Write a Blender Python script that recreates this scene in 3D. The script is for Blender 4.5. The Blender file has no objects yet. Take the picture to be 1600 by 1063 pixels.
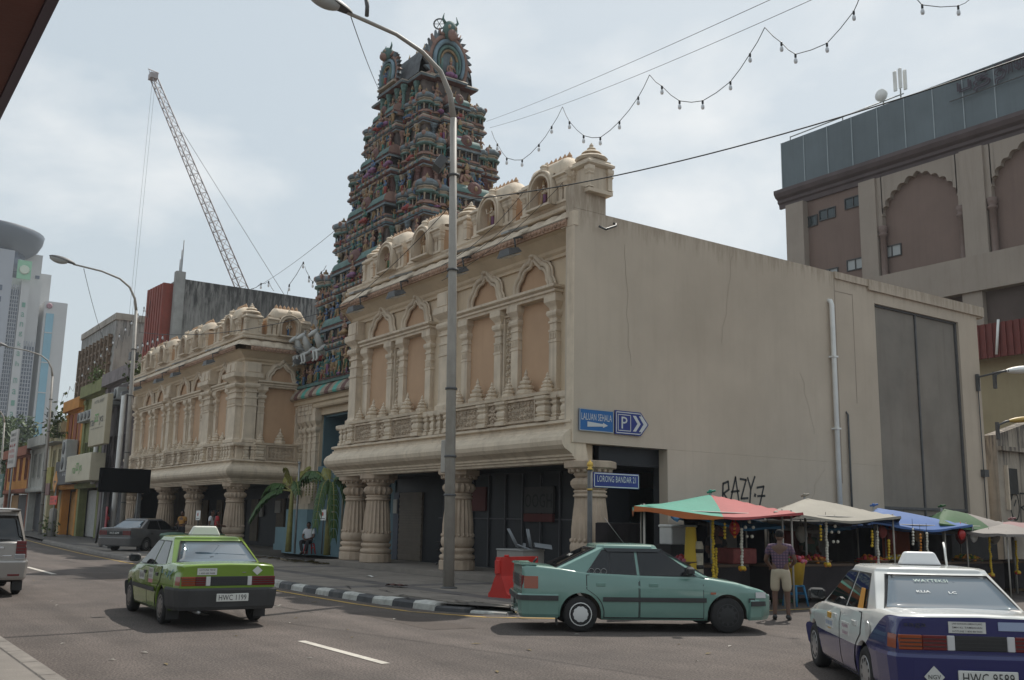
import bpy, math, random
from mathutils import Vector, Matrix
R = math.radians
PI = math.pi
random.seed(7)
SC = bpy.context.scene
COL = SC.collection

# ------------------------------------------------------------------ camera
YAW, PITCH, ROLL, FPX = R(35.0), R(10.43), R(1.034), 1538.0
_f = Vector((-math.cos(YAW)*math.cos(PITCH), math.sin(YAW)*math.cos(PITCH), math.sin(PITCH)))
_r0 = Vector((math.sin(YAW), math.cos(YAW), 0)); _u0 = _r0.cross(_f)
_r = math.cos(ROLL)*_r0 + math.sin(ROLL)*_u0
_u = -math.sin(ROLL)*_r0 + math.cos(ROLL)*_u0
cd = bpy.data.cameras.new('camera'); cam = bpy.data.objects.new('camera', cd); COL.objects.link(cam)
cd.sensor_width = 36; cd.lens = 36*FPX/1600; cd.clip_start = .05; cd.clip_end = 6000
cam.matrix_world = Matrix(((_r.x, _u.x, -_f.x, 0), (_r.y, _u.y, -_f.y, 0), (_r.z, _u.z, -_f.z, 1.7), (0, 0, 0, 1)))
SC.camera = cam

# ------------------------------------------------------------------ sun, sky, exposure
SUND = Vector((-.33, .62, 1.0)).normalized()          # towards the sun
SUN_EL = math.asin(SUND.z); SUN_AZ = math.atan2(SUND.x, SUND.y)
sl = bpy.data.lights.new('sun', 'SUN'); so = bpy.data.objects.new('sun', sl); COL.objects.link(so)
sl.energy = 3.9; sl.angle = R(.53); sl.color = (1, .95, .87)
so.rotation_euler = SUND.to_track_quat('Z', 'Y').to_euler()
so.location = (0, 0, 60)
W = bpy.data.worlds.new('World'); SC.world = W; W.use_nodes = True
nt = W.node_tree; nt.nodes.clear()
def wn(t, **k):
    n = nt.nodes.new(t)
    for a, b in k.items(): setattr(n, a, b)
    return n
sky = wn('ShaderNodeTexSky', sky_type='NISHITA', sun_disc=False)
sky.sun_elevation = SUN_EL; sky.sun_rotation = SUN_AZ
sky.air_density = 1.3; sky.dust_density = 3.5; sky.ozone_density = 1.0; sky.altitude = 50
tc = wn('ShaderNodeTexCoord')
mp = wn('ShaderNodeMapping'); mp.inputs['Scale'].default_value = (1, 1, 1.9); mp.inputs['Location'].default_value = (.37, 1.13, .2)
nz = wn('ShaderNodeTexNoise'); nz.inputs['Scale'].default_value = 3.1; nz.inputs['Detail'].default_value = 9; nz.inputs['Roughness'].default_value = .55; nz.inputs['Distortion'].default_value = .25
rp = wn('ShaderNodeValToRGB'); rp.color_ramp.elements[0].position = .50; rp.color_ramp.elements[1].position = .74
rp.color_ramp.elements[0].color = (0, 0, 0, 1); rp.color_ramp.elements[1].color = (.9, .9, .9, 1)
mx = wn('ShaderNodeMix', data_type='RGBA')
mx.inputs[0].default_value = .74
mx.inputs[7].default_value = (8.3, 9.4, 10.1, 1)      # bright haze, in the sky's own units
mx2 = wn('ShaderNodeMix', data_type='RGBA'); mx2.inputs[7].default_value = (11.2, 11.5, 11.6, 1)   # clouds
bg = wn('ShaderNodeBackground'); bg.inputs['Strength'].default_value = .079
out = wn('ShaderNodeOutputWorld')
L = nt.links.new
L(tc.outputs['Generated'], mp.inputs[0]); L(mp.outputs[0], nz.inputs['Vector']); L(nz.outputs['Fac'], rp.inputs[0])
L(sky.outputs[0], mx.inputs[6]); L(rp.outputs[0], mx2.inputs[0]); L(mx.outputs[2], mx2.inputs[6]); L(mx2.outputs[2], bg.inputs[0]); L(bg.outputs[0], out.inputs[0])
vs = SC.view_settings; vs.view_transform = 'Standard'; vs.look = 'None'; vs.gamma = 1; vs.exposure = 0.06; vs.use_curve_mapping = False

# ------------------------------------------------------------------ mesh builder
class MB:
    def __init__(s): s.v = []; s.f = []; s.m = []; s.s = []
    def add(s, vs, fs, m=0, sm=False):
        b = len(s.v); s.v += [tuple(p) for p in vs]
        for f in fs:
            s.f.append([b+i for i in f]); s.m.append(m); s.s.append(sm)
        return s
    def box(s, x0, x1, y0, y1, z0, z1, m=0):
        if x0 > x1: x0, x1 = x1, x0
        if y0 > y1: y0, y1 = y1, y0
        if z0 > z1: z0, z1 = z1, z0
        v = [(x0,y0,z0),(x1,y0,z0),(x1,y1,z0),(x0,y1,z0),(x0,y0,z1),(x1,y0,z1),(x1,y1,z1),(x0,y1,z1)]
        return s.add(v, [(0,3,2,1),(4,5,6,7),(0,1,5,4),(1,2,6,5),(2,3,7,6),(3,0,4,7)], m)
    def bbox(s, x0, x1, y0, y1, z0, z1, b=.01, m=0):        # box with chamfered edges on top and sides
        r = [(0, b), (b, 0)]
        pts = lambda i: [(x0+i,y0+i),(x1-i,y0+i),(x1-i,y1-i),(x0+i,y1-i)]
        rings = []
        def oct_(e):
            return [(x0+e+b,y0+e),(x1-e-b,y0+e),(x1-e,y0+e+b),(x1-e,y1-e-b),(x1-e-b,y1-e),(x0+e+b,y1-e),(x0+e,y1-e-b),(x0+e,y0+e+b)]
        lv = [(b, z0), (0, z0+b), (0, z1-b), (b, z1)]
        vs = []
        for e, z in lv: vs += [(x, y, z) for x, y in oct_(e)]
        fs = []
        for k in range(3):
            for i in range(8):
                j = (i+1) % 8; fs.append((k*8+i, k*8+j, (k+1)*8+j, (k+1)*8+i))
        fs.append(tuple(range(7, -1, -1))); fs.append(tuple(range(24, 32)))
        return s.add(vs, fs, m)
    def poly(s, pts, m=0): return s.add(pts, [tuple(range(len(pts)))], m)
    def prism(s, pts, d, m=0, m2=None):                      # pts: planar loop (3D), d: vector
        n = len(pts); d = Vector(d); q = [tuple(Vector(p)+d) for p in pts]
        fs = [tuple(range(n-1, -1, -1)), tuple(range(n, 2*n))]
        b = len(s.v); s.v += [tuple(p) for p in pts]+q
        for k, f in enumerate(fs): s.f.append([b+i for i in f]); s.m.append(m); s.s.append(False)
        for i in range(n):
            j = (i+1) % n; s.f.append([b+i, b+j, b+n+j, b+n+i]); s.m.append(m if m2 is None else m2); s.s.append(False)
        return s
    def lathe(s, prof, c=(0,0,0), n=12, m=0, sm=True, ang=0, sx=1, sy=1, flute=0, cap=True, arc=2*PI):
        vs = []; full = abs(arc-2*PI) < 1e-6; cols = n if full else n+1
        for r, z in prof:
            for i in range(cols):
                a = ang+arc*i/n
                rr = r*(1-flute*(i % 2)) if flute else r
                vs.append((c[0]+rr*math.cos(a)*sx, c[1]+rr*math.sin(a)*sy, c[2]+z))
        fs = []
        for k in range(len(prof)-1):
            for i in range(n):
                j = (i+1) % cols; fs.append((k*cols+i, k*cols+j, (k+1)*cols+j, (k+1)*cols+i))
        s.add(vs, fs, m, sm)
        if cap and full:
            b = len(s.v)-len(vs)
            if prof[0][0] > 1e-4: s.f.append([b+i for i in range(cols-1, -1, -1)]); s.m.append(m); s.s.append(False)
            if prof[-1][0] > 1e-4: s.f.append([b+(len(prof)-1)*cols+i for i in range(cols)]); s.m.append(m); s.s.append(False)
        return s
    def sq(s, prof, c=(0,0,0), m=0, ar=1.0):                 # square section loft, prof of (half width, z)
        return s.lathe([(h*math.sqrt(2), z) for h, z in prof], c, 4, m, False, PI/4, 1, ar)
    def tube(s, pts, r, n=6, m=0, sm=True, cap=True):
        pts = [Vector(p) for p in pts]; vs = []; N = len(pts)
        rs = r if isinstance(r, (list, tuple)) else [r]*N
        up = None
        for i, p in enumerate(pts):
            t = (pts[min(i+1, N-1)]-pts[max(i-1, 0)]).normalized()
            if up is None:
                a = Vector((0,0,1)) if abs(t.z) < .9 else Vector((1,0,0))
                up = (a-t*a.dot(t)).normalized()
            else:
                up = (up-t*up.dot(t))
                up = up.normalized() if up.length > 1e-5 else t.orthogonal().normalized()
            w = t.cross(up)
            for k in range(n):
                a = 2*PI*k/n; vs.append(p+rs[i]*(math.cos(a)*up+math.sin(a)*w))
        fs = []
        for i in range(N-1):
            for k in range(n):
                j = (k+1) % n; fs.append((i*n+k, i*n+j, (i+1)*n+j, (i+1)*n+k))
        if cap: fs += [tuple(range(n-1, -1, -1)), tuple((N-1)*n+k for k in range(n))]
        return s.add(vs, fs, m, sm)
    def ball(s, c, r, n=8, k=6, m=0):
        if not isinstance(r, (list, tuple)): r = (r, r, r)
        vs = [(c[0], c[1], c[2]-r[2])]
        for i in range(1, k):
            t = -PI/2+PI*i/k
            for j in range(n):
                a = 2*PI*j/n; vs.append((c[0]+r[0]*math.cos(t)*math.cos(a), c[1]+r[1]*math.cos(t)*math.sin(a), c[2]+r[2]*math.sin(t)))
        vs.append((c[0], c[1], c[2]+r[2])); fs = []
        for j in range(n): fs.append((0, 1+(j+1) % n, 1+j))
        for i in range(k-2):
            for j in range(n):
                q = (j+1) % n; fs.append((1+i*n+j, 1+i*n+q, 1+(i+1)*n+q, 1+(i+1)*n+j))
        e = len(vs)-1; b = 1+(k-2)*n
        for j in range(n): fs.append((b+j, b+(j+1) % n, e))
        return s.add(vs, fs, m, True)
    def pil(s, secs, m=0, cx=0, back=.02):                   # wall-attached loft: secs of (half width, projection, z)
        vs = []; n = len(secs)
        for h, p, z in secs: vs += [(cx-h, back, z), (cx-h, -p, z), (cx+h, -p, z), (cx+h, back, z)]
        fs = []
        for k in range(n-1):
            for i in range(3): fs.append((k*4+i, k*4+i+1, (k+1)*4+i+1, (k+1)*4+i))
        fs += [(3, 2, 1, 0), tuple((n-1)*4+i for i in range(4))]
        return s.add(vs, fs, m)
    def run(s, prof, x0, x1, m=0, axis='x', caps=True):      # profile of (d outward, z) run along x; outward is -y
        n = len(prof)
        vs = [(x0, -d, z) for d, z in prof]+[(x1, -d, z) for d, z in prof]
        fs = [(i, n+i, n+i+1, i+1) for i in range(n-1)]
        s.add(vs, fs, m)
        if caps: s.add(vs, [tuple(range(n)), tuple(range(2*n-1, n-1, -1))], m)
        return s
    def ring(s, outl, prof, mats=None, cap=True, sm=False):  # outline (ccw list of xy) swept by profile of (offset, z), mitred
        n = len(outl)
        def off(d):
            o = []
            for i in range(n):
                p0, p1, p2 = Vector(outl[i-1]), Vector(outl[i]), Vector(outl[(i+1) % n])
                e1 = (p1-p0).normalized(); e2 = (p2-p1).normalized()
                n1 = Vector((e1.y, -e1.x)); n2 = Vector((e2.y, -e2.x))
                b = n1+n2; k = 2/max(b.dot(b), .2)
                o.append(p1+b*k*d)
            return o
        vs = []
        for d, z in prof: vs += [(p.x, p.y, z) for p in off(d)]
        b = len(s.v); s.v += vs
        for k in range(len(prof)-1):
            for i in range(n):
                j = (i+1) % n
                s.f.append([b+k*n+i, b+k*n+j, b+(k+1)*n+j, b+(k+1)*n+i]); s.m.append(mats[k] if mats else 0); s.s.append(sm)
        if cap:
            k = len(prof)-1
            s.f.append([b+k*n+i for i in range(n)]); s.m.append(mats[k-1] if mats else 0); s.s.append(False)
            s.f.append([b+i for i in range(n-1, -1, -1)]); s.m.append(mats[0] if mats else 0); s.s.append(False)
        return s
    def grid(s, fn, nu, nv, m=0, sm=True, flip=False):
        vs = [fn(i/nu, j/nv) for j in range(nv+1) for i in range(nu+1)]; fs = []
        for j in range(nv):
            for i in range(nu):
                a = j*(nu+1)+i; q = (a, a+1, a+nu+2, a+nu+1); fs.append(q[::-1] if flip else q)
        return s.add(vs, fs, m, sm)
    def move(s, v):
        s.v = [(p[0]+v[0], p[1]+v[1], p[2]+v[2]) for p in s.v]; return s
    def xf(s, M, start=0):
        s.v = s.v[:start]+[tuple(M @ Vector(p)) for p in s.v[start:]]; return s
    def join(s, o, M=None, mo=0):
        b = len(s.v); s.v += [tuple(M @ Vector(p)) if M else p for p in o.v]
        s.f += [[b+i for i in f] for f in o.f]; s.m += [x+mo for x in o.m]; s.s += o.s; return s
    def mesh(s, name, mats):
        me = bpy.data.meshes.new(name); me.from_pydata(s.v, [], s.f)
        for m in (mats if isinstance(mats, (list, tuple)) else [mats]): me.materials.append(m)
        me.polygons.foreach_set('material_index', s.m); me.polygons.foreach_set('use_smooth', s.s)
        me.update(); return me

def tag(o, label=None, cat=None, group=None, kind=None):
    if label: o['label'] = label
    if cat: o['category'] = cat
    if group: o['group'] = group
    if kind: o['kind'] = kind
    return o
def E(name, loc=(0,0,0), rz=0, label=None, cat=None, group=None, kind=None):
    o = bpy.data.objects.new(name, None); COL.objects.link(o); o.empty_display_size = .2
    o.location = loc; o.rotation_euler = (0, 0, rz); return tag(o, label, cat, group, kind)
def I(name, me, parent=None, loc=(0,0,0), rz=0, sc=1, rot=None, **k):       # object from a mesh
    o = bpy.data.objects.new(name, me); COL.objects.link(o); o.parent = parent
    o.location = loc; o.rotation_euler = rot if rot else (0, 0, rz)
    o.scale = sc if isinstance(sc, (list, tuple)) else (sc, sc, sc)
    return tag(o, **k)
def wl(p):
    v = Vector((0,0,0))
    while p: v += p.location; p = p.parent
    return v
def OL(name, mb, mats, parent=None, loc=(0,0,0), rz=0, **k): return I(name, mb.mesh(name, mats), parent, loc, rz, **k)
def OW(name, mb, mats, parent=None, **k):                                    # geometry given in world coordinates
    if parent: mb.move(-wl(parent))
    return I(name, mb.mesh(name, mats), parent, **k)
KIDS = {}
def dup(root, loc=None, rz=None, label=None, group=None, remap=None):
    def cp(o, par):
        c = o.copy(); COL.objects.link(c); c.parent = par
        for ch in [x for x in o.children]: cp(ch, c)
        return c
    r = cp(root, root.parent)
    if loc is not None: r.location = loc
    if rz is not None: r.rotation_euler = (0, 0, rz)
    return tag(r, label, None, group)

# ------------------------------------------------------------------ materials
def pm(name, col, rough=.75, var=.12, sc=1.3, bump=.15, bsc=30, streak=0, dirt=(.09,.08,.07), metal=0, spec=.35, rnd=0, coat=0, top=None, patch=0, ior=None):
    m = bpy.data.materials.new(name); m.use_nodes = True; t = m.node_tree; N = t.nodes; B = N['Principled BSDF']; Lk = t.links.new
    B.inputs['Roughness'].default_value = rough; B.inputs['Metallic'].default_value = metal
    B.inputs['Specular IOR Level'].default_value = spec
    if ior: B.inputs['IOR'].default_value = ior; B.inputs['Specular IOR Level'].default_value = .5
    if coat: B.inputs['Coat Weight'].default_value = coat; B.inputs['Coat Roughness'].default_value = .04
    g = N.new('ShaderNodeNewGeometry')
    def noise(scale, det=5, vec=None, rg=.6):
        n = N.new('ShaderNodeTexNoise'); n.inputs['Scale'].default_value = scale; n.inputs['Detail'].default_value = det; n.inputs['Roughness'].default_value = rg
        Lk(vec or g.outputs['Position'], n.inputs['Vector']); return n.outputs['Fac']
    def ramp(f, a, b):
        r = N.new('ShaderNodeMapRange'); r.inputs[1].default_value = a; r.inputs[2].default_value = b; Lk(f, r.inputs[0]); return r.outputs[0]
    def mix(f, a, b):
        x = N.new('ShaderNodeMix'); x.data_type = 'RGBA'
        if isinstance(f, (int, float)): x.inputs[0].default_value = f
        else: Lk(f, x.inputs[0])
        for k, q in ((6, a), (7, b)):
            if isinstance(q, tuple): x.inputs[k].default_value = (*q, 1)
            else: Lk(q, x.inputs[k])
        return x.outputs[2]
    def mul(a, b):
        x = N.new('ShaderNodeMath'); x.operation = 'MULTIPLY'
        for k, q in ((0, a), (1, b)):
            if isinstance(q, (int, float)): x.inputs[k].default_value = q
            else: Lk(q, x.inputs[k])
        return x.outputs[0]
    lo = tuple(max(0, c*(1-var)) for c in col); hi = tuple(min(1, c*(1+var)) for c in col)
    c = mix(ramp(noise(sc), .3, .7), lo, hi) if var else None
    if patch:
        c = mix(mul(ramp(noise(sc*.35, 6), .5, .62), patch), c, dirt)
    if streak:
        mpn = N.new('ShaderNodeMapping'); mpn.inputs['Scale'].default_value = (2.2, 2.2, .16); Lk(g.outputs['Position'], mpn.inputs[0])
        f = ramp(noise(1.6, 7, mpn.outputs[0], .65), .5, .75)
        c = mix(mul(f, streak), c, dirt)
    if top:                                                  # mould running down from a wall head: (z of head, depth, strength)
        sp = N.new('ShaderNodeSeparateXYZ'); Lk(g.outputs['Position'], sp.inputs[0])
        mpn = N.new('ShaderNodeMapping'); mpn.inputs['Scale'].default_value = (3.5, 3.5, .5); Lk(g.outputs['Position'], mpn.inputs[0])
        h = ramp(sp.outputs['Z'], top[0]-top[1], top[0])
        f = mul(ramp(mul(h, ramp(noise(1.5, 8, mpn.outputs[0], .7), .3, .7)), .25, .6), top[2])
        c = mix(f, c, dirt)
    if rnd:
        oi = N.new('ShaderNodeObjectInfo'); r = N.new('ShaderNodeMapRange'); r.inputs[3].default_value = 1-rnd; r.inputs[4].default_value = 1+rnd; Lk(oi.outputs['Random'], r.inputs[0])
        h = N.new('ShaderNodeHueSaturation'); Lk(r.outputs[0], h.inputs['Value'])
        if c is not None: Lk(c, h.inputs['Color'])
        else: h.inputs['Color'].default_value = (*col, 1)
        c = h.outputs[0]
    if c is not None: Lk(c, B.inputs['Base Color'])
    else: B.inputs['Base Color'].default_value = (*col, 1)
    if bump:
        b = N.new('ShaderNodeBump'); b.inputs['Strength'].default_value = bump; b.inputs['Distance'].default_value = .02
        Lk(noise(bsc, 4), b.inputs['Height']); Lk(b.outputs[0], B.inputs['Normal'])
    return m
def flat(name, col, rough=.5, metal=0, coat=0, spec=.5, ior=None): return pm(name, col, rough, 0, 1, 0, 1, metal=metal, coat=coat, spec=spec, ior=ior)

cream = pm('cream_plaster', (.58,.465,.33), .8, .09, .9, .12, 25, .32, (.30,.22,.15))
trim = pm('pale_trim', (.62,.52,.40), .8, .12, 2.0, .2, 30, .5, (.24,.17,.12))
trimd = pm('weathered_trim', (.50,.40,.30), .85, .2, 2.5, .2, 30, .45, (.16,.11,.08))
peach = pm('peach_plaster', (.49,.32,.20), .8, .08, .8, .08, 20, .2, (.34,.20,.12))
colm = pm('column_stone', (.46,.36,.27), .8, .15, 2.5, .2, 30, .55, (.22,.15,.10))
lipm = pm('carved_lip', (.36,.23,.16), .85, .3, 9, .3, 40)
sidew = pm('dirty_white_wall', (.51,.43,.34), .85, .09, .4, .18, 7, .22, (.36,.29,.22), top=(9.65, 1.1, .85), patch=.22)
mould = pm('mouldy_concrete', (.36,.33,.29), .9, .25, .9, .25, 15, .7, (.08,.075,.07))
darkin = pm('dark_shopfront', (.016,.018,.022), .5, .3, .7, .05, 10)  # near-black base stands in for the shade inside porches and arcades
steel = pm('grey_steel', (.215,.19,.16), .6, .16, .6, .1, 10, .35, (.15,.115,.09), patch=.4)
teal = pm('teal_paint', (.10,.165,.19), .7, .12, .7, .1, 12, .3, (.08,.10,.11))
ltblue = pm('pale_blue_paint', (.22,.34,.38), .7, .12, .9, .1, 12, .3, (.14,.18,.18))
black = flat('black_plastic', (.018,.018,.019), .45)
dkgrey = pm('dark_grey_metal', (.09,.09,.09), .5, .2, 6, .05)
grey = pm('galvanised_grey', (.30,.30,.29), .45, .15, 4, .08, 30, metal=.4)
white = pm('white_paint', (.74,.74,.71), .5, .08, 2, .05)
chrome = flat('chrome', (.6,.6,.6), .15, 1)
wirem = flat('cable_black', (.03,.03,.03), .6)
bulbm = flat('bulb_glass', (.62,.64,.66), .15, spec=.7)
glassd = flat('dark_glass', (.015,.017,.018), .04, spec=.8)
gold = flat('brass', (.55,.36,.08), .3, .7)

_txt = {}
def text_mb(s, w, h, squeeze=True):
    """lettering as flat mesh, centred, fitted into w x h, in the local xz plane facing -y."""
    if s not in _txt:
        c = bpy.data.curves.new('lettering', 'FONT'); c.body = s; c.align_x = 'LEFT'; c.resolution_u = 2; c.offset = .003; c.space_character = 1.06
        o = bpy.data.objects.new('lettering', c); COL.objects.link(o)
        bpy.context.view_layer.update()
        me = bpy.data.meshes.new_from_object(o)
        _txt[s] = ([tuple(v.co) for v in me.vertices], [list(p.vertices) for p in me.polygons])
        bpy.data.objects.remove(o); bpy.data.meshes.remove(me)
    v, f = _txt[s]
    mb = MB()
    if not v: return mb
    x0 = min(p[0] for p in v); x1 = max(p[0] for p in v); y0 = min(p[1] for p in v); y1 = max(p[1] for p in v)
    kx = w/(x1-x0); ky = h/(y1-y0)
    if not squeeze: kx = ky = min(kx, ky)
    mb.add([((p[0]-(x0+x1)/2)*kx, 0, (p[1]-(y0+y1)/2)*ky) for p in v], f)
    return mb
def text(s, w, h, mat, parent, loc, rz=0, rot=None, name='lettering', squeeze=True):
    return I(name, text_mb(s, w, h, squeeze).mesh(name, mat), parent, loc, rz, rot=rot)
# ------------------------------------------------------------------ ground, road, pavement, kerb
asph = pm('asphalt', (.096,.079,.070), .9, .16, 1.2, .5, 90, patch=.35, dirt=(.060,.052,.048))
def asphalt_extra(m):                                         # coarse aggregate speckle and long tyre-worn bands
    t = m.node_tree; N = t.nodes; B = N['Principled BSDF']; g = [n for n in N if n.type == 'NEW_GEOMETRY'][0]
    src = B.inputs['Base Color'].links[0].from_socket
    v = N.new('ShaderNodeTexNoise'); v.inputs['Scale'].default_value = 38; v.inputs['Detail'].default_value = 3; t.links.new(g.outputs['Position'], v.inputs['Vector'])
    r = N.new('ShaderNodeMapRange'); r.inputs[1].default_value = .32; r.inputs[2].default_value = .68; r.inputs[3].default_value = .45; r.inputs[4].default_value = 1.62; t.links.new(v.outputs['Fac'], r.inputs[0])
    mpn = N.new('ShaderNodeMapping'); mpn.inputs['Scale'].default_value = (.03, .8, 1); t.links.new(g.outputs['Position'], mpn.inputs[0])
    n2 = N.new('ShaderNodeTexNoise'); n2.inputs['Scale'].default_value = 1.5; n2.inputs['Detail'].default_value = 5; t.links.new(mpn.outputs[0], n2.inputs['Vector'])
    r2 = N.new('ShaderNodeMapRange'); r2.inputs[1].default_value = .35; r2.inputs[2].default_value = .65; r2.inputs[3].default_value = .85; r2.inputs[4].default_value = 1.18; t.links.new(n2.outputs['Fac'], r2.inputs[0])
    mu = N.new('ShaderNodeMath'); mu.operation = 'MULTIPLY'; t.links.new(r.outputs[0], mu.inputs[0]); t.links.new(r2.outputs[0], mu.inputs[1])
    h = N.new('ShaderNodeHueSaturation'); t.links.new(src, h.inputs['Color']); t.links.new(mu.outputs[0], h.inputs['Value']); t.links.new(h.outputs[0], B.inputs['Base Color'])
asphalt_extra(asph)
earth = pm('earth', (.12,.10,.08), .95, .2, .1)
paver = pm('paver_concrete', (.205,.18,.155), .85, .14, 1.5, .25, 40, rnd=.10, patch=.3, dirt=(.13,.115,.10))
paverb = pm('paver_base', (.10,.09,.08), .9, .2, 2)
slate = pm('dark_paver', (.11,.10,.095), .8, .15, 2, .2, 40, rnd=.12)
kw = pm('worn_white_paint', (.46,.46,.43), .7, .2, 5, .3, 30, patch=.8, dirt=(.24,.22,.2))
kb = pm('worn_black_paint', (.05,.051,.055), .6, .25, 5, .3, 30, patch=.6, dirt=(.14,.13,.12))
kg = pm('plain_kerb', (.2,.18,.16), .9, .2, 4, .25, 40)
ylw = pm('worn_yellow_paint', (.42,.27,.06), .7, .15, 5, .1, 60, patch=.6, dirt=(.10,.085,.07))
wht = pm('worn_white_line', (.52,.48,.42), .7, .12, 8, .1, 60, patch=.25, dirt=(.2,.18,.16))

g = MB(); g.grid(lambda a, b: (-2500+5000*a, -2500+5000*b, -.03), 8, 8, sm=False); OW('ground', g, earth, kind='structure')
g = MB(); g.poly([(-500,-60,0),(80,-60,0),(80,140,0),(-500,140,0)]); OW('road', g, asph, kind='structure')
# kerb line (outer edge of the pavement), from far left to the corner and into the lane
KL = [(-420,19.5),(-150,15.2),(-110,13.8),(-74,12.2),(-58,11.0),(-46,10.25),(-36,9.9),(-28,9.72),(-22,9.62),(-18.6,9.66),(-16.6,9.95),(-15.3,10.7),(-14.85,11.8),(-14.75,13.2)]
def resample(pts, step):
    o = [Vector((*pts[0], 0))]; acc = 0
    for a, b in zip(pts, pts[1:]):
        a = Vector((*a, 0)); b = Vector((*b, 0)); n = max(1, round((b-a).length/step))
        for i in range(1, n+1): o.append(a+(b-a)*i/n)
    return o
g = MB()
top = [(x, y+.14, .135) for x, y in KL]
back = [(-15.2,15.2,.135),(-420,22,.135)]
for a, b in zip(top, top[1:]):
    g.poly([a, b, (b[0], max(15.6, b[1]+3), .135), (a[0], max(15.6, a[1]+3), .135)])
OW('pavement', g, paverb, kind='structure')
pav = bpy.data.objects['pavement']
# single paving slabs where the photograph tells them apart, larger sheets of brick pattern beyond
def kerb_y(x):
    for a, b in zip(KL, KL[1:]):
        if a[0] <= x <= b[0] and b[0] > a[0]: return a[1]+(b[1]-a[1])*(x-a[0])/(b[0]-a[0])
    return 13
sm_ = MB(); sm_.bbox(-.293, .293, -.243, .243, 0, .05, .008); slab_me = sm_.mesh('paving_slab', paver)
sd_ = MB(); sd_.bbox(-.293, .293, -.243, .243, 0, .05, .008); slabd_me = sd_.mesh('dark_paving_slab', slate)
cnt = 0; far = MB()
for ix in range(70):
    x = -15.7-.6*ix
    for iy in range(12):
        y = 9.6+.5*iy
        if y-.25 < max(kerb_y(x-.3), kerb_y(x+.3))+.16 or y > 14.45: continue
        dark = (iy == 4) or (ix in (9, 24, 40))
        if x > -29.5 and cnt < 285:
            cnt += 1
            t = .006*random.random()
            I('paving_slab', slabd_me if dark else slab_me, pav, (x, y, .105+t), rot=(random.uniform(-.004,.004), random.uniform(-.004,.004), random.uniform(-.006,.006)))
        else:
            far.bbox(x-.293, x+.293, y-.243, y+.243, .10, .152+.005*random.random(), .008, 1 if dark else 0)
I('far_paving', far.mesh('far_paving', [paver, slate]), pav, kind='stuff')
# kerb stones
kerb = E('kerb', (-20, 9.7, 0), kind='structure')
P = resample(KL[2:], .72)
for i in range(len(P)-1):
    a, b = P[i], P[i+1]; d = (b-a); l = d.length; m = (a+b)/2
    if m.x < -64: continue
    mb = MB()
    hgt = .15 if m.x < -16.8 else max(.03, .15-.045*(i-(len(P)-8)))
    prof = [(-.02, 0), (.0, hgt*.72), (.05, hgt), (.30, hgt+.004), (.30, 0)]
    pts0 = [(-l/2+.006, q, z) for q, z in prof]
    mb.prism(pts0, (l-.012, 0, 0))
    mat = (kw if i % 2 else kb) if -29.5 < m.x < -15.0 else kg
    I('kerb_stone', mb.mesh('kerb_stone', mat), kerb, (m.x+20, m.y-9.7, random.uniform(-.012, .004)), rz=math.atan2(d.y, d.x)+random.uniform(-.02,.02))
# painted lines
def strip(mb, pts, w, z=.006):
    pts = [Vector((*p, 0)) for p in pts]
    for i in range(len(pts)-1):
        a, b = pts[i], pts[i+1]; n = Vector((-(b-a).y, (b-a).x, 0)).normalized()*w/2
        mb.poly([(a-n+Vector((0,0,z)))[:], (b-n+Vector((0,0,z)))[:], (b+n+Vector((0,0,z)))[:], (a+n+Vector((0,0,z)))[:]])
g = MB()
yl = [(x, y-.42) for x, y in KL[2:10]]+[(-16.6, 9.45), (-15.1, 10.15), (-14.4, 11.2), (-14.0, 13.6), (-13.7, 20)]
strip(g, [(p.x, p.y) for p in resample(yl, .8)], .11)
OW('yellow_edge_line', g, ylw, kind='structure')
g = MB()
for k in range(30):
    x1 = -10.85-6.6*k
    if k == 2: continue
    strip(g, [(x1-2.5-(1.8 if k > 2 else 0), 5.85+.012*k), (x1, 5.85+.012*k)], .12 if k < 2 else .15)
OW('lane_line', g, wht, kind='structure')
# tar seams and repair patches on the road
seam = pm('tar_seam', (.045,.038,.034), .8, .2, 4, .2, 40)
g = MB(); rr_ = random.Random(4)
for x0, x1, y0 in ((-24.5,-17.2,7.7),(-40,-26,7.9)):
    strip(g, [(x0+(x1-x0)*i/16, y0+.05*rr_.uniform(-1,1)) for i in range(17)], .03, .004)
OW('tar_seam', g, seam, kind='structure')
g = MB()
for k in range(9):
    x, y = -21.5+.75*k+rr_.uniform(-.2,.2), 10.5+rr_.uniform(-.35,.5); strip(g, [(x+.22*i+rr_.uniform(-.05,.05), y+.10*i*(1 if k % 2 else -.6)+rr_.uniform(-.09,.09)) for i in range(6)], .035, .1665)
OW('pavement_crack', g, seam, kind='structure')
patchm = pm('asphalt_patch', (.080,.064,.055), .9, .14, 2, .5, 90)
g = MB(); g.poly([(-16.9,8.35,.003),(-13.8,8.2,.003),(-13.7,9.0,.003),(-16.8,9.1,.003)]); g.poly([(-31,6.6,.003),(-27.2,6.5,.003),(-27.1,7.4,.003),(-30.9,7.5,.003)]); OW('road_patch', g, patchm, kind='structure')
q = MB()
for k in range(60):
    x, y, a, l = rr_.uniform(-30,-4), rr_.uniform(2.6,11), rr_.uniform(0,PI), rr_.uniform(.03,.09); dx, dy = l*math.cos(a), l*math.sin(a)
    if y > kerb_y(x)-.2: continue
    q.add([(x,y,.008),(x+dx-.3*dy,y+dy+.3*dx,.02),(x+2*dx,y+2*dy,.012),(x+dx+.3*dy,y+dy-.3*dx,.016)], [(0,1,2,3)], rr_.randrange(2))
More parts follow.
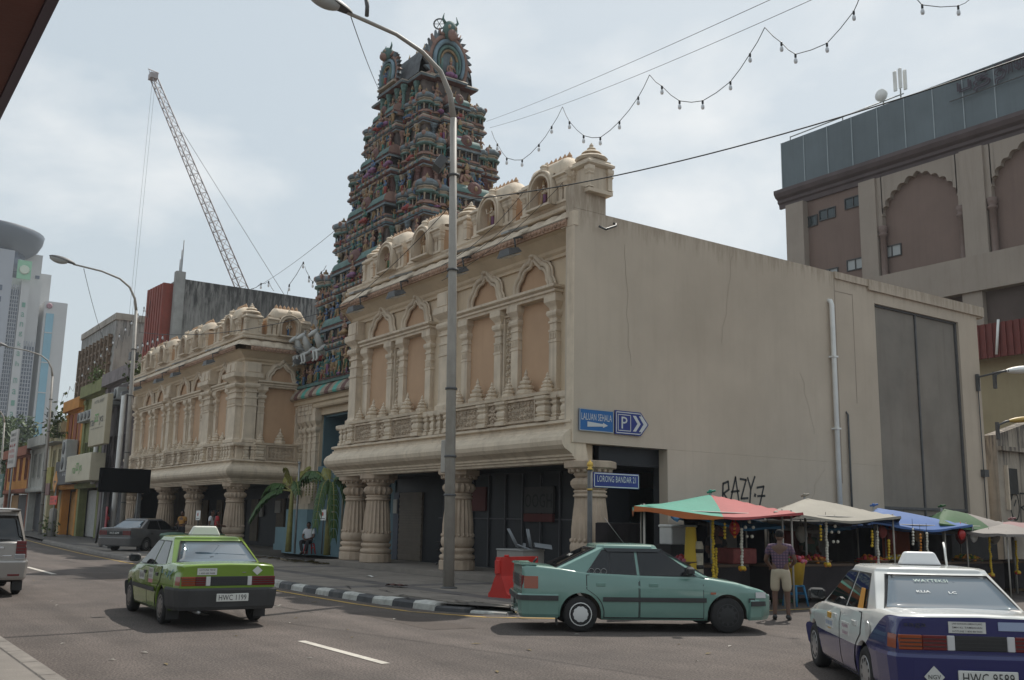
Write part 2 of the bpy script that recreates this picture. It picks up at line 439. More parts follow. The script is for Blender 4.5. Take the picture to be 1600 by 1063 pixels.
lt_ = OW('road_litter', q, [pm('litter_leaf', (.16,.12,.05), .8), pm('litter_pale', (.34,.32,.28), .8)]); tag(lt_, 'scattered dry leaves and paper scraps lying on the road', 'litter', None, 'stuff')
# near-side pavement on the camera's own side of the road
g = MB(); g.box(-400, 40, -6, 2.05, -.02, .11); OW('near_pavement', g, pm('near_concrete', (.20,.18,.16), .9, .15, 1.2, .3, 50, patch=.3), kind='structure')
g = MB()
for k in range(60): g.bbox(-60+1.0*k+.01, -59+1.0*k-.01, 2.05, 2.25, -.02, .12, .015)
OW('near_kerb', g, kg, kind='structure')
# covered floor under the temple wings
# ------------------------------------------------------------------ temple wings: shared pieces
def pilsecs(w, p, z0, z1):
    """engaged pilaster: plinth, plain shaft, carved band, stepped neck, cushion, flared bracket and block."""
    h = z1-z0
    s = [(w*1.25,p*1.3,z0),(w*1.25,p*1.3,z0+.04*h),(w*1.05,p*1.1,z0+.05*h),(w,p,z0+.07*h),(w,p,z0+.52*h)]
    s += [(w*1.1,p*1.12,z0+.525*h),(w*1.1,p*1.12,z0+.545*h),(w*.96,p,z0+.55*h),(w*.96,p,z0+.63*h),(w*1.1,p*1.12,z0+.635*h),(w*1.1,p*1.12,z0+.655*h),(w*.9,p*.95,z0+.66*h),(w*.88,p*.95,z0+.72*h)]
    s += [(w*1.08,p*1.15,z0+.725*h),(w*1.08,p*1.15,z0+.745*h),(w*.9,p*.95,z0+.75*h),(w*.95,p*1.0,z0+.775*h),(w*1.25,p*1.4,z0+.80*h),(w*1.36,p*1.5,z0+.825*h),(w*1.25,p*1.4,z0+.85*h),(w*.9,p*.95,z0+.86*h)]
    s += [(w*1.0,p*1.1,z0+.885*h),(w*1.55,p*1.8,z0+.935*h),(w*1.6,p*1.85,z0+.94*h),(w*1.6,p*1.85,z0+h)]
    return s
ME = {}
def mk(name, mb, mats): ME[name] = mb.mesh(name, mats)
m = MB(); m.pil(pilsecs(.16, .14, 0, 2.58)); 
for k in range(4): m.box(-.13+.07*k, -.09+.07*k, -.165, -.1, 1.45, 1.6)
mk('window_pilaster', m, trim)
m = MB(); m.pil(pilsecs(.27, .22, 0, 3.15)); m.pil([(.36,.3,3.15),(.36,.3,3.65)]); m.box(-.3,.3,-.34,-.2,3.2,3.6)
for a in (-.17, .17): m.lathe([(.02,-.03),(.1,-.03),(.12,0),(.1,.03),(.02,.03)], (a,0,0), 10)
mk('wall_pilaster', m, trim)
m = MB(); m.pil(pilsecs(.5, .3, 0, 3.15)); m.pil([(.62,.42,3.15),(.62,.42,3.65)])
for a in (-.3, .3): m.box(a-.22, a+.22, -.46, -.3, 3.22, 3.58)
for k in range(7): m.box(-.47+.14*k, -.38+.14*k, -.34, -.2, 1.76, 1.96)
mk('corner_pilaster', m, trim)
m = MB(); m.lathe([(.17,0),(.2,.04),(.2,.10),(.13,.13),(.16,.16),(.16,.2),(.10,.23),(.13,.26),(.13,.29),(.07,.33),(.09,.36),(.03,.42),(.045,.46),(.0,.55)], n=8, sm=False); mk('finial', m, trim)
m = MB(); m.lathe([(.24,0),(.27,.05),(.27,.13),(.17,.17),(.22,.21),(.22,.27),(.13,.30),(.17,.34),(.17,.39),(.09,.43),(.11,.47),(.04,.55),(.055,.60),(.0,.74)], n=8, sm=False); mk('large_finial', m, trim)
def arch_path(r, h, k=45, lob=.085):
    o = []
    for i in range(k+1):
        t = i/k; a = PI*t
        x = -math.cos(a); z = math.sin(a)
        z = z*(1+.20*math.exp(-(x/.16)**2))
        q = .97+lob*abs(math.sin(4.5*a))
        o.append((x*r*q, 0, max(0, z)*h*q))
    return o
def arch_mb(r, h):
    m = MB()
    pa = arch_path(r, h); m.tube([(x, -.06, z) for x, y, z in pa], .075, 7)
    m.tube([(x*.84, -.05, z*.84) for x, y, z in pa], .055, 6); m.tube([(x*1.13, -.03, z*1.1) for x, y, z in pa], .035, 5)
    for sx in (-1, 1): m.lathe([(.13,-.05),(.16,0),(.1,.08),(.0,.14)], (sx*r*1.06, -.05, 0), 8)
    m.lathe([(.10,0),(.14,.05),(.08,.12),(.11,.16),(.03,.26),(0,.34)], (0,-.06,h*1.12), 8)
    return m
mk('arch_moulding', arch_mb(.82, .86), trim)
m = MB(); m.poly([(x*.9, -.012, z*.9) for x, y, z in arch_path(.82, .86)][::-1]); mk('arch_infill', m, peach)
mk('narrow_arch_moulding', arch_mb(.66, .8), trim)
m = MB(); m.poly([(x*.9, -.012, z*.9) for x, y, z in arch_path(.66, .8)][::-1]); mk('narrow_arch_infill', m, peach)
def relief(w, h, kind):
    m = MB(); b = .05
    for x0, x1, z0, z1 in ((-w/2,w/2,0,b),(-w/2,w/2,h-b,h),(-w/2,-w/2+b,b,h-b),(w/2-b,w/2,b,h-b)): m.box(x0,x1,-.06,.01,z0,z1)
    if kind == 'rose':
        for rr, nn in ((.3*min(w,h), 8), (.16*min(w,h), 6)):
            for k in range(nn): m.ball((rr*math.cos(2*PI*k/nn), -.02, h/2+rr*math.sin(2*PI*k/nn)), (.05,.035,.05), 6, 4)
        m.ball((0,-.02,h/2), (.05,.05,.05), 6, 4)
    else:
        ny = max(1, int((h-.1)/.16)); nx = max(1, int((w-.1)/.16))
        for i in range(nx):
            for j in range(ny):
                cx = -w/2+.08+(w-.16)*(i+.5)/nx; cz = .08+(h-.16)*(j+.5)/ny
                pts = [(cx+.065*math.cos(2*PI*k/6+(i+j)), -.012, cz+.065*math.sin(2*PI*k/6+(i+j))) for k in range(5)]
                m.tube(pts, .017, 4); m.ball((cx, -.01, cz), (.028,.03,.028), 5, 3)
    return m
mk('long_relief_panel', relief(1.35, .62, 'leaf'), trimd); mk('square_relief_panel', relief(.58, .62, 'rose'), trimd)
mk('lattice_panel', relief(.44, 2.3, 'leaf'), trim)
m = MB(); m.sq([(.13,0),(.13,.08),(.09,.1),(.11,.14),(.08,.18),(.10,.25),(.10,.33),(.07,.4),(.11,.45),(.11,.5),(.085,.52),(.13,.58),(.13,.64)]); mk('baluster', m, trim)
m = MB(); m.sq([(.22,0),(.22,.1),(.17,.12),(.21,.17),(.16,.2),(.19,.26),(.19,.34),(.15,.4),(.2,.45),(.2,.5),(.17,.52),(.23,.58),(.23,.64)]); mk('rail_post', m, trim)
# column pieces
m = MB(); m.lathe([(.50,0),(.53,.02),(.53,.26),(.49,.29)], n=16, sm=False)
m.lathe([(.46,.29),(.50,.31),(.53,.37),(.50,.43),(.44,.45),(.44,.48),(.49,.52),(.51,.57),(.48,.62),(.42,.64)], n=24); mk('column_base', m, colm)
m = MB(); m.lathe([(.42,.64),(.47,.70),(.495,.79),(.49,.87),(.455,.97)], n=24); m.lathe([(.46,.97),(.455,1.3),(.42,1.65),(.375,2.02)], n=40, flute=.09, sm=False)
for k in range(20):
    a = 2*PI*k/20; m.ball((.455*math.cos(a), .455*math.sin(a), .99), (.05,.05,.06), 5, 3)
m.lathe([(.38,2.02),(.42,2.04),(.42,2.08),(.38,2.1),(.38,2.13),(.41,2.15),(.41,2.18),(.36,2.2)], n=24); mk('column', m, colm)
m = MB(); m.lathe([(.36,2.2),(.44,2.25),(.49,2.33),(.49,2.40),(.43,2.47),(.36,2.5)], n=32, flute=.12, sm=False); m.lathe([(.36,2.5),(.38,2.54),(.42,2.58),(.40,2.6),(.46,2.66),(.55,2.70),(.58,2.72)], n=24)
for k in range(18):
    a = 2*PI*k/18; m.ball((.5*math.cos(a), .5*math.sin(a), 2.66), (.06,.06,.06), 5, 3)
m.lathe([(.62,2.72),(.65,2.74),(.65,2.88),(.62,2.9)], n=8, ang=PI/8, sm=False); mk('column_capital', m, colm)
def column(root, x, y, z=.28):
    c = I('column', ME['column'], root, (x, y, z)); I('column_base', ME['column_base'], c); I('column_capital', ME['column_capital'], c)
    c.rotation_euler.z = random.random()*6; return c
# ------------------------------------------------------------------ figures (statues): one mesh per pose, colours per copy
def figure_mb(pose):
    m = MB()                                  # slots: 0 skin, 1 cloth, 2 ornament, 3 hair
    if pose == 'seat':
        m.ball((0,0,.13), (.24,.17,.13), 8, 5, 1); m.ball((-.2,-.08,.1), (.14,.1,.08), 6, 4, 1); m.ball((.2,-.08,.1), (.14,.1,.08), 6, 4, 1); zt = .22
    else:
        m.lathe([(.10,0),(.14,.03),(.11,.2),(.125,.36),(.15,.47),(.13,.53)], n=8, m=1, sy=.7); zt = .5
        m.ball((-.06,-.06,.02), (.04,.08,.03), 5, 3, 0); m.ball((.06,-.06,.02), (.04,.08,.03), 5, 3, 0)
        m.tube([(0,-.1,.5),(.02,-.115,.3),(0,-.12,.08)], [.045,.03,.05], 5, 2)
    m.lathe([(.11,0),(.095,.07),(.13,.17),(.15,.24),(.07,.28),(.04,.31)], (0,0,zt), 8, 0, sy=.65)
    m.lathe([(.13,.05),(.14,.08),(.13,.1)], (0,0,zt-.06), 8, 2, sy=.72)
    m.tube([(-.11,-.05,zt+.25),(0,-.12,zt+.12),(.11,-.05,zt+.25)], .022, 5, 2)
    hz = zt+.37
    m.ball((0,-.01,hz), (.062,.065,.08), 8, 6, 0); m.ball((0,.015,hz+.015), (.07,.065,.085), 8, 5, 3); m.ball((0,-.075,hz-.005), (.012,.018,.02), 4, 3, 0)
    m.lathe([(.075,.04),(.085,.06),(.06,.1),(.07,.12),(.04,.18),(.045,.2),(0,.27)], (0,0,hz), 8, 2)
    if pose == 'raise': arms = [((-.14,0,zt+.23),(-.26,-.05,zt+.18),(-.27,-.06,zt+.36)),((.14,0,zt+.23),(.24,-.04,zt+.08),(.14,-.14,zt+.05))]
    elif pose == 'four': arms = [((-.14,0,zt+.23),(-.27,0,zt+.22),(-.3,-.04,zt+.38)),((.14,0,zt+.23),(.27,0,zt+.22),(.3,-.04,zt+.38)),((-.13,0,zt+.2),(-.22,-.06,zt+.05),(-.14,-.15,zt+.1)),((.13,0,zt+.2),(.22,-.06,zt+.05),(.14,-.15,zt+.1))]
    else: arms = [((-.14,0,zt+.23),(-.2,.0,zt+.06),(-.17,-.1,zt-.06)),((.14,0,zt+.23),(.22,-.02,zt+.08),(.1,-.13,zt+.12))]
    for a in arms:
        m.tube(a, [.042,.034,.026], 5, 0); m.ball(a[2], .034, 5, 4, 0)
    return m
skins = [flat('statue_skin_pink', (.33,.19,.145), .6), flat('statue_skin_green', (.08,.19,.16), .6), flat('statue_skin_blue', (.10,.17,.30), .6), flat('statue_skin_tan', (.36,.22,.12), .6)]
cloths = [flat('statue_cloth_teal', (.05,.19,.17), .6), flat('statue_cloth_blue', (.06,.11,.20), .6), flat('statue_cloth_red', (.28,.05,.045), .6), flat('statue_cloth_violet', (.22,.10,.20), .6), flat('statue_cloth_green', (.07,.14,.07), .6), flat('statue_cloth_ochre', (.30,.19,.09), .6)]
ornm = flat('statue_gilt', (.32,.22,.11), .5); hairm = flat('statue_hair', (.03,.025,.025), .6); stonef = trim
FIG = {p: figure_mb(p).mesh('figure', [skins[0], cloths[0], ornm, hairm]) for p in ('stand', 'raise', 'four', 'seat')}
def figure(parent, loc, rz, h, pose=None, name='figure', sk=None, cl=None):
    pose = pose or random.choice(['stand', 'raise', 'four', 'stand'])
    k = h/(1.12 if pose != 'seat' else .84)
    o = I(name, FIG[pose], parent, loc, rz, k)
    for i, mt in enumerate([sk or random.choice([skins[0], skins[0], skins[3], skins[1], skins[2]]), cl or random.choice(cloths), ornm, hairm]):
        o.material_slots[i].link = 'OBJECT'; o.material_slots[i].material = mt
    return o
# ------------------------------------------------------------------ parapet shrines
m = MB(); m.box(-1.0,1.0,0,.7,0,.75)
mk('shrine_wall', m, peach)
m = MB()
for x in (0,): m.pil([(.12,.14,0),(.12,.14,.07),(.08,.1,.09),(.08,.1,.4),(.11,.13,.43),(.08,.1,.46),(.12,.16,.55),(.12,.16,.62),(.14,.18,.66),(.14,.18,.7)], cx=x)
mk('shrine_pilaster', m, trim)
m = MB(); m.run([(0,.7),(.16,.7),(.24,.74),(.22,.8),(.12,.84),(.12,.9),(0,.92)], -1.05, -.5); m.run([(0,.7),(.16,.7),(.24,.74),(.22,.8),(.12,.84),(.12,.9),(0,.92)], .5, 1.05); m.box(-1.02,1.02,.02,.72,.75,.86)
mk('shrine_cornice', m, trim)
m = MB(); ro, ri = .56, .38; sp = .5; K = 14
o_ = [(-ro,0),(-ro,sp)]+[(-ro*math.cos(PI*i/K), sp+ro*math.sin(PI*i/K)) for i in range(1, K)]+[(ro,sp),(ro,0)]
i_ = [(-ri,0),(-ri,sp)]+[(-ri*math.cos(PI*i/K), sp+ri*math.sin(PI*i/K)) for i in range(1, K)]+[(ri,sp),(ri,0)]
n = len(o_); Y0, Y1 = -.26, .08
vs = [(x,Y0,z) for x,z in o_]+[(x,Y0,z) for x,z in i_]+[(x,Y1,z) for x,z in o_]+[(x,Y1,z) for x,z in i_]
fs = []
for i in range(n-1): fs += [(i,i+1,n+i+1,n+i),(i,2*n+i,2*n+i+1,i+1),(n+i,n+i+1,3*n+i+1,3*n+i)]
m.add(vs, fs)
for rr, yy in ((.53,-.27),(.42,-.27)): m.tube([(-rr,yy,0),(-rr,yy,sp)]+[(-rr*math.cos(PI*i/K), yy, sp+rr*math.sin(PI*i/K)) for i in range(1,K)]+[(rr,yy,sp),(rr,yy,0)], .035, 5)
m.lathe([(.09,0),(.13,.04),(.1,.1),(.12,.15),(.07,.2)], (0,-.12,1.05), 8, sm=False); m.box(-.12,.12,-.24,0,1.04,1.1)
mk('niche_arch', m, trim)
m = MB(); m.poly([(x*1.0,-.02,z) for x, z in i_]); mk('niche_back', m, peach)
m = MB(); m.run([(-.02,0),(.34,0),(.34,.06),(-.02,.06)], -.5, .5); mk('niche_sill', m, trim)
m = MB()
def barrel(a, b):
    x = (a*2-1); t = b*PI
    hip = 1-max(0, abs(x)-.72)/.28*.75
    return (x*.86, .36-.48*math.cos(t)*(.55+.45*hip), .9+.50*(math.sin(t)**.85)*hip)
m.grid(barrel, 14, 10); mk('barrel_roof', m, trim)
m = MB(); m.lathe([(.10,0),(.12,.04),(.06,.08),(.08,.11),(.0,.24)], n=8, sm=False); mk('ridge_finial', m, peach)
m = MB(); m.lathe([(.24,-.02),(.22,.0),(.15,.06),(.0,.09)], n=10, sm=False)
m.v = [(p[0], -p[2]-.02, p[1]+1.02) for p in m.v]; m.lathe([(.05,0),(.07,.04),(0,.14)], (0,-.05,1.22), 6); mk('roof_gable', m, trim)
m = MB(); m.sq([(.40,0),(.40,.1),(.33,.12),(.33,.7),(.38,.72),(.44,.76),(.44,.82),(.36,.88),(.36,.92)]); mk('corner_turret', m, trim)
for sx in (-1,1):
    for sy in (-1,1): m.sq([(.09,.12),(.07,.16),(.07,.45),(.1,.5),(.07,.53),(.1,.6),(.1,.7)], (sx*.32, sy*.32, 0))
m.lathe([(.26,.92),(.40,.96),(.44,1.02),(.36,1.08),(.2,1.12),(.2,1.15),(.27,1.18),(.2,1.24),(.09,1.28),(.12,1.32),(.05,1.38),(.06,1.41),(0,1.5)], n=12, sm=False, ang=PI/12); mk('corner_turret', m, trim)
def shrine(root, loc, rz):
    s = I('shrine_wall', ME['shrine_wall'], root, loc, rz)
    for x in (-.93,-.7,.7,.93): I('shrine_pilaster', ME['shrine_pilaster'], s, (x, 0, 0))
    for k in ('shrine_cornice', 'niche_arch', 'niche_back', 'niche_sill', 'barrel_roof', 'roof_gable'): I(k, ME[k], s)
    for k in range(6): I('ridge_finial', ME['ridge_finial'], s, (-.5+.2*k, .36, 1.37))
    figure(s, (0, -.12, .06), random.uniform(-.2,.2), .78, random.choice(['four', 'stand', 'raise']), 'niche_statue', sk=random.choice([stonef, skins[0], skins[3]]), cl=random.choice(cloths+[cream]))
    return s
# ------------------------------------------------------------------ facade bays
def bay(root, cx, rz=0, base=(0,0), w=4.7, two=True, z0=4.98):
    def at(u, d, z):
        if rz == 0: return (base[0]+cx+u, base[1]-d, z)
        return (base[0]+d, base[1]+cx+u, z)
    P = lambda nm, u, z, d=0, r=None: I(nm, ME[nm], root, at(u, d, z), rz)
    if two:
        for u in (-w/2+.2, -.42, .42, w/2-.2): P('window_pilaster', u, z0)
        for u in (-1.18, 1.18):
            P('arch_moulding', u, z0+2.86, .04); P('arch_infill', u, z0+2.86); P('large_finial', u, z0, .28)
        P('lattice_panel', 0, z0+.12, .02)
        for u in (-w/2+.2, -.42, .42, w/2-.2): P('finial', u, z0, .30)
        P('long_relief_panel', -1.3, 4.24, .5); P('long_relief_panel', 1.3, 4.24, .5); P('square_relief_panel', 0, 4.24, .5)
        for u in (-w/2+.08, -.46, .46, w/2-.08): P('rail_post', u, 4.22, .42)
        pw = (w/2-.42-.4)/2
        for sgn in (-1, 1):
            q = MB(); q.poly([(-pw,-.012,0),(pw,-.012,0),(pw,-.012,2.5),(-pw,-.012,2.5)]); OL('recess_panel', q, peach, root, at(sgn*(.42+.2+pw-.02), 0, z0+.05), rz)
    else:
        for u in (-w/2+.16, w/2-.16): P('window_pilaster', u, z0); P('finial', u, z0, .30)
        P('narrow_arch_moulding', 0, z0+2.86, .04); P('narrow_arch_infill', 0, z0+2.86); P('large_finial', 0, z0, .28)
        q = MB(); q.poly([(-w/2+.3,-.012,0),(w/2-.3,-.012,0),(w/2-.3,-.012,2.5),(-w/2+.3,-.012,2.5)]); OL('recess_panel', q, peach, root, at(0, 0, z0+.05), rz)
        P('square_relief_panel' if w < 2.3 and rz == 0 else 'long_relief_panel', 0, 4.24, .5)
        for u in (-w/2+.08, w/2-.08): P('rail_post', u, 4.22, .42)
    q = MB(); q.pil([(w/2+.02,.24,z0+2.58),(w/2+.02,.24,z0+2.66),(w/2+.07,.30,z0+2.67),(w/2+.07,.30,z0+2.73),(w/2+.02,.26,z0+2.74),(w/2+.1,.36,z0+2.79),(w/2+.1,.36,z0+2.86)]); OL('entablature', q, trim, root, at(0,0,0), rz)
    q = MB(); q.pil([(w/2-.05,.46,4.15),(w/2-.05,.46,4.88),(w/2+.16,.56,4.90),(w/2+.16,.58,4.98)]); OL('window_ledge', q, [trim], root, at(0,0,0), rz)
def balusters(root, u0, u1, rz=0, base=(0,0), n=3):
    for k in range(n):
        u = u0+(u1-u0)*(k+.5)/n
        I('baluster', ME['baluster'], root, (base[0]+u, base[1]-.36, 4.22) if rz == 0 else (base[0]+.36, base[1]+u, 4.22), rz)
MOULD = [(0,3.14),(.38,3.14),(.40,3.2),(.46,3.22),(.46,3.27),(.52,3.29),(.52,3.34),(.62,3.40),(.74,3.46),(.82,3.55),(.85,3.66),(.82,3.76),(.74,3.85),(.64,3.90),(.62,3.94),(.56,3.95),(.56,4.02),(.50,4.03),(.50,4.09),(.60,4.12),(.60,4.17),(.52,4.20),(.24,4.22)]
RAILW = [(.24,4.21),(.24,4.8),(.46,4.8),(.48,4.86),(.48,4.93),(.42,4.95),(0,4.97)]
CORN = [(0,8.60),(.07,8.60),(.07,8.68),(.04,8.70),(.10,8.76),(.12,8.84),(.42,9.10),(.54,9.14)]
SLOPE = [(.60,9.34),(.56,9.37),(.14,9.73),(0,9.74)]
PARA = [(0,9.72),(.34,9.72),(.36,9.76),(.36,9.82),(.28,9.86),(.32,9.92),(.32,9.96),(0,9.97)]
def xrun(root, nm, prof, pts, mat):
    """profile run along a plan polyline (root-relative), mitred; outward is to the right of travel, reversed winding handled."""
    q = MB(); n = len(prof); N = len(pts); vs = []
    for i in range(N):
        p = Vector(pts[i]); d1 = (p-Vector(pts[i-1])).normalized() if i else None; d2 = (Vector(pts[i+1])-p).normalized() if i < N-1 else None
        d1 = d1 or d2; d2 = d2 or d1
        n1 = Vector((d1.y, -d1.x)); n2 = Vector((d2.y, -d2.x)); b = n1+n2; b = b*(2/b.dot(b))
        for d, z in prof: vs.append((p.x+b.x*d, p.y+b.y*d, z))
    fs = []
    for i in range(N-1):
        for k in range(n-1): fs.append((i*n+k, (i+1)*n+k, (i+1)*n+k+1, i*n+k+1))
    fs += [tuple(range(n-1, -1, -1)), tuple((N-1)*n+k for k in range(n))]
    q.add(vs, fs); return OL(nm, q, mat, root)
def leafband(root, x0, x1, rz=0, base=(0,0)):
    n = max(2, round((x1-x0)/.62)); q = MB(); nu = n*8
    def fn(a, b):
        s = a*n; k = s-math.floor(s); w = math.sin(PI*k)
        d = .58-.43*b; z = 9.37+.36*b
        bump = .055*(w**.6)*(math.sin(PI*min(1, b*1.05))**.5)*(1 if (b < .55+.3*w) else .35)
        return (x0+(x1-x0)*a, -(d+bump*.65), z+bump)
    q.grid(fn, nu, 7); I('leaf_relief', q.mesh('leaf_relief', trim), root, (base[0], base[1], 0), rz)
    q = MB(); n2 = round((x1-x0)/.17)
    q.run([(.54,9.14),(.60,9.15),(.60,9.33),(.55,9.34)], x0, x1)
    for k in range(n2):
        cx = x0+(x1-x0)*(k+.5)/n2; q.lathe([(.075,-.005),(.06,.03),(.02,.045)], (cx, 0, 0), 6, 0, False)
        for i in range(len(q.v)-18, len(q.v)):
            px, py, pz = q.v[i]; q.v[i] = (px, -.60-pz, 9.245+py)
    I('carved_lip', q.mesh('carved_lip', lipm), root, (base[0], base[1], 0), rz)

# ------------------------------------------------------------------ right-hand temple wing
RX, RY = -25.5, 15.55
rw = E('temple_hall', (RX, RY, 0), 0, 'cream temple hall with fluted columns and a blank whitewashed side wall', 'temple building')
q = MB(); q.box(-32.3, -19.05, 15.55, 15.85, 3.2, 9.72); OW('front_wall', q, cream, rw)
q = MB(); q.box(-32.3, -19.1, 15.85, 33.4, 9.3, 9.5); OW('roof', q, mould, rw)
q = MB(); q.box(-32.3, -32.0, 15.86, 33.4, 3.2, 9.5); OW('west_wall', q, cream, rw); q = MB(); q.box(-32.3, -32.0, 17.35, 33.4, .28, 3.197); OW('lower_west_wall', q, teal, rw)
q = MB(); q.box(-32.0, -19.1, 33.1, 33.4, 0, 9.3); OW('rear_wall', q, mould, rw)
# side wall with the corner opening and the tall steel gate
q = MB()
q.box(-19.1, -18.78, 15.0, 27.46, 3.62, 9.57); q.box(-19.1, -18.78, 18.17, 27.46, 0, 3.617)
q.box(-19.1, -18.78, 27.463, 32.30, 8.86, 9.57); q.box(-19.1, -18.78, 32.303, 33.5, 0, 9.568)
q.box(-19.12, -18.775, 15.0, 16.05, 9.573, 10.2)
q.box(-19.1, -18.72, 25.42, 27.1, 9.36, 9.585); q.box(-19.1, -18.70, 27.1, 33.9, 9.25, 9.60); q.box(-19.1,-18.775,33.503,33.9,9.2,9.55)
OW('side_wall', q, sidew, rw)
q = MB(); q.box(-19.3, -18.76, 14.99, 15.13, 9.12, 9.5); q.box(-19.02,-18.77,14.985,15.02,3.62,9.1); OW('corner_pier', q, trim, rw)
q = MB()
for y0, y1, z0, z1 in ((25.40,25.44,3.0,9.36),(26.3,26.33,5.5,9.0),(25.45,26.3,8.95,8.98)): q.box(-18.80,-18.775,y0,y1,z0,z1)
OW('wall_seam', q, pm('seam', (.33,.27,.22), .9), rw)
gate = E('steel_gate', (0,0,0)); gate.parent = rw; gate.location = (6.5, 14.3, 0)
for y0, y1, z0, z1 in ((27.50,29.85,2.36,8.84),(29.87,32.28,2.36,8.84),(27.50,28.66,.1,2.30),(28.68,29.84,.1,2.30),(29.88,31.06,.1,2.30),(31.08,32.26,.1,2.30)):
    q = MB(); q.box(-19.0, -18.93, y0, y1, z0, z1); OW('gate_panel', q, steel, gate)
q = MB(); q.box(-19.0,-18.86,27.47,27.55,0,8.85); q.box(-19.0,-18.86,32.22,32.30,0,8.85); q.box(-19.0,-18.88,29.83,29.90,0,8.84); q.box(-19.0,-18.87,27.5,32.28,2.29,2.37); q.box(-19.0,-18.86,27.5,32.28,8.80,8.855); OW('gate_frame', q, dkgrey, gate)
q = MB(); q.tube([(-18.66,25.1,.3),(-18.66,25.1,8.45),(-18.70,25.1,8.58),(-18.82,25.1,8.6)], .075, 8)
for z in (2.2,4.6,6.8): q.box(-18.78,-18.57,25.0,25.2,z,z+.05)
OW('drainpipe', q, white, rw)
q = MB(); q.tube([(-18.72,25.75,.3),(-18.72,25.75,5.1),(-18.8,25.75,5.2)], .035, 6); OW('conduit', q, dkgrey, rw); q = MB(); q.tube([(-18.72,33.2,1),(-18.72,33.2,6.8)], .02, 5); OW('conduit', q, dkgrey, rw); q = MB(); q.box(-18.78,-18.62,33.1,33.35,3.5,3.75); OW('switch_box', q, dkgrey, rw)
q = MB(); q.tube([(-18.7,15.75,9.2),(-18.6,15.9,9.12),(-18.6,16.25,9.28),(-18.72,16.35,9.38),(-18.85,16.3,9.42)], .03, 6); OW('cable_conduit', q, dkgrey, rw)
crk = pm('crack_dark', (.33,.27,.21), .9)
for (y0, z0, dy, dz, sd) in ((20.8,9.3,-.5,-2.6,1),(23.6,6.2,.5,-1.8,2),(16.7,8.9,.3,-3.2,3),(24.6,3.4,-.6,-1.0,4)):
    r_ = random.Random(sd); q = MB(); p0 = (y0, z0)
    for i in range(12):
        p1 = (p0[0]+dy/12+r_.uniform(-.06,.06), p0[1]+dz/12); q.add([(-18.776,p0[0],p0[1]),(-18.776,p0[0]+.012,p0[1]),(-18.776,p1[0]+.012,p1[1]),(-18.776,p1[0],p1[1])], [(0,1,2,3)]); p0 = p1
    OW('wall_crack', q, crk, rw)
# ground floor
q = MB(); q.box(-32.6,-18.83,14.62,33.0,-.05,.28); OW('plinth', q, paver, rw)
q = MB(); q.box(-18.829,-18.15,14.62,16.3,-.05,.279); OW('corner_step', q, paver, rw)
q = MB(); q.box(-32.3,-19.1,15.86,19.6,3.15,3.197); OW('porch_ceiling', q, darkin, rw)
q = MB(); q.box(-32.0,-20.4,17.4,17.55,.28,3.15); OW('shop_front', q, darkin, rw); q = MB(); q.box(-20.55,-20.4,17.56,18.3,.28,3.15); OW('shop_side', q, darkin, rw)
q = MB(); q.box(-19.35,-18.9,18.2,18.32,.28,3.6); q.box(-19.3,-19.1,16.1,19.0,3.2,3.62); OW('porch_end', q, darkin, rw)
q = MB()
for k in range(26): q.box(-31.6, -30.0, 17.33-.02*(k % 2), 17.4, .3+.09*k, .385+.09*k)
OW('roller_shutter', q, pm('shutter_tan', (.17,.14,.11), .6, .1, 3), rw)
q = MB(); q.box(-31.98,-31.62,17.3,17.4,.3,2.65); OW('shutter_jamb', q, pm('bluish_jamb', (.08,.09,.12), .6), rw)
q = MB()
for k in range(9): q.box(-28.6+.9*k, -28.56+.9*k, 17.33, 17.4, .3, 3.1)
q.box(-28.9,-20.5,17.35,17.4,1.75,1.79); OW('shopfront_frame', q, pm('shop_frame', (.07,.07,.075), .5), rw)
q = MB(); q.box(-27.2,-26.0,17.30,17.37,2.0,2.75); OW('red_shop_sign', q, pm('faded_red', (.09,.018,.015), .6), rw)
q = MB(); q.box(-23.9,-22.5,17.28,17.35,1.95,2.7); OW('banner', q, pm('faded_banner', (.06,.057,.055), .7), rw)
q = MB(); q.box(-23.9,-22.5,17.26,17.345,1.7,1.93); OW('banner_strip', q, pm('faded_red2', (.09,.02,.018), .7), rw)
text('OOGH', 1.3, .4, pm('banner_grey', (.025,.025,.025), .7), rw, (-23.2-RX, 17.27-RY, 2.3))
q = MB(); q.box(-21.6,-21.25,17.33,17.38,2.2,2.6); OW('notice', q, pm('notice_paper', (.42,.40,.38), .7), rw)
q = MB(); q.box(-31.95,-31.68,17.26,17.29,1.9,2.4); OW('notice', q, pm('notice_paper_b', (.42,.40,.36), .7), rw)
for x, y in ((-18.85,15.62),(-24.9,15.62),(-30.0,15.62),(-31.95,15.8)): column(rw, x-RX, y-RY)
# upper front
pl = lambda a, b, c=0: [(a-RX, 0), (b-RX, 0)]
xrun(rw, 'balcony_moulding', MOULD, [(-32.55-RX, 3.5), (-32.55-RX, 0), (-18.8-RX, 0)][:3] if False else [(-32.3-RX, 3.2), (-32.3-RX, .0), (-18.8-RX, .0)][:0] or [(-32.3-RX, 0), (-18.82-RX, 0)], trim)
xrun(rw, 'railing_wall', RAILW, [(-32.3-RX, 0), (-19.02-RX, 0)], trim)
xrun(rw, 'cornice', CORN, [(-32.3-RX, 0), (-19.0-RX, 0)], cream)
xrun(rw, 'cornice_slope', SLOPE, [(-32.3-RX, 0), (-19.0-RX, 0)], trim)
xrun(rw, 'parapet_rail', PARA, [(-32.3-RX, 0), (-18.8-RX, 0)], trim)
leafband(rw, -32.3-RX, -19.05-RX)
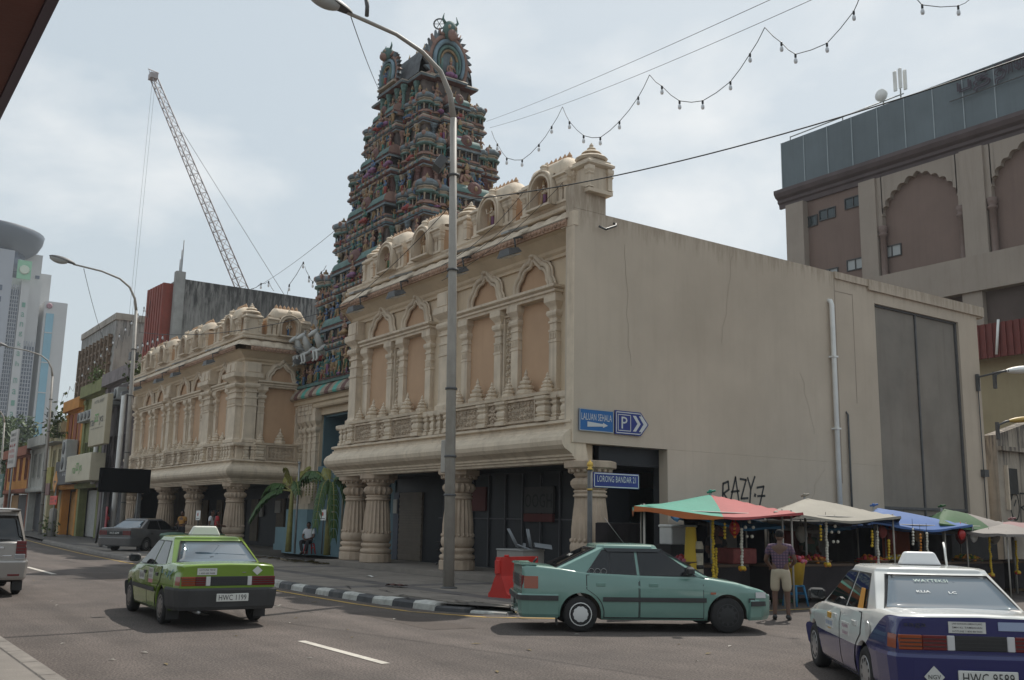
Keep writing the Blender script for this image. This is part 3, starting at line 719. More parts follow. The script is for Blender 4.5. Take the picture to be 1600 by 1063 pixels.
# left end of the wing turns towards the gate: same mouldings across the end
q = MB()
for prof in (MOULD, CORN, SLOPE, PARA, RAILW):
    q.lathe([(d+.0, z) for d, z in prof], (-32.3, 15.55, 0), 8, 0, True, PI, arc=PI/2, cap=False)
    n = len(prof); vs = [(-32.3-d, 15.55, z) for d, z in prof]+[(-32.3-d, 17.6, z) for d, z in prof]
    q.add(vs, [(i+1, n+i+1, n+i, i) for i in range(n-1)])
OW('end_moulding', q, trim, rw)
for cx in (-22.3, -28.75): bay(rw, cx-RX)
for x in (-25.52, -31.75): I('wall_pilaster', ME['wall_pilaster'], rw, (x-RX, 0, 4.98))
q = MB(); q.pil([(.1,.12,4.98),(.1,.12,7.2),(.16,.2,7.35),(.1,.12,7.5),(.2,.25,7.7),(.2,.25,7.85),(.1,.1,7.9),(.1,.1,8.55)]); OL('end_pilaster', q, trim, rw, (-19.2-RX, 0, 0))
balusters(rw, -19.85-RX, -19.1-RX, n=2); balusters(rw, -26.3-RX, -24.75-RX, n=4); balusters(rw, -32.2-RX, -31.25-RX, n=3)
for x in (-20.35, -22.85, -26.75, -29.15): shrine(rw, (x-RX, -.22, 9.95), 0)
for x in (-18.98, -24.8, -30.95): I('corner_turret', ME['corner_turret'], rw, (x-RX, .18, 9.97 if x < -20 else 10.05))
q = MB(); q.box(-32.2,-18.9,15.75,15.9,9.9,10.55); OW('parapet_wall', q, peach, rw)
# ------------------------------------------------------------------ left-hand temple wing
LX, LY = -52.0, 15.55; XE = -43.4
lw = E('temple_hall', (LX, LY, 0), 0, 'cream temple hall with a turning corner and banana palms beside its entrance', 'temple building')
q = MB(); q.box(-61.9, XE, 15.55, 15.85, 3.2, 9.72); q.box(XE-.3, XE, 15.853, 26, 3.2, 9.72); OW('front_wall', q, cream, lw)
q = MB(); q.box(-61.9, XE-.3, 15.85, 26, 9.3, 9.5); OW('roof', q, mould, lw)
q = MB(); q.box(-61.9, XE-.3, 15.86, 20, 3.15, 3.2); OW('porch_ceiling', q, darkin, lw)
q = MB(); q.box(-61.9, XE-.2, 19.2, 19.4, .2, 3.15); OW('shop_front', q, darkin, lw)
q = MB(); q.box(-62.2, -42.9, 14.62, 20, -.05, .24); OW('plinth', q, paver, lw)
q = MB()
for x, c in ((-58.5,0),(-56,0),(-52.5,0),(-50.5,0),(-47,0),(-45.5,0)): q.box(x-.5, x+.5, 19.1, 19.18, .4+.1*random.random(), 2.6)
OW('shop_door', q, pm('dim_wood', (.10,.075,.05), .6, .3, 2), lw)
q = MB(); q.box(-47.6,-46.9,19.05,19.15,1.9,2.5); q.box(-60.2,-59.6,19.05,19.15,1.5,2.6); q.box(-49.7,-49.3,19.05,19.15,1.7,2.3); OW('notice', q, pm('notice_dim', (.3,.28,.25), .7), lw)
c3 = [(-61.9-LX, 0), (XE-LX, 0), (XE-LX, 3.0)]
for nm, pr, mt in (('balcony_moulding', MOULD, trim), ('railing_wall', RAILW, trim), ('cornice', CORN, cream), ('cornice_slope', SLOPE, trim), ('parapet_rail', PARA, trim)): xrun(lw, nm, pr, c3, mt)
leafband(lw, -61.9-LX, XE-LX+.1); leafband(lw, 0, 2.9, PI/2, (XE-LX, 0))
for cx in (-57.5, -50.95): bay(lw, cx-LX)
bay(lw, -45.85-LX, w=2.1, two=False); bay(lw, 1.75, PI/2, (XE-LX, 0), w=2.2, two=False)
for x in (-60.95, -54.22): I('wall_pilaster', ME['wall_pilaster'], lw, (x-LX, 0, 4.98))
for x in (-47.65, -44.02): I('corner_pilaster', ME['corner_pilaster'], lw, (x-LX, 0, 4.98))
I('wall_pilaster', ME['wall_pilaster'], lw, (XE-LX, .3, 4.98), PI/2)
balusters(lw, -61.8-LX, -60-LX, n=4); balusters(lw, -55-LX, -53.4-LX, n=4); balusters(lw, -48.5-LX, -46.95-LX, n=4); balusters(lw, -44.75-LX, -43.3-LX, n=4); balusters(lw, 0, .6, PI/2, (XE-LX, 0), 2)
for x in (-58.1, -55.5, -51.6, -49.4, -44.75): shrine(lw, (x-LX, -.22, 9.95), 0)
shrine(lw, (XE-LX+.22, 1.85, 9.95), PI/2)
for x in (-60.3, -53.5, -47.1): I('corner_turret', ME['corner_turret'], lw, (x-LX, .18, 9.97))
I('corner_turret', ME['corner_turret'], lw, (XE-LX-.2, .2, 9.97))
q = MB(); q.box(-61.8, XE-.2, 15.75, 15.9, 9.9, 10.55); q.box(XE-.35, XE-.2, 15.9, 25, 9.9, 10.55); OW('parapet_wall', q, peach, lw)
for x in (-60.9, -54.3, -49.6, -43.75): column(lw, x-LX, .07)
column(lw, XE-LX-.1, 3.0)
# ------------------------------------------------------------------ gopuram (temple tower) and its gate
TX, TY = -38.25, 21.45
tw = E('temple_tower', (TX, TY, 0), 0, 'tall tapering temple gate tower covered in painted statues', 'temple tower')
tc_ = {k: pm('tower_'+k, tuple(.95*(.85*v+.15*sum(c)/3) for v in c), .75, .22, 3, .2, 40, .5, (.05,.045,.045)) for k, c in dict(
    stone=(.17,.135,.12), slate=(.14,.15,.16), bluegrey=(.17,.215,.24), tealg=(.11,.20,.18), maroon=(.17,.08,.07), cream=(.38,.31,.23), rose=(.31,.18,.14), ochre=(.28,.19,.10), dark=(.06,.048,.045), sky=(.18,.28,.34)).items()}
TM = [tc_[k] for k in ('stone','slate','bluegrey','tealg','maroon','cream','rose','ochre','dark','sky')]
ST, SL_, BG, TG, MR, CR, RO, OC, DK, SK = range(10)
# gate: piers, lintel, passage
q = MB(); q.box(-43.3,-41.2,18.4,24.4,.15,7.0); q.box(-33.9,-31.8,18.4,24.4,.15,7.0); q.box(-41.2,-33.9,18.4,24.4,6.25,7.0); OW('gate_pier', q, cream, tw)
q = MB(); q.box(-41.198,-41.1,18.55,24.4,.15,6.25); q.box(-34.0,-33.902,18.55,24.4,.15,6.25); q.box(-41.1,-34.0,22.2,22.3,.15,6.25); q.box(-41.1,-34.0,18.6,22.2,6.15,6.248); OW('passage_wall', q, teal, tw)
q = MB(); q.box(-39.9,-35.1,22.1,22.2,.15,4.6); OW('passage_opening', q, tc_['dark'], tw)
for x, w in ((-42.95,.14),(-42.5,.16),(-41.95,.16),(-41.45,.2)):
    q = MB(); q.pil(pilsecs(w, .16, 2.9, 6.2)); q.pil([(w*1.5,.3,6.2),(w*1.5,.3,6.55)]); OW('gate_pilaster', q.move((x, 18.4, 0)), trim, tw)
q = MB()
for i in range(4):
    for j in range(3): q.box(-43.0+.4*i, -42.66+.4*i, 18.05, 18.4, 6.3+.2*j, 6.46+.2*j)
OW('lintel_blocks', q, trim, tw)
q = MB(); q.run([(0,6.55),(.25,6.55),(.3,6.62),(.3,6.75),(.4,6.8),(.4,6.95),(.55,7.0),(0,7.02)], -43.6, -31.6); OW('gate_lintel', q.move((0,18.4,0)), cream, tw)
# striped eave over the gate
NS = 28
for k in range(NS):
    q = MB(); x0 = -43.3+11.6*k/NS; x1 = x0+11.6/NS
    q.run([(.2,7.0),(.62,7.02),(.66,7.10),(.58,7.28),(.40,7.48),(.30,7.58),(.1,7.6)], x0, x1); OW('eave_stripe', q.move((0,18.4,0)), (tc_['cream'], tc_['maroon'], tc_['cream'], flat('eave_teal', (.08,.34,.28), .6) if k == 3 else bpy.data.materials.get('eave_teal') or tc_['tealg'])[k % 4], tw)
q = MB(); q.box(-43.6,-32,18.0,24.8,7.56,7.7); OW('eave_slab', q, tc_['tealg'], tw)
# pale blue pedestals at the foot of the gate
q = MB()
for x0, x1, z0, z1 in ((-43.9,-40.1,.13,.5),(-43.75,-40.2,.5,1.25),(-42.6,-40.3,1.25,2.05)): q.box(x0,x1,17.6,18.4,z0,z1)
OW('gate_pedestal', q, ltblue, tw); q = MB(); q.box(-34.6,-32,17.5,18.4,.13,1.9); OW('gate_pedestal', q, ltblue, tw)
q = MB(); q.box(-42.2,-40.6,17.75,18.4,2.05,2.3); q.box(-41.8,-40.6,17.85,18.4,2.3,2.6); q.box(-41.5,-40.6,17.95,18.4,2.6,2.95); OW('pedestal_steps', q, trim, tw)
q = MB(); q.box(-40.3,-36.6,18.0,18.5,.13,3.9); q.box(-40.28,-36.4,17.9,17.997,.13,.75); OW('blue_gate_wall', q, teal, tw)
q = MB(); q.box(-38.9,-38.4,17.95,17.99,1.75,2.1); OW('notice', q, pm('notice_tower', (.5,.42,.38), .7), tw)

# turret (kuta), shala and pilaster meshes for the tiers
def kuta(n=8):
    m = MB()
    m.lathe([(.42,0),(.42,.06),(.34,.08),(.34,.14)], n=n, m=RO, sm=False)
    m.lathe([(.26,.14),(.26,.42)], n=n, m=DK, sm=False)
    for k in range(n):
        a = 2*PI*(k)/n; m.lathe([(.05,.14),(.035,.18),(.035,.36),(.06,.42)], (.32*math.cos(a), .32*math.sin(a), 0), 5, CR if k % 2 else TG)
    m.lathe([(.40,.42),(.48,.46),(.46,.52),(.38,.56)], n=n, m=TG, sm=False)
    m.lathe([(.36,.56),(.36,.64),(.42,.66),(.42,.70)], n=n, m=CR, sm=False)
    m.lathe([(.36,.70),(.47,.76),(.50,.84),(.44,.94),(.30,1.02),(.14,1.07),(.10,1.08)], n=n*2, m=BG, flute=.06, sm=False)
    m.lathe([(.14,1.07),(.10,1.12),(.13,1.16),(.04,1.22),(.05,1.25),(0,1.34)], n=8, m=OC)
    for k in range(4):
        a = PI/2*k+PI/4; m.ball((.44*math.cos(a), .44*math.sin(a), .9), (.1,.1,.13), 6, 4, RO)
    return m
KUTA = kuta().mesh('turret', TM)
def shala(L_):
    m = MB(); h = L_/2
    m.box(-h,h,-.28,.28,0,.08,RO); m.box(-h+.06,h-.06,-.22,.22,.08,.42,DK)
    nn = max(3, int(L_/.28))
    for k in range(nn+1):
        x = -h+.08+(L_-.16)*k/nn; m.lathe([(.05,.08),(.035,.12),(.035,.34),(.06,.40)], (x,-.27,0), 5, CR if k % 2 else SL_)
    m.box(-h-.06,h+.06,-.36,.36,.42,.50,BG); m.box(-h,h,-.3,.3,.50,.56,CR); m.box(-h-.03,h+.03,-.33,.33,.56,.62,MR)
    m.grid(lambda a, b: (-h+L_*a, -.36*math.cos(PI*b), .62+.42*math.sin(PI*b)), 6, 8, TG)
    for sx in (-1, 1):
        m.poly([(sx*h, -.36*math.cos(PI*b/8), .62+.42*math.sin(PI*b/8)) for b in range(9)][::sx], RO); m.lathe([(.3,-.05),(.34,0),(.3,.05)], (0,0,0), 6, OC) if False else None
    for k in range(max(2, int(L_/.4))):
        x = -h+.2+(L_-.4)*k/max(1, max(2, int(L_/.4))-1); m.lathe([(.06,0),(.09,.04),(.04,.08),(.06,.11),(0,.22)], (x,0,1.02), 6, OC)
    # front gable (nasi)
    m.lathe([(.24,-.06),(.26,0),(.17,.05),(.04,.08)], n=12, m=MR, sm=False); s = len(m.v)-48
    for i in range(s, len(m.v)):
        px, py, pz = m.v[i]; m.v[i] = (px, -.33-pz, .86+py*1.15)
    m.ball((0,-.42,.84), (.07,.05,.11), 6, 4, OC)
    return m
SHALA = {k: shala(k).mesh('shala_shrine', TM) for k in (1.3, 1.9)}
m = MB(); m.lathe([(.14,0),(.14,.06),(.09,.08),(.09,.3),(.11,.33),(.08,.36),(.08,.62),(.11,.66),(.07,.7),(.13,.78),(.13,.84),(.17,.92),(.17,1.0)], n=8, m=0, sm=False)
PILS = [m.mesh('pilaster', [tc_[k]]) for k in ('rose', 'tealg', 'cream', 'bluegrey', 'maroon')]
m = MB(); m.box(-.42,.42,-.05,.05,0,1.0,MR); m.box(-.5,-.38,-.12,.1,0,1.05,CR); m.box(.38,.5,-.12,.1,0,1.05,TG); m.box(-.55,.55,-.14,.1,1.05,1.15,OC); DOOR = m.mesh('niche_door', TM)
def outline(w, d, b=.4, p=.45):
    bw, bd = w*b, d*b
    return [(-w,-d),(-bw,-d),(-bw,-d-p),(bw,-d-p),(bw,-d),(w,-d),(w,-bd),(w+p*.7,-bd),(w+p*.7,bd),(w,bd),(w,d),(bw,d),(bw,d+p),(-bw,d+p),(-bw,d),(-w,d),(-w,bd),(-w-p*.7,bd),(-w-p*.7,-bd),(-w,-bd)]
tiers = [(7.7,10.25,5.45,2.75),(10.25,12.85,4.85,2.5),(12.85,15.35,4.1,2.05),(15.35,17.7,3.38,1.75),(17.7,19.85,2.7,1.45)]
rng = random.Random(3)
for ti, (z0, z1, w, d) in enumerate(tiers):
    h = z1-z0; hw = h*.50
    ol = outline(w, d)
    q = MB(); q.ring(ol, [(.28,z0),(.28,z0+.07),(.16,z0+.09),(.2,z0+.16),(.06,z0+.2)], [MR, RO, CR, ST], cap=True); OL('tier_base', q, TM, tw)
    q = MB(); q.ring(ol, [(-.02,z0+.2),(-.02,z0+hw)], [MR if ti % 2 else ST]); OL('tier_wall', q, TM, tw)
    zc = z0+hw
    q = MB(); q.ring(ol, [(.02,zc-.02),(.14,zc),(.14,zc+.06),(.1,zc+.07),(.17,zc+.09),(.24,zc+.16),(.23,zc+.24),(.16,zc+.34),(.08,zc+.38),(.14,zc+.4),(.14,zc+.48),(-.3,zc+.5)], [CR, BG, RO, MR, (BG, RO, SK, MR, BG)[ti], (TG, BG, RO, BG, RO)[ti], CR, MR, CR, SL_, RO]); OL('tier_cornice', q, TM, tw)
    nw, nd = (tiers[ti+1][2], tiers[ti+1][3]) if ti < 4 else (2.15, 1.25)
    q = MB(); q.ring(outline((w*.45+nw*.55), (d*.45+nd*.55)), [(0,zc+.42),(0,z1-.28),(.12,z1-.26),(.12,z1-.12),(.02,z1-.1),(.02,z1+.02)], [ST, CR, RO, SL_, ST]); OL('tier_backing', q, TM, tw)
    # stripes and carved lugs on the eave
    q = MB()
    def along(o, step, off):
        res = []
        for a, b in zip(o, o[1:]+o[:1]):
            a = Vector(a); b = Vector(b); L_ = (b-a).length; nn = max(1, int(L_/step)); e = (b-a).normalized(); nrm = Vector((e.y, -e.x))
            if nrm.y > .5: continue
            for k in range(nn): res.append((a+e*(L_*(k+.5)/nn)+nrm*off, math.atan2(e.y, e.x)))
        return res
    for k, (p, a) in enumerate(along(ol, .34, .24)):
        b = MB(); b.ball((0,0,zc+.2), (.09,.06,.10), 6, 4, (RO, CR, TG, OC)[k % 4]); q.join(b.move((p.x,p.y,0)))
    for k, (p, a) in enumerate(along(ol, .26, .2)):
        b = MB(); b.box(-.06,.06,-.05,.05,z0+.02,z0+.14,(CR, TG, BG, RO)[k % 4]); q.join(b.move((p.x,p.y,0)))
    o = OL('eave_ornament', q, TM, tw, kind='stuff')
    # pilasters and figures along the wall, on the sides that can be seen
    ph = hw-.2
    for k, (p, a) in enumerate(along(ol, .62, .10)):
        I('pilaster', PILS[(k+ti) % 5], tw, (p.x, p.y, z0+.2), 0, (1, 1, ph))
    for k, (p, a) in enumerate(along(ol, .62, .30)):
        # offset half a step along the wall, between pilasters
        e = Vector((math.cos(a), math.sin(a))); pp = p+e*.31
        if rng.random() < .9 and p.y < d+.2: figure(tw, (pp.x, pp.y, z0+.2), a+rng.uniform(-.3,.3), ph*rng.uniform(.78,.98))
    for rz, px, py in ((0, 0, -d-.52), (PI/2, w+.40, 0)):
        I('niche_door', DOOR, tw, (px, py, z0+.2), rz, (1, 1, ph*.9))
        for s in (-1, 1): figure(tw, (px+(s*.72 if rz == 0 else .12), py+(-.12 if rz == 0 else s*.72), z0+.2), rz, ph*1.02, 'raise')
    # row of miniature shrines standing on the cornice
    zt = zc+.46; nx = tiers[ti+1] if ti < 4 else (0,0,2.1,1.2); ks = (h*.5)/1.16
    for sx in (-1, 1):
        for sy in (-1, 1):
            I('turret', KUTA, tw, (sx*(w-.12), sy*(d-.12), zt), 0, (ks*1.0, ks*1.0, ks))
    for sx in (-1, 1):
        for fx, sk in ((.78, .62), (.58, .8)):
            I('turret', KUTA, tw, (sx*w*fx, -d-.02, zt), 0, (ks*sk, ks*sk, ks*(.75+.1*sk)))
        I('turret', KUTA, tw, (w+.02, sx*d*.62, zt), 0, (ks*.7, ks*.7, ks*.85))
    I('shala_shrine', SHALA[1.9], tw, (0, -d-.32, zt), 0, (ks*w*.42, ks*1.05, ks)); I('shala_shrine', SHALA[1.3], tw, (w+.2, 0, zt), PI/2, (ks*d*.62, ks*1.05, ks)); I('shala_shrine', SHALA[1.3], tw, (-w-.2, 0, zt), -PI/2, (ks*d*.62, ks, ks)); I('shala_shrine', SHALA[1.9], tw, (0, d+.32, zt), PI, (ks*w*.42, ks, ks))
    # people seated and standing among the shrines
    for p, a in along(outline((w*.62+nw*.38), (d*.62+nd*.38)), .62, .22):
        e = Vector((math.cos(a), math.sin(a))); pp = p+e*.25
        if rng.random() < .9: figure(tw, (pp.x, pp.y, zt), a+rng.uniform(-.5,.5), h*.38, rng.choice(['seat', 'four', 'raise']))
    figure(tw, (w+.62, 0, z0+.2), PI/2, h*.55, 'seat'); figure(tw, (0, -d-.72, zt+.02), 0, h*.34, 'seat')
# neck, eave and barrel roof
q = MB(); ol = outline(2.05, 1.22, .5, .3); q.ring(ol, [(0,19.8),(0,21.15)], [ST]); OL('roof_neck', q, TM, tw)
for k, (x, y, a) in enumerate([(-1.9,-1.35,0),(-1.3,-1.35,0),(-.7,-1.6,0),(0,-1.6,0),(.7,-1.6,0),(1.35,-1.35,0),(1.95,-1.3,.6),(2.25,-.6,PI/2),(2.4,0,PI/2),(2.25,.6,PI/2),(2.1,1.2,PI/2)]): figure(tw, (x, y, 19.95), a, 1.05 if k % 3 else .9, ['four','stand','seat','raise'][k % 4])
for x in (-1.6,-1.0,-.4,.4,1.0,1.65): I('pilaster', PILS[1], tw, (x, -1.3-(.3 if abs(x) < 1.02 else 0), 19.9), 0, (1,1,1.2))
q = MB(); ol = outline(2.15, 1.3, .45, .32); q.ring(ol, [(.0,21.1),(.2,21.15),(.24,21.24),(.18,21.32),(.06,21.38)], [MR, BG, CR, RO]); OL('roof_eave', q, TM, tw)
q = MB()
def roofv(a, b):
    t = PI*b; fl = 1+.03*(int(a*40) % 2)
    return (-2.0+4.0*a, -1.32*math.cos(t)*fl*(1.08-.12*math.sin(t)), 21.4+1.95*(math.sin(t)**.85)*fl)
q.grid(roofv, 40, 14, SL_, sm=False); OL('barrel_roof', q, TM, tw)
m = MB(); m.lathe([(.10,0),(.12,.06),(.07,.1),(.2,.2),(.24,.28),(.18,.36),(.07,.42),(.1,.47),(.11,.5),(.05,.56),(.07,.62),(.03,.72),(0,.9)], n=10, m=0); KAL = m.mesh('roof_finial', flat('aged_brass', (.34,.24,.12), .5, .3))
for k in range(5): I('roof_finial', KAL, tw, (-1.55+.72*k, 0, 23.3), 0, .9)
def crest(Rr):
    """horseshoe gable crest with flame teeth, facing -y."""
    m = MB(); K = 22
    rim = lambda r: [(r*math.cos(PI*(1.2-1.4*i/K)), r*math.sin(PI*(1.2-1.4*i/K))*1.08) for i in range(K+1)]
    for r, rad, mt in ((1.0,.12,RO),(.80,.10,SK),(.60,.08,TG),(.46,.06,OC)):
        m.tube([(x*Rr, -.12 if r < 1 else 0, z*Rr) for x, z in rim(r)], rad*Rr, 6, mt)
    pts = [(x*Rr, .12, z*Rr) for x, z in rim(1.0)]; m.prism(pts, (0, -.16, 0), BG)
    for i, (x, z) in enumerate(rim(1.08)):
        x2, z2 = rim(1.34)[i]; xa, za = rim(1.08)[max(0, i-1)]
        m.prism([(x*Rr, .1, z*Rr), (xa*Rr, .1, za*Rr), (x2*Rr, .1, z2*Rr)], (0, -.18, 0), (SL_, RO, BG)[i % 3])
    # lion mask at the head of the arch
    m.ball((0,-.12,1.28*Rr), (.40*Rr,.30,.42*Rr), 10, 7, TG); m.ball((0,-.36,1.06*Rr), (.26*Rr,.18,.24*Rr), 8, 5, RO)
    for s in (-1, 1):
        m.ball((s*.17*Rr,-.36,1.36*Rr), .09*Rr, 6, 4, CR); m.tube([(s*.2*Rr,-.1,1.5*Rr),(s*.42*Rr,-.12,1.7*Rr),(s*.34*Rr,-.1,1.95*Rr)], [.09*Rr,.06*Rr,.02], 5, TG); m.tube([(s*.3*Rr,-.1,1.1*Rr),(s*.52*Rr,-.14,1.1*Rr),(s*.62*Rr,-.12,1.28*Rr)], [.08*Rr,.06*Rr,.02], 5, RO)
    m.box(-1.0*Rr,1.0*Rr,-.2,.15,-.72*Rr,-.6*Rr,CR)
    for s in (-1, 1): m.tube([(s*.42*Rr,-.15,-.6*Rr),(s*.42*Rr,-.15,.1*Rr)], .07*Rr, 6, TG)
    return m
cm = crest(1.22); c = OL('gable_crest', cm, TM, tw, (2.12, 0, 22.15), PI/2, ); c.scale = (.78, .9, 1.0); figure(c, (0,-.3,-.8), 0, 1.05, 'seat')
c = OL('gable_crest', crest(.95), TM, tw, (-2.1, 0, 22.1), -PI/2)
c = OL('gable_crest', crest(.8), TM, tw, (-.2, -1.75, 21.95), 0); figure(c, (0,-.2,-.5), 0, .7, 'four')
m = MB()
for k in range(14):
    a = 2*PI*k/14; a2 = 2*PI*(k+1)/14
    m.tube([(.42*math.cos(a), 0, .42*math.sin(a)), (.42*math.cos(a2), 0, .42*math.sin(a2))], .06, 5)
for k in range(3): m.tube([(-.4*math.cos(PI*k/3), 0, -.4*math.sin(PI*k/3)), (.4*math.cos(PI*k/3), 0, .4*math.sin(PI*k/3))], .025, 4)
OL('crest_wheel', m, tc_['slate'], tw, (1.75, -.3, 24.2), .9).scale = (.62,.62,.62)
# prancing horses with riders above the gate eave
hm = MB()
hm.tube([(0,.62,1.02),(0,.45,1.12),(0,.1,1.16),(0,-.3,1.32),(0,-.5,1.42)], [.16,.25,.25,.25,.18], 8, 0)
hm.tube([(0,-.42,1.4),(0,-.62,1.72),(0,-.74,1.98)], [.19,.14,.10], 7, 0); hm.tube([(0,-.68,2.02),(0,-.86,1.92),(0,-1.04,1.78)], [.11,.10,.065], 7, 0)
for s in (-1, 1):
    hm.tube([(s*.13,-.42,1.3),(s*.14,-.72,1.16),(s*.14,-.66,.86),(s*.14,-.74,.78)], [.10,.07,.05,.05], 6, 0)
    hm.tube([(s*.14,.5,1.0),(s*.16,.36,.62),(s*.15,.56,.36),(s*.15,.48,.04)], [.15,.10,.06,.06], 6, 0)
    hm.tube([(s*.05,-.66,2.08),(s*.07,-.67,2.22)], [.03,.01], 4, 0)
hm.tube([(0,.66,1.05),(0,.85,.9),(0,.86,.5)], [.06,.07,.02], 5, 2)
hm.tube([(0,-.5,1.52),(0,-.66,1.8),(0,-.66,2.08)], [.06,.05,.04], 5, 2)
hm.lathe([(.26,-.04),(.28,0),(.26,.04)], (0,-.3,1.3), 10, 1); hm.lathe([(.27,-.2),(.28,0),(.24,.2)], (0,.1,1.16), 10, 1)
HORSE = hm.mesh('horse', [flat('statue_white', (.50,.50,.47), .6), cloths[2], hairm])
for k, (x, y) in enumerate(((-4.55,-3.05),(-3.55,-3.05),(-2.4,-3.0),(2.6,-3.0),(3.8,-3.05))):
    I('horse', HORSE, tw, (x, y, 7.75), rng.uniform(-.2,.25), 1.08); figure(tw, (x, y+.05, 8.85), 0, 1.1, 'raise')
for k in range(16):
    x = -5.15+.38*k; figure(tw, (x, -3.35+.12*(k % 2), 7.72), rng.uniform(-.5,.5), rng.uniform(.75,1.05), rng.choice(['seat','stand','raise']))
for k in range(6): figure(tw, (-5.0+.5*k, -2.75, 9.6), rng.uniform(-.4,.4), 1.15, 'four')

# the dense crowd of small figures on every ledge: too many to pick apart singly
CROWD = [figure_mb(p) for p in ('stand', 'raise', 'four', 'seat')]
CM = skins+cloths+[ornm, hairm]
for ti, (z0, z1, w, d) in enumerate(tiers):
    h = z1-z0; zc = z0+h*.5; q = MB(); nw, nd = (tiers[ti+1][2], tiers[ti+1][3]) if ti < 4 else (2.1, 1.2)
    rows = [(outline(w, d), .30, .16, zc+.36, .17), (outline(w, d), .34, .36, z0+.05, .15), (outline(w*.5+nw*.5, d*.5+nd*.5), .36, .14, z1-.30, .15)]
    for o_, st, off, zz, fh in rows:
        for p, a in along(o_, st, off):
            if rng.random() < .12 or p.y > d: continue
            c_ = rng.choice(CROWD); sk_ = rng.choice([0,0,3,1,2]); cl_ = 4+rng.randrange(6); k_ = h*fh*rng.uniform(.85,1.25)
            M_ = Matrix.Translation((p.x, p.y, zz)) @ Matrix.Rotation(a+rng.uniform(-.5,.5), 4, 'Z') @ Matrix.Scale(k_, 4)
            b0 = len(q.m); q.join(c_, M_)
            for i in range(b0, len(q.m)): q.m[i] = (sk_, cl_, 10, 11)[q.m[i]]
    OL('ledge_figures', q, CM, tw, kind='stuff')

# ------------------------------------------------------------------ shophouses beyond the temple, facing the street
def window(parent, x, y, z, w, h, fm, gm, n=2, rz=0, d=.12):
    """window as a part with frame and panes; placed in world coordinates on a wall facing -y (or +x)."""
    q = MB(); f = .06
    q.box(-w/2, w/2, -.04, d, -h/2, -h/2+f); q.box(-w/2, w/2, -.04, d, h/2-f, h/2); q.box(-w/2, -w/2+f, -.04, d, -h/2+f, h/2-f); q.box(w/2-f, w/2, -.04, d, -h/2+f, h/2-f)
    for k in range(1, n): q.box(-w/2+w*k/n-f/2, -w/2+w*k/n+f/2, -.03, d, -h/2+f, h/2-f)
    p = Vector((x, y, z))-wl(parent)
    o = I('window', q.mesh('window', fm), parent, p, rz)
    for k in range(n):
        q = MB(); q.box(-w/2+w*k/n+f/2, -w/2+w*(k+1)/n-f/2, .03, .05, -h/2+f, h/2-f); I('pane', q.mesh('pane', gm), o)
    return o
fdark = flat('window_frame_dark', (.05,.05,.05), .5)
gpane = flat('window_pane', (.05,.06,.07), .08, spec=.8)
def shophouse(x0, x1, top, wallm, trm, label, doors, nwin=3, pillar=True, yf=15.5, ped=True):
    cx = (x0+x1)/2
    h = E('shophouse', (cx, yf, 0), 0, label, 'shophouse')
    q = MB(); q.box(x0, x1, yf, yf+14, 3.5, top-.8); OW('upper_wall', q, wallm, h)
    q = MB(); q.run([(0,top-.9),(.15,top-.85),(.15,top-.7),(.3,top-.6),(.45,top-.5),(.45,top-.36),(.2,top-.3),(.2,top-.1),(.28,top),(0,top)], x0+.02, x1-.02); q.box(x0, x1, 0, -.5, top-.8, top); OW('cornice', q.move((0,yf,0)), trm, h)
    q = MB(); q.run([(0,3.4),(.25,3.4),(.3,3.5),(.3,3.7),(0,3.8)], x0+.02, x1-.02); OW('string_course', q.move((0,yf,0)), trm, h)
    for x in (x0+.3, x1-.3):
        q = MB(); q.pil([(.28,.12,3.8),(.28,.12,top-1.3),(.36,.2,top-1.2),(.36,.2,top-.95)]); OW('pilaster', q.move((x, yf, 0)), trm, h)
        q = MB(); q.box(x-.28, x+.28, yf-.02, yf+.5, .1, 3.45); OW('pillar', q, trm, h)
    for k in range(nwin):
        x = x0+.7+(x1-x0-1.4)*(k+.5)/nwin
        window(h, x, yf-.03, 5.6, min(1.1, (x1-x0-1.6)/nwin*.8), 2.1, trm, gpane, 2)
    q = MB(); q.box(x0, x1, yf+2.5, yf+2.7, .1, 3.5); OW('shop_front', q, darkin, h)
    for k, mcol in enumerate(doors):
        w = (x1-x0-.8)/len(doors); xx = x0+.4+w*(k+.5)
        q = MB(); q.box(xx-w*.47, xx+w*.47, yf+.6, yf+.7, .14, 3.3); OW('shop_door', q, mcol, h)
    return h
pg = pm('grey_mauve_stucco', (.23,.20,.20), .85, .15, 1.2, .2, 20, .5, (.09,.08,.08))
pgr = pm('olive_stucco', (.22,.23,.10), .85, .15, 1.2, .2, 20, .55, (.07,.075,.04))
por = pm('orange_stucco', (.50,.22,.045), .8, .12, 1.2, .15, 20, .3, (.25,.10,.04))
pred = pm('red_brown_stucco', (.27,.09,.05), .8, .15, 1.2, .15, 20, .3)
pyl = pm('pale_yellow_stucco', (.50,.44,.28), .8, .12, 1.2, .15, 20, .4, (.2,.16,.1))
pwh = pm('off_white_stucco', (.42,.41,.37), .8, .15, 1.2, .15, 20, .5, (.14,.13,.12))
dch = pm('charcoal_door', (.06,.06,.065), .6, .2, 3); dor = pm('ochre_door', (.36,.20,.07), .6, .2, 3); dwh = pm('whitish_shutter', (.40,.39,.37), .6, .12, 3); dyl = pm('pale_yellow_door', (.50,.42,.22), .6, .12, 3)
h1 = shophouse(-69.0, -62.3, 10.8, pg, pg, 'grey mauve shophouse adjoining the far end of the cream temple', [dch, dch, dch], 3)
h2 = shophouse(-75.4, -69.05, 10.6, pgr, pgr, 'olive green shophouse with air conditioners under its cornice', [dwh, dch], 3)
h3 = shophouse(-81.0, -75.45, 10.0, por, por, 'bright orange shophouse with red brown upper windows', [dor, dch], 2)
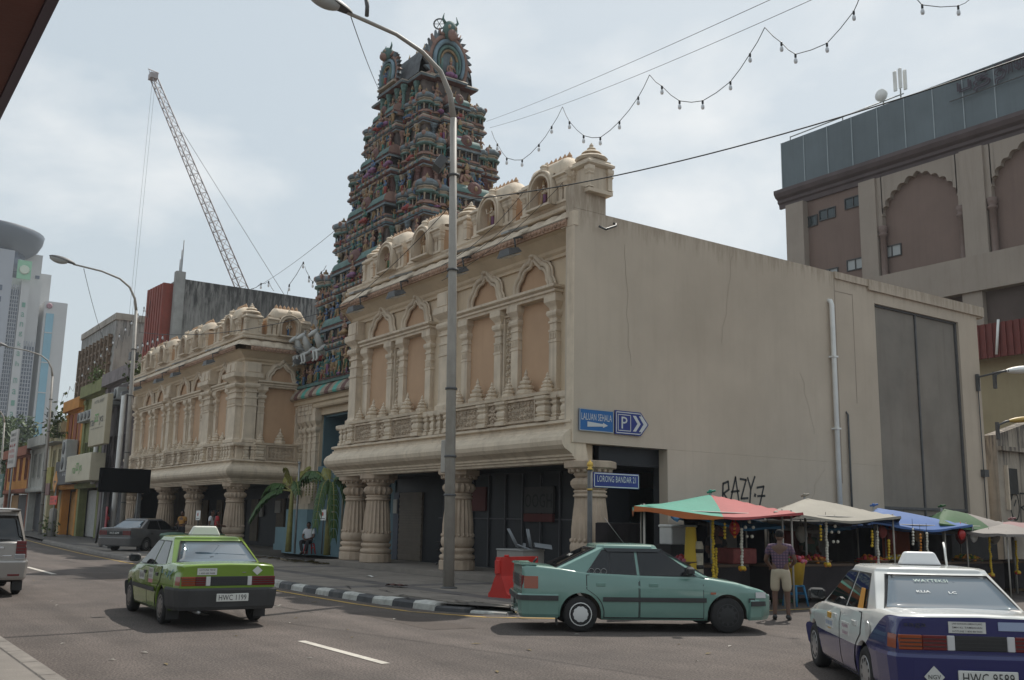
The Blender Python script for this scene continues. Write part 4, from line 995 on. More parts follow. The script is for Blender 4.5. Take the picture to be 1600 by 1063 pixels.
h4 = shophouse(-86.8, -81.05, 8.6, pyl, pyl, 'pale yellow shophouse with an awning, next to the orange one', [dyl, dch], 2)
h5 = shophouse(-95, -86.85, 8.0, pwh, pwh, 'weathered white shophouse near the far end of the row', [dch, dwh], 3)
h6 = shophouse(-108, -95.05, 7.5, por, pred, 'low orange and red shophouse at the far end of the row', [dor, dch, pred], 4)
for a in (-79.9, -78.2, -76.6):
    q = MB(); q.box(a-.5, a+.5, 15.42, 15.47, 4.0, 9.0); OW('red_panel', q, pred, h3)
q = MB(); q.box(-86.5,-81.3,14.6,15.6,7.0,7.08); OW('awning', q, pm('awning_grey', (.25,.25,.24), .7), h4)
for x, w in zip((-74.6,-73.5,-72.4,-71.3), ('nearest the orange house', 'second from the orange house', 'third from the orange house', 'nearest the hotel sign')): 
    u = E('air_conditioner', (x, 15.1, 8.0), 0, 'grey air conditioner high on the olive green shophouse, '+w, 'air conditioner', 'air conditioners on the green shophouse')
    q = MB(); q.bbox(-.42,.42,-.2,.35,0,.7,.03); OL('casing', q, pm('ac_grey', (.36,.36,.34), .6) if 'ac_grey' not in bpy.data.materials else bpy.data.materials['ac_grey'], u)
    q = MB(); q.lathe([(.26,0),(.26,.03),(.05,.04)], n=12); q.v = [(p[0]-.08, -.2-p[2], p[1]+.35) for p in q.v]; OL('fan_grille', q, dkgrey, u)
for x, z, w in ((-67.6,8.3,'lowest and farthest'),(-65.9,8.5,'middle'),(-64.3,8.7,'highest and nearest the temple')):
    u = E('air_conditioner', (x, 15.1, z), 0, 'off white air conditioner on the grey mauve shophouse, '+w+' of three', 'air conditioner', 'air conditioners on the grey shophouse')
    q = MB(); q.bbox(-.5,.5,-.25,.35,0,.8,.03); OL('casing', q, bpy.data.materials['ac_grey'], u)
    q = MB(); q.lathe([(.3,0),(.3,.03),(.05,.04)], n=12); q.v = [(p[0]-.08, -.25-p[2], p[1]+.4) for p in q.v]; OL('fan_grille', q, dkgrey, u)
u = E('air_conditioner', (-76.6, 14.8, 4.6), 0, 'tall double fan air conditioner on the orange shophouse', 'air conditioner')
q = MB(); q.bbox(-.7,.7,-.3,.5,0,2.3,.04); OL('casing', q, bpy.data.materials['ac_grey'], u)
for z in (.6, 1.7):
    q = MB(); q.lathe([(.45,0),(.45,.03),(.05,.05)], n=14); q.v = [(p[0], -.3-p[2], p[1]+z) for p in q.v]; OL('fan_grille', q, dkgrey, u)
q = MB(); q.tube([(-62.7,15.0,.2),(-62.7,15.0,8.9),(-62.7,15.4,9.1)], .16, 8); OW('drainpipe', q, white, h1)
q = MB(); q.tube([(-68.9,15.0,3.6),(-68.9,15.0,8.4)], .14, 8); OW('drainpipe', q, white, h1)
q = MB(); q.tube([(-81.2,15.2,.2),(-81.2,15.2,5.2),(-80.0,15.2,5.3)], .14, 8); OW('drainpipe', q, por, h3)
# hotel sign boards
def lightbox(name, label, x0, x1, z0, z1, y, col, th=.35, back=.0):
    s = E(name, ((x0+x1)/2, y, z0), 0, label, 'sign')
    q = MB(); q.bbox(x0, x1, y, y+th, z0, z1, .03); OW('board', q, col, s); return s
sgm = pm('sign_beige', (.40,.35,.24), .5, .08, 1); sgn = flat('sign_green', (.10,.30,.05), .5); sgd = flat('sign_dark', (.05,.05,.04), .5)
s = lightbox('hanging_sign', 'tall beige hotel sign with a green double Z between the pipes', -67.6, -63.4, 5.9, 9.0, 14.2, sgm)
text('HOTEL BAJET', 2.6, .26, sgd, s, (.1, -.02, 2.75)); text('rai', 1.1, .55, sgd, s, (-1.35, -.02, 1.55)); text('zz', .95, .5, sgn, s, (-.25, -.02, 1.75)); text('ys', .95, .55, sgd, s, (1.0, -.02, 1.5)); text('www.raizzys.com', 3.2, .13, sgd, s, (0, -.02, 1.08))
s = lightbox('fascia_sign', 'pale cream hotel sign board under the tall hotel sign', -73.0, -65.9, 3.75, 5.5, 14.1, pm('sign_cream', (.50,.45,.33), .5, .08, 1), .9)
text('rai', .9, .55, sgn, s, (-1.0, -.02, .8)); text('zz', .7, .5, sgn, s, (-.05, -.02, .95)); text('ys', .8, .55, sgn, s, (.85, -.02, .75))
s = lightbox('fascia_sign', 'dark grey shop sign with scrawled pale lettering', -79.4, -73.2, 3.7, 5.4, 14.6, pm('sign_charcoal', (.085,.08,.08), .6, .1, 1), .3)
text('bajet', 2.2, .9, flat('sign_pale', (.4,.4,.4), .5), s, (.8, -.02, .85))
s = lightbox('fascia_sign', 'yellow and maroon shop sign beside the orange pipe', -83.2, -80.4, 3.4, 5.1, 14.5, pm('sign_mustard', (.30,.26,.05), .6, .25, 2), .2)
q = MB(); q.bbox(-83.2,-80.4,14.49,14.6,3.0,3.9,.02); OW('lower_board', q, pm('sign_maroon', (.20,.10,.09), .6, .1, 2), s)
s = lightbox('pole_sign', 'white notice board with red and black lines high above the pavement', -95.0, -91.4, 5.4, 8.6, 13.6, pm('sign_white', (.48,.45,.42), .6, .08, 1), .15)
rdm = flat('sign_red', (.45,.06,.05), .5)
for k in range(6): text(['FAMOUS','AGENCY','M & M','HOTEL','LODGING','TRAVEL'][k], 2.6, .28, rdm if k in (2,3,4) else sgd, s, (0, -.02, 2.8-.46*k))
q = MB(); q.tube([(-93.2,13.75,.1),(-93.2,13.75,8)], .08, 6); OW('post', q, grey, s)
s = lightbox('pole_sign', 'dark green direction sign with pale lettering', -96.0, -93.6, 2.9, 4.9, 13.2, flat('sign_dkgreen', (.02,.09,.07), .5), .08)
text('JLN TUN', 1.8, .35, white, s, (0,-.02,1.4)); text('TAN', 1.2, .35, white, s, (0,-.02,.8)); 
s = lightbox('pole_sign', 'small white and yellow shop sign far down the pavement', -103.5, -100.2, 2.6, 4.6, 13.8, pm('sign_ivory', (.5,.47,.38), .5, .1, 2), .15)
q = MB(); q.bbox(-103.2,-100.6,13.78,13.82,3.7,4.4,.01); OW('yellow_panel', q, flat('sign_yellow', (.5,.36,.05), .5), s)
# black screen on legs in front of the far end of the temple
s = E('display_screen', (-50.1, 12.4, .13), 0, 'large black video screen raised on steel legs over the parked grey car', 'screen')
q = MB(); q.bbox(-50.3,-50.0,11.2,13.55,2.72,3.88,.03); OW('screen_panel', q, flat('screen_black', (.004,.004,.005), .9, spec=.05), s)
for y in (11.6, 13.2):
    q = MB(); q.box(-50.6,-50.4,y-.08,y+.08,.13,3.8); OW('leg', q, dkgrey, s)
    q = MB(); q.tube([(-50.5,y,2.7),(-51.9,y+.1,.3)], .06, 6); OW('brace', q, dkgrey, s)
# ------------------------------------------------------------------ buildings behind the temple
cb = E('office_block', (-82, 24, 0), 0, 'grey weathered concrete block with a brown lattice front behind the shophouses', 'building')
cm_ = pm('stained_concrete', (.36,.35,.33), .9, .2, .5, .2, 10, .65, (.09,.09,.09), top=(18.2, 4, .8))
q = MB(); q.box(-98,-85,19.2,22.0,0,18.2); OW('wall', q, cm_, cb)
q = MB(); q.box(-98,-84.9,19.1,22.1,17.7,18.25); OW('parapet', q, mould, cb)
lat = pm('brown_lattice', (.17,.12,.08), .8, .2, 3)
for i in range(9):
    q = MB(); q.box(-97.5+1.4*i,-97.2+1.4*i,18.9,19.2,8,16.6); OW('lattice_fin', q, lat, cb)
for j in range(12):
    q = MB(); q.box(-97.6,-85.6,19.0,19.15,8+.75*j,8.2+.75*j); OW('lattice_bar', q, lat, cb)
rb = E('office_block', (-78, 30, 0), 0, 'blackened concrete block edged with red fins behind the temple', 'building')
q = MB(); q.box(-80,-75,21.2,50,0,19.6); OW('wall', q, pm('blackened_concrete', (.25,.245,.235), .95, .25, .35, .3, 8, .6, (.045,.045,.045), top=(19.6, 6.5, .9), patch=.4), rb)
q = MB(); q.box(-75.3,-74.7,20.9,21.6,0,20.1); OW('corner_post', q, pm('post_concrete', (.3,.3,.29), .9, .2, 1), rb)
rdf = pm('red_fin_paint', (.25,.06,.042), .7, .15, 1, .1, 20, .3)
for k in range(7):
    q = MB(); q.box(-80+.68*k,-79.6+.68*k,20.2,21.2,2,19.4-.03*k); OW('red_fin', q, rdf, rb)
for k, hgt in enumerate((21.3,22.0,22.7)):
    q = MB(); q.tube([(-75.8+.3*k,21.4,19.5),(-75.8+.3*k,21.4,hgt)], .035, 5); t = OW('roof_rod', q, dkgrey, rb)
# ------------------------------------------------------------------ far towers
twm = pm('tower_panel', (.34,.36,.40), .5, .05, .05, 0, 1); twd = pm('tower_glass', (.05,.075,.12), .15, .2, .2, 0, 1); tww = pm('tower_white', (.48,.48,.475), .5, .05, .05, 0, 1); twb = pm('tower_blue', (.16,.36,.46), .25, .1, .1, 0, 1)
fgreen = flat('sign_far_green', (.10,.27,.20), .6)
t1 = E('skyscraper', (-440, 45, 0), 0, 'tall pale grey skyscraper crowned by a dark bowl with vertical green lettering', 'skyscraper')
q = MB(); q.box(-470,-420,22,54.6,0,103); OW('main_shaft', q, twm, t1)
q = MB(); q.box(-470,-424,54.6,66,0,93); OW('side_shaft', q, tww, t1)
for y0, y1, zt in ((54.9,58.0,88),(61.6,65.4,66)):
    q = MB(); q.box(-424,-422.5,y0,y1,14,zt); OW('window_strip', q, twd, t1)
    nf = int((zt-14)/1.55)
    q = MB()
    for k in range(nf): q.box(-422.5,-422.2,y0,y1,14+1.55*k,14.35+1.55*k)
    for k in range(5): q.box(-422.5,-421.9,y0+(y1-y0)*k/4-.12,y0+(y1-y0)*k/4+.12,14,zt+2.0)
    OW('window_grid', q, twm, t1, kind='stuff')
q = MB(); q.box(-424,-422.4,54.9,65.4,55,57.5); OW('dark_band', q, twd, t1)
q = MB(); q.box(-424,-421.0,58.3,61.3,12,92); OW('sign_column', q, tww, t1)
q = MB(); q.box(-420,-419.4,56.0,61.0,92,99.5); OW('emblem_board', q, flat('emblem_green', (.22,.48,.30), .5), t1)
q = MB(); q.lathe([(1.5,0),(1.9,.15),(1.5,.3)], n=12); q.v = [(-419.3+p[2], 58.5+p[0], 95.7+p[1]) for p in q.v]; OW('emblem', q, flat('emblem_pale', (.55,.62,.5), .5), t1)
for ch, zz in zip('tabung haji', range(0, 30)):
    pass
for k, ch in enumerate('langkah'): text(ch, 1.2, 1.9, fgreen, t1, (19.05+.2, 59.8-45, 82-3.9*k), PI/2)
for k, ch in enumerate('malaysia'): text(ch, 1.3, 2.1, fgreen, t1, (19.05+.2, 59.8-45, 52-4.4*k), PI/2)
for i in range(3):
    for j in range(2):
        q = MB(); q.box(-420,-419.6,38.5+9*j,44.5+7*j,86.5-4.6*i,88.6-4.6*i); OW('louvre_window', q, twd, t1)
q = MB(); q.box(-420,-419.5,22,36,10,58); OW('low_windows', q, twd, t1)
q = MB()
for k in range(20): q.box(-419.5,-419.3,22,36,11+2.4*k,11.9+2.4*k)
OW('low_window_bands', q, twm, t1, kind='stuff')
q = MB(); q.lathe([(15.5,96),(15.5,104)], (-436,45,0), 24); OW('drum', q, twd, t1)
q = MB(); q.lathe([(14,103.5),(17,104.5),(20,107),(21.6,110.2),(22.0,112.6),(21,113),(0,113.4)], (-436,45,0), 32); OW('bowl', q, pm('bowl_grey', (.07,.09,.12), .5, .08, .1, 0, 1), t1)
t2 = E('skyscraper', (-450, 62, 0), 0, 'white stepped tower block directly behind the bowl-topped skyscraper', 'skyscraper')
q = MB(); q.box(-480,-438,55,67.5,0,107); OW('main_shaft', q, tww, t2)
q = MB(); q.box(-478,-441,58,72,0,100); OW('rear_shaft', q, tww, t2)
for k in range(9):
    q = MB(); q.box(-438,-437.5,65.4,67,60+4.6*k,61.3+4.6*k); OW('window', q, twd, t2)
t3 = E('skyscraper', (-425, 71, 0), 0, 'slim pale tower with a light blue glass strip, right of the far skyscraper group', 'skyscraper')
q = MB(); q.box(-450,-422,67.6,76.0,0,85); OW('main_shaft', q, tww, t3)
q = MB(); q.box(-422,-421.5,68.4,71.2,5,80); OW('glass_strip', q, twb, t3)
for k in range(6):
    q = MB(); q.box(-421.5,-421.3,68.4,71.2,12+12*k,12.4+12*k); OW('floor_band', q, tww, t3)
q = MB(); q.lathe([(.8,0),(1.15,.2),(.8,.4)], n=14); q.v = [(-421.5+p[2], 69.2+p[0], 83+p[1]) for p in q.v]; OW('round_emblem', q, flat('emblem_red', (.28,.12,.15), .6), t3)
# lower blocks filling the far end of the street
for x, y0, y1, z, lb in ((-300,36,52,16,'low pale block at the far end of the street'),(-260,52,70,18,'low white block behind the shophouse row')):
    b = E('apartment_building', (x, y0, 0), 0, lb, 'building')
    q = MB(); q.box(x-20,x,y0,y1,0,z); OW('wall', q, pwh, b)
    for k in range(4):
        for j in range(5): window(b, x+.02, y0+1.6+3*j, 3+3.6*k, 1.8, 1.6, fdark, gpane, 2, PI/2)
# ------------------------------------------------------------------ tower crane
cr = E('tower_crane', (-120, 44, 0), 0, 'red and grey lattice jib of a luffing tower crane rising behind the block', 'crane')
crm = pm('crane_red_grey', (.40,.36,.36), .6, .2, .8, 0, 1); A = Vector((-120, 44.2, 26)); B_ = Vector((-120, 28.9, 55.2)); d = (B_-A).normalized(); wv = Vector((1,0,0)); hv = d.cross(wv).normalized()
q = MB()
cn = [wv*.8-hv*.65, -wv*.8-hv*.65, hv*.75]
for c_ in cn: q.tube([A+c_, B_+c_*.55], .085, 4)
NB = 26
for k in range(NB):
    s0 = 1-.45*k/NB; p0 = A.lerp(B_, k/NB); p1 = A.lerp(B_, (k+1)/NB)
    for i in range(3):
        q.tube([p0+cn[i]*s0, p1+cn[(i+1) % 3]*s0], .04, 3); q.tube([p0+cn[i]*s0, p0+cn[(i+1) % 3]*s0], .04, 3)
OW('jib', q, crm, cr)
q = MB(); q.box(-120.6,-119.4,28.3,29.2,55.0,55.7); q.tube([(-120,28.4,55.6),(-120,28.1,56.2),(-120,29.4,56.0)], .08, 4); OW('jib_head', q, crm, cr)
q = MB(); q.tube([A.lerp(B_, .78)+hv*.7, Vector((-120, 50.5, 26.5))], .03, 4); OW('pendant_line', q, wirem, cr)
for k in (0, 1):
    q = MB(); q.tube([(-120,28.7+.35*k,55.3),(-120,28.7+.35*k-.3,18)], .016, 3); OW('hoist_rope', q, wirem, cr)
q = MB(); q.tube([(-120,44.2,0),(-120,44.2,26)], .9, 4); OW('mast', q, crm, cr)
# ------------------------------------------------------------------ big brown building at the head of the lane
mb_ = E('department_store', (-30, 60, 0), 0, 'brown building with scalloped Moorish arches and a dark glass attic', 'building')
brn = pm('brown_render', (.20,.142,.118), .85, .08, .4, .1, 10, .25, (.12,.08,.07)); tan = pm('tan_render', (.33,.28,.235), .85, .08, .4, .1, 10, .3, (.2,.16,.13)); dkb = pm('dark_cornice', (.11,.085,.085), .7, .15, 1); agl = pm('attic_glass', (.135,.165,.18), .6, .14, .25, 0, 1, .3, (.08,.10,.11), spec=.3)
q = MB(); q.box(-43.9,-10,55.0,80,0,25.2); OW('wall', q, brn, mb_)
npan = 18
for k in range(npan):
    x0 = -44.3+1.98*k
    q = MB(); q.box(x0+.02,x0+1.95,54.55,54.7,25.3,29.0); OW('glass_panel', q, agl, mb_)
    q = MB(); q.box(x0-.03,x0+.02,54.5,54.7,25.3,29.0); OW('panel_joint', q, pm('joint_metal', (.35,.40,.42), .4) if k == 0 else bpy.data.materials['joint_metal'], mb_)
q = MB(); q.box(-44.3,-8.5,54.7,78,25.3,28.95); OW('attic', q, agl, mb_)
q = MB(); q.run([(0,24.2),(.15,24.2),(.2,24.5),(.35,24.6),(.35,24.8),(.6,24.95),(.75,25.2),(.75,25.45),(0,25.5)], -44.9, -8); OW('cornice', q.move((0,55,0)), dkb, mb_)
for x, w in ((-43.3,.75),(-37.4,.62),(-30.2,.72),(-22.9,.72),(-15.7,.72)):
    q = MB(); q.box(x-w,x+w,54.45,55,0,24.2); OW('pilaster', q, tan, mb_)
def scallop(cx, half, zs, za):
    pts = []; nl = 13
    for i in range(nl):
        for k in range(6):
            t = (i+k/6)/nl; a = PI*t
            x = -math.cos(a); z = math.sin(a); z = z**.9*(1+.10*max(0, 1-abs(x)*2))
            b = 1-.085*math.sin(PI*k/6) if True else 1
            pts.append((cx+half*x*(b if 0 else 1)*(1+.06*math.sin(PI*k/6)), zs+(za-zs)*z*(1+.07*math.sin(PI*k/6))))
    pts.append((cx+half, zs)); return pts
for x0, x1 in ((-36.78,-30.92),(-29.48,-23.62),(-22.18,-16.42)):
    cx = (x0+x1)/2; hf = (x1-x0)/2-.32; pts = scallop(cx, hf, 20.9, 23.45)
    outer = [(x0,54.62,24.2),(x0,54.62,17.4)]
    q = MB()
    n = len(pts)
    # spandrel sheet between the arch and the cornice, with its own thickness
    vs = [(x,54.62,z) for x,z in pts]+[(max(x0, min(x1, x)),54.62,24.2) for x,z in pts]+[(x,55,z) for x,z in pts]
    fs = [(i,i+1,n+i+1,n+i) for i in range(n-1)]+[(i,2*n+i,2*n+i+1,i+1) for i in range(n-1)]
    q.add(vs, fs)
    for a, b in ((x0, pts[0][0]), (pts[-1][0], x1)): q.box(a, b, 54.612, 54.996, 20.9, 24.197)
    OW('scalloped_arch', q, tan, mb_)
    for xx in (x0+.24, x1-.24):
        q = MB(); q.lathe([(.30,16.6),(.30,16.9),(.21,17.0),(.21,20.2),(.29,20.25),(.29,20.4),(.21,20.45),(.30,20.6),(.30,20.9)], (xx,54.75,0), 10); OW('engaged_column', q, pm('column_brown', (.2,.145,.125), .8) if 'column_brown' not in bpy.data.materials else bpy.data.materials['column_brown'], mb_)
q = MB(); q.box(-37.0,-8,53.4,55,15.2,17.3); OW('balcony_slab', q, tan, mb_)
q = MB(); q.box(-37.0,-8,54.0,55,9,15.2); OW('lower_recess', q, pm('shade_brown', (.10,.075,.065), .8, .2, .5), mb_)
for x in (-33.4,-30.2,-26.5,-23.0,-19):
    q = MB(); q.box(x-.6,x+.6,53.6,54.0,9,15.2); OW('lower_pier', q, tan, mb_)
wpn = flat('pale_pane', (.35,.37,.37), .3); wpd = flat('dark_pane', (.04,.055,.06), .15)
for x, z, g_ in ((-42.4,22.7,wpd),(-40.9,22.9,wpd),(-38.8,23.2,wpd),(-42.4,18.75,wpn),(-40.9,18.6,wpn),(-38.85,18.9,wpn),(-36.1,19.2,wpn)): window(mb_, x, 54.95, z, 1.35, .78, fdark, g_, 2)
# roof sign letters in Tamil script, rail and aerials
lt = pm('sign_letter_dark', (.06,.045,.06), .6)
for s_, x, w in (('\u0baa\u0ba4\u0bcd', -29.6, 2.0), ('\u0ba4\u0bbe\u0ba9', -27.2, 2.1), ('\u0b95\u0bbf', -25.0, 1.4), ('\u0baa\u0bb2', -22.6, 1.9)):
    t_ = text_mb(s_, w, 1.15); v0 = list(t_.v)
    if not v0:
        t_ = text_mb('LDS', w, 1.15)
    pr = MB(); nv = len(t_.v)
    pr.add([(p[0], -.12, p[2]) for p in t_.v]+[(p[0], .12, p[2]) for p in t_.v], [tuple(f) for f in t_.f]+[tuple(nv+i for i in f[::-1]) for f in t_.f])
    I('roof_letters', pr.mesh('roof_letters', lt), mb_, Vector((x, 54.3, 28.15))-wl(mb_))
for z in (27.5, 28.8):
    q = MB(); q.box(-31.2,-21.4,54.3,54.36,z-.02,z+.03); OW('letter_rail', q, dkgrey, mb_)
q = MB(); q.tube([(-44,55.2,29.55),(-34.8,55.2,29.6)], .045, 5)
for x in (-44,-39.5,-35): q.tube([(x,55.2,28.9),(x,55.2,29.6)], .04, 5)
OW('roof_rail', q, grey, mb_)
an = E('phone_mast', (-35.2, 55.5, 28.9), 0, 'pale mobile phone aerial panels on a short roof mast', 'aerial')
q = MB(); q.tube([(0,0,0),(0,0,3.0)], .07, 6); OL('mast', q, grey, an)
for dx, dy in ((-.42,-.1),(.22,-.3),(.3,.3)):
    q = MB(); q.bbox(dx-.16,dx+.16,dy-.08,dy+.08,1.5,3.3,.03); OL('aerial_panel', q, white, an)
an.scale = (.75,.75,.78)
di = E('satellite_dish', (-36.3, 55.2, 29.5), 0, 'round white dish aerial on the roof edge beside the phone mast', 'dish aerial')
q = MB(); q.lathe([(.0,0),(.3,.03),(.42,.1),(.42,.3),(0,.34)], n=14); q.v = [(p[0], -p[2], p[1]+.45) for p in q.v]; OL('dish', q, white, di)
q = MB(); q.tube([(0,0,-.5),(0,0,.4)], .05, 6); OL('arm', q, grey, di)
# yellow building with red awning, and the stained wall, beyond the hall
yb = E('shophouse', (-23, 46, 0), 0, 'yellow rendered building under a dark red corrugated awning', 'building')
q = MB(); q.box(-27,-12,44.6,54,0,9.8); OW('wall', q, pm('yellow_render', (.35,.29,.18), .85, .1, .6, .12, 10, .3, (.22,.17,.09)), yb)
awm = pm('red_corrugated', (.15,.035,.028), .55, .12, 2)
q = MB()
for k in range(44):
    x = -26.2+.32*k; q.box(x, x+.17, 43.70-.02, 43.75, 9.5, 11.1)
q.box(-26.2,-12,43.75,43.8,9.5,11.1); OW('awning', q, awm, yb)
q = MB(); q.box(-26.2,-12,43.8,44.8,10.9,11.05); OW('awning_top', q, awm, yb)
q = MB(); q.tube([(-23.6,43.6,9.6),(-23.4,43.6,11.2)], .06, 5); q.tube([(-22.3,44.5,2),(-22.3,44.5,9.5)], .05, 5); OW('pipe', q, white, yb)
rn = E('garden_wall', (-18.9, 38, 0), 0, 'stained grey boundary wall with a small barred window and black graffiti', 'wall')
stn = pm('stained_wall', (.36,.31,.25), .9, .2, .7, .25, 12, .8, (.07,.06,.055), top=(5.2, 2.4, .9), patch=.4)
q = MB(); q.add([(-19.1,33.92,0),(-18.6,33.92,0),(-18.6,33.92,5.0),(-19.1,33.92,5.0),(-19.1,44,0),(-18.6,44,0),(-18.6,44,7.6),(-19.1,44,7.6)], [(0,3,2,1),(4,5,6,7),(1,2,6,5),(3,0,4,7),(2,3,7,6)]); OW('wall_face', q, stn, rn)
q = MB(); q.box(-18.65,-18.4,33.95,44,4.45,4.6); OW('ledge', q, stn, rn)
q = MB(); q.box(-18.62,-18.5,34.4,35.0,2.95,3.85); OW('barred_window', q, black, rn)
q = MB(); q.box(-18.6,-18.48,34.3,34.38,2.4,3.95); OW('window_frame', q, trim, rn)
grf = flat('graffiti_black', (.02,.02,.02), .6)
def stroke(mb, pts, r=.035):
    """flat paint stroke in the local xz plane."""
    for a, b in zip(pts, pts[1:]):
        a = Vector(a); b = Vector(b); e = (b-a).normalized(); n = Vector((-e.y, e.x))*r; a = a-e*r*.6; b = b+e*r*.6
        mb.poly([(a.x-n.x,0,a.y-n.y),(b.x-n.x,0,b.y-n.y),(b.x+n.x,0,b.y+n.y),(a.x+n.x,0,a.y+n.y)])
q = MB()
stroke(q, [(0,1.6),(-.12,.7),(.1,1.0)], .03); stroke(q, [(.15+.28*math.cos(t/8*PI),.55+.5*math.sin(t/8*PI)) for t in range(17)], .03); stroke(q, [(.1,.55),(.25,.75)], .03); stroke(q, [(.5,0),(.55,1.0),(.9,1.0),(.95,.6),(.55,.5),(.95,.35),(1.0,.05)], .03); stroke(q, [(.7,-.1),(1.3,-.2),(1.1,.3)], .03)
OL('graffiti', q, grf, rn, (.305, -3.3, 2.0), PI/2)
q = MB()
stroke(q, [(.05,0),(.1,.62),(.35,.70),(.38,.45),(.12,.32),(.42,.0)]); stroke(q, [(.45,.1),(.72,.85),(.86,.1)]); stroke(q, [(.5,.38),(.88,.42)]); stroke(q, [(.95,.8),(1.25,.78),(.98,.18),(1.32,.2)]); stroke(q, [(1.33,.85),(1.48,.5)]); stroke(q, [(1.7,.9),(1.48,.5),(1.4,.0)]); stroke(q, [(1.68,.28),(1.7,.33)], .05); stroke(q, [(1.8,.55),(2.15,.6),(1.92,.0)]); stroke(q, [(1.82,.28),(2.2,.3)])
gfo = OL('graffiti', q, grf, rw, (-18.772-RX, 20.15-RY, 2.27), PI/2); gfo.scale = (.80, 1, .86)
# ------------------------------------------------------------------ the camera side: dark red eave overhead
ev = E('roof_eave', (-12, .2, 0), 0, 'dark red brown roof eave jutting into the top corner overhead', 'eave')
q = MB(); q.add([(-30,.74,4.5),(-4.0,.74,4.5),(-4.0,-4,4.2),(-30,-4,4.2),(-30,.74,4.72),(-4.0,.74,4.72),(-4.0,-4,5.4),(-30,-4,5.4)], [(0,1,2,3),(7,6,5,4),(0,4,5,1),(1,5,6,2),(2,6,7,3),(3,7,4,0)]); OW('eave_board', q, pm('oxide_red', (.10,.03,.022), .6, .15, 2), ev)
q = MB(); q.box(-30,-4.0,.742,.80,4.48,4.60); OW('eave_edge', q, flat('eave_edge', (.05,.03,.05), .5), ev)
# ------------------------------------------------------------------ street lamps
lens = flat('lamp_lens', (.40,.41,.40), .2); polem = pm('lamp_post_grey', (.34,.315,.28), .55, .12, 3, .05, 20, .35, (.17,.15,.13))
def head(o, y, z, k=1.0, tilt=.18):
    q = MB(); q.grid(lambda a, b: (.19*math.cos(2*PI*b)*(math.sin(PI*min(1, max(0, .04+.96*a)))**.45)*(.75+.25*a), -1.0*a, .15*max(0, math.sin(2*PI*b))*(math.sin(PI*(.04+.92*a))**.5)), 10, 14)
    q.v = [(p[0]*k, p[1]*k, p[2]*k) for p in q.v]; a = OL('lamp_head', q, dkgrey, o, (0, y, z)); a.rotation_euler.x = -tilt
    q = MB(); q.grid(lambda a, b: (.175*math.cos(PI+PI*b)*(math.sin(PI*(.1+.8*a))**.5), -.3-.66*a, .17*math.sin(PI+PI*b)*(math.sin(PI*(.08+.84*a))**.6)), 8, 8)
    q.v = [(p[0]*k, p[1]*k, p[2]*k) for p in q.v]; OL('lamp_lens', q, lens, a)
def street_lamp(x, y, top, reach, label, r=.125, k=1.0, lean=-.25, full=True, z0=.15):
    o = E('street_lamp', (x, y, z0), 0, label, 'street lamp', 'street lamps along the pavement')
    q = MB(); H = top-z0
    q.tube([(0,0,0),(0,lean*.5,H*.5),(0,lean,H*.86)], [r,r*.82,r*.62], 10); q.tube([(0,lean,H*.86),(0,lean-.12,H*.905),(0,lean-.42,H*.945),(0,lean-.95,H*.972),(0,-reach*.6,H*.99),(0,-reach,H)], [r*.6,r*.52,r*.45,r*.4,r*.36,r*.34], 8)
    OL('post', q, polem, o)
    if full:
        q = MB()
        for z in (2.1, 3.0, 4.6, 7.5, 9.9):
            q = MB(); q.lathe([(r*1.1,z),(r*1.1,z+.05)], (0,lean*z/H*1.0,0), 10); OL('strap', q, dkgrey, o)
        q = MB(); q.lathe([(.2,0),(.2,.03),(.14,.05)], n=10); OL('foot_plate', q, dkgrey, o)
    head(o, -reach+.1, H, k)
    return o
l1 = street_lamp(-19.87, 12.26, 13.42, 3.25, 'tall grey street lamp standing in front of the right temple hall', .135, 1.15)
q = MB(); q.bbox(-.34,-.13,-.12,.12,2.65,3.42,.015); OL('junction_box', q, polem, l1)
fl = OL('post_floodlight', MB().box(-.22,.22,-.12,.10,-.16,.16), dkgrey, l1, (-.28, -.42, 10.25), rot=(R(-35), 0, R(-25)))
OL('floodlight_glass', MB().box(-.19,.19,-.135,-.122,-.13,.13), lens, fl)
OL('floodlight_arm', MB().tube([(0,-.2,10.25),(-.2,-.3,10.25)], .03, 5), dkgrey, l1)
OL('arm_camera', MB().tube([(0,-2.75,13.35),(0,-2.75,13.6),(0,-2.8,13.85)], .05, 6), dkgrey, l1)
street_lamp(-52.2, 12.95, 14.05, 3.5, 'tall street lamp by the far end of the left temple hall', .13, 1.25)
q = MB(); q.box(-.5,-.12,-.3,.1,9.4,9.8); OL('post_floodlight', q, dkgrey, bpy.data.objects['street_lamp.001'])
street_lamp(-80, 14.1, 13.7, 3.6, 'street lamp before the orange shophouse', .13, 1.3)
q = MB(); q.box(-.5,-.12,-.3,.1,8.6,9.0); OL('post_floodlight', q, dkgrey, bpy.data.objects['street_lamp.002'])
street_lamp(-112, 15.6, 12.4, 3.6, 'faint street lamp farthest down the road', .13, 1.3, full=False)
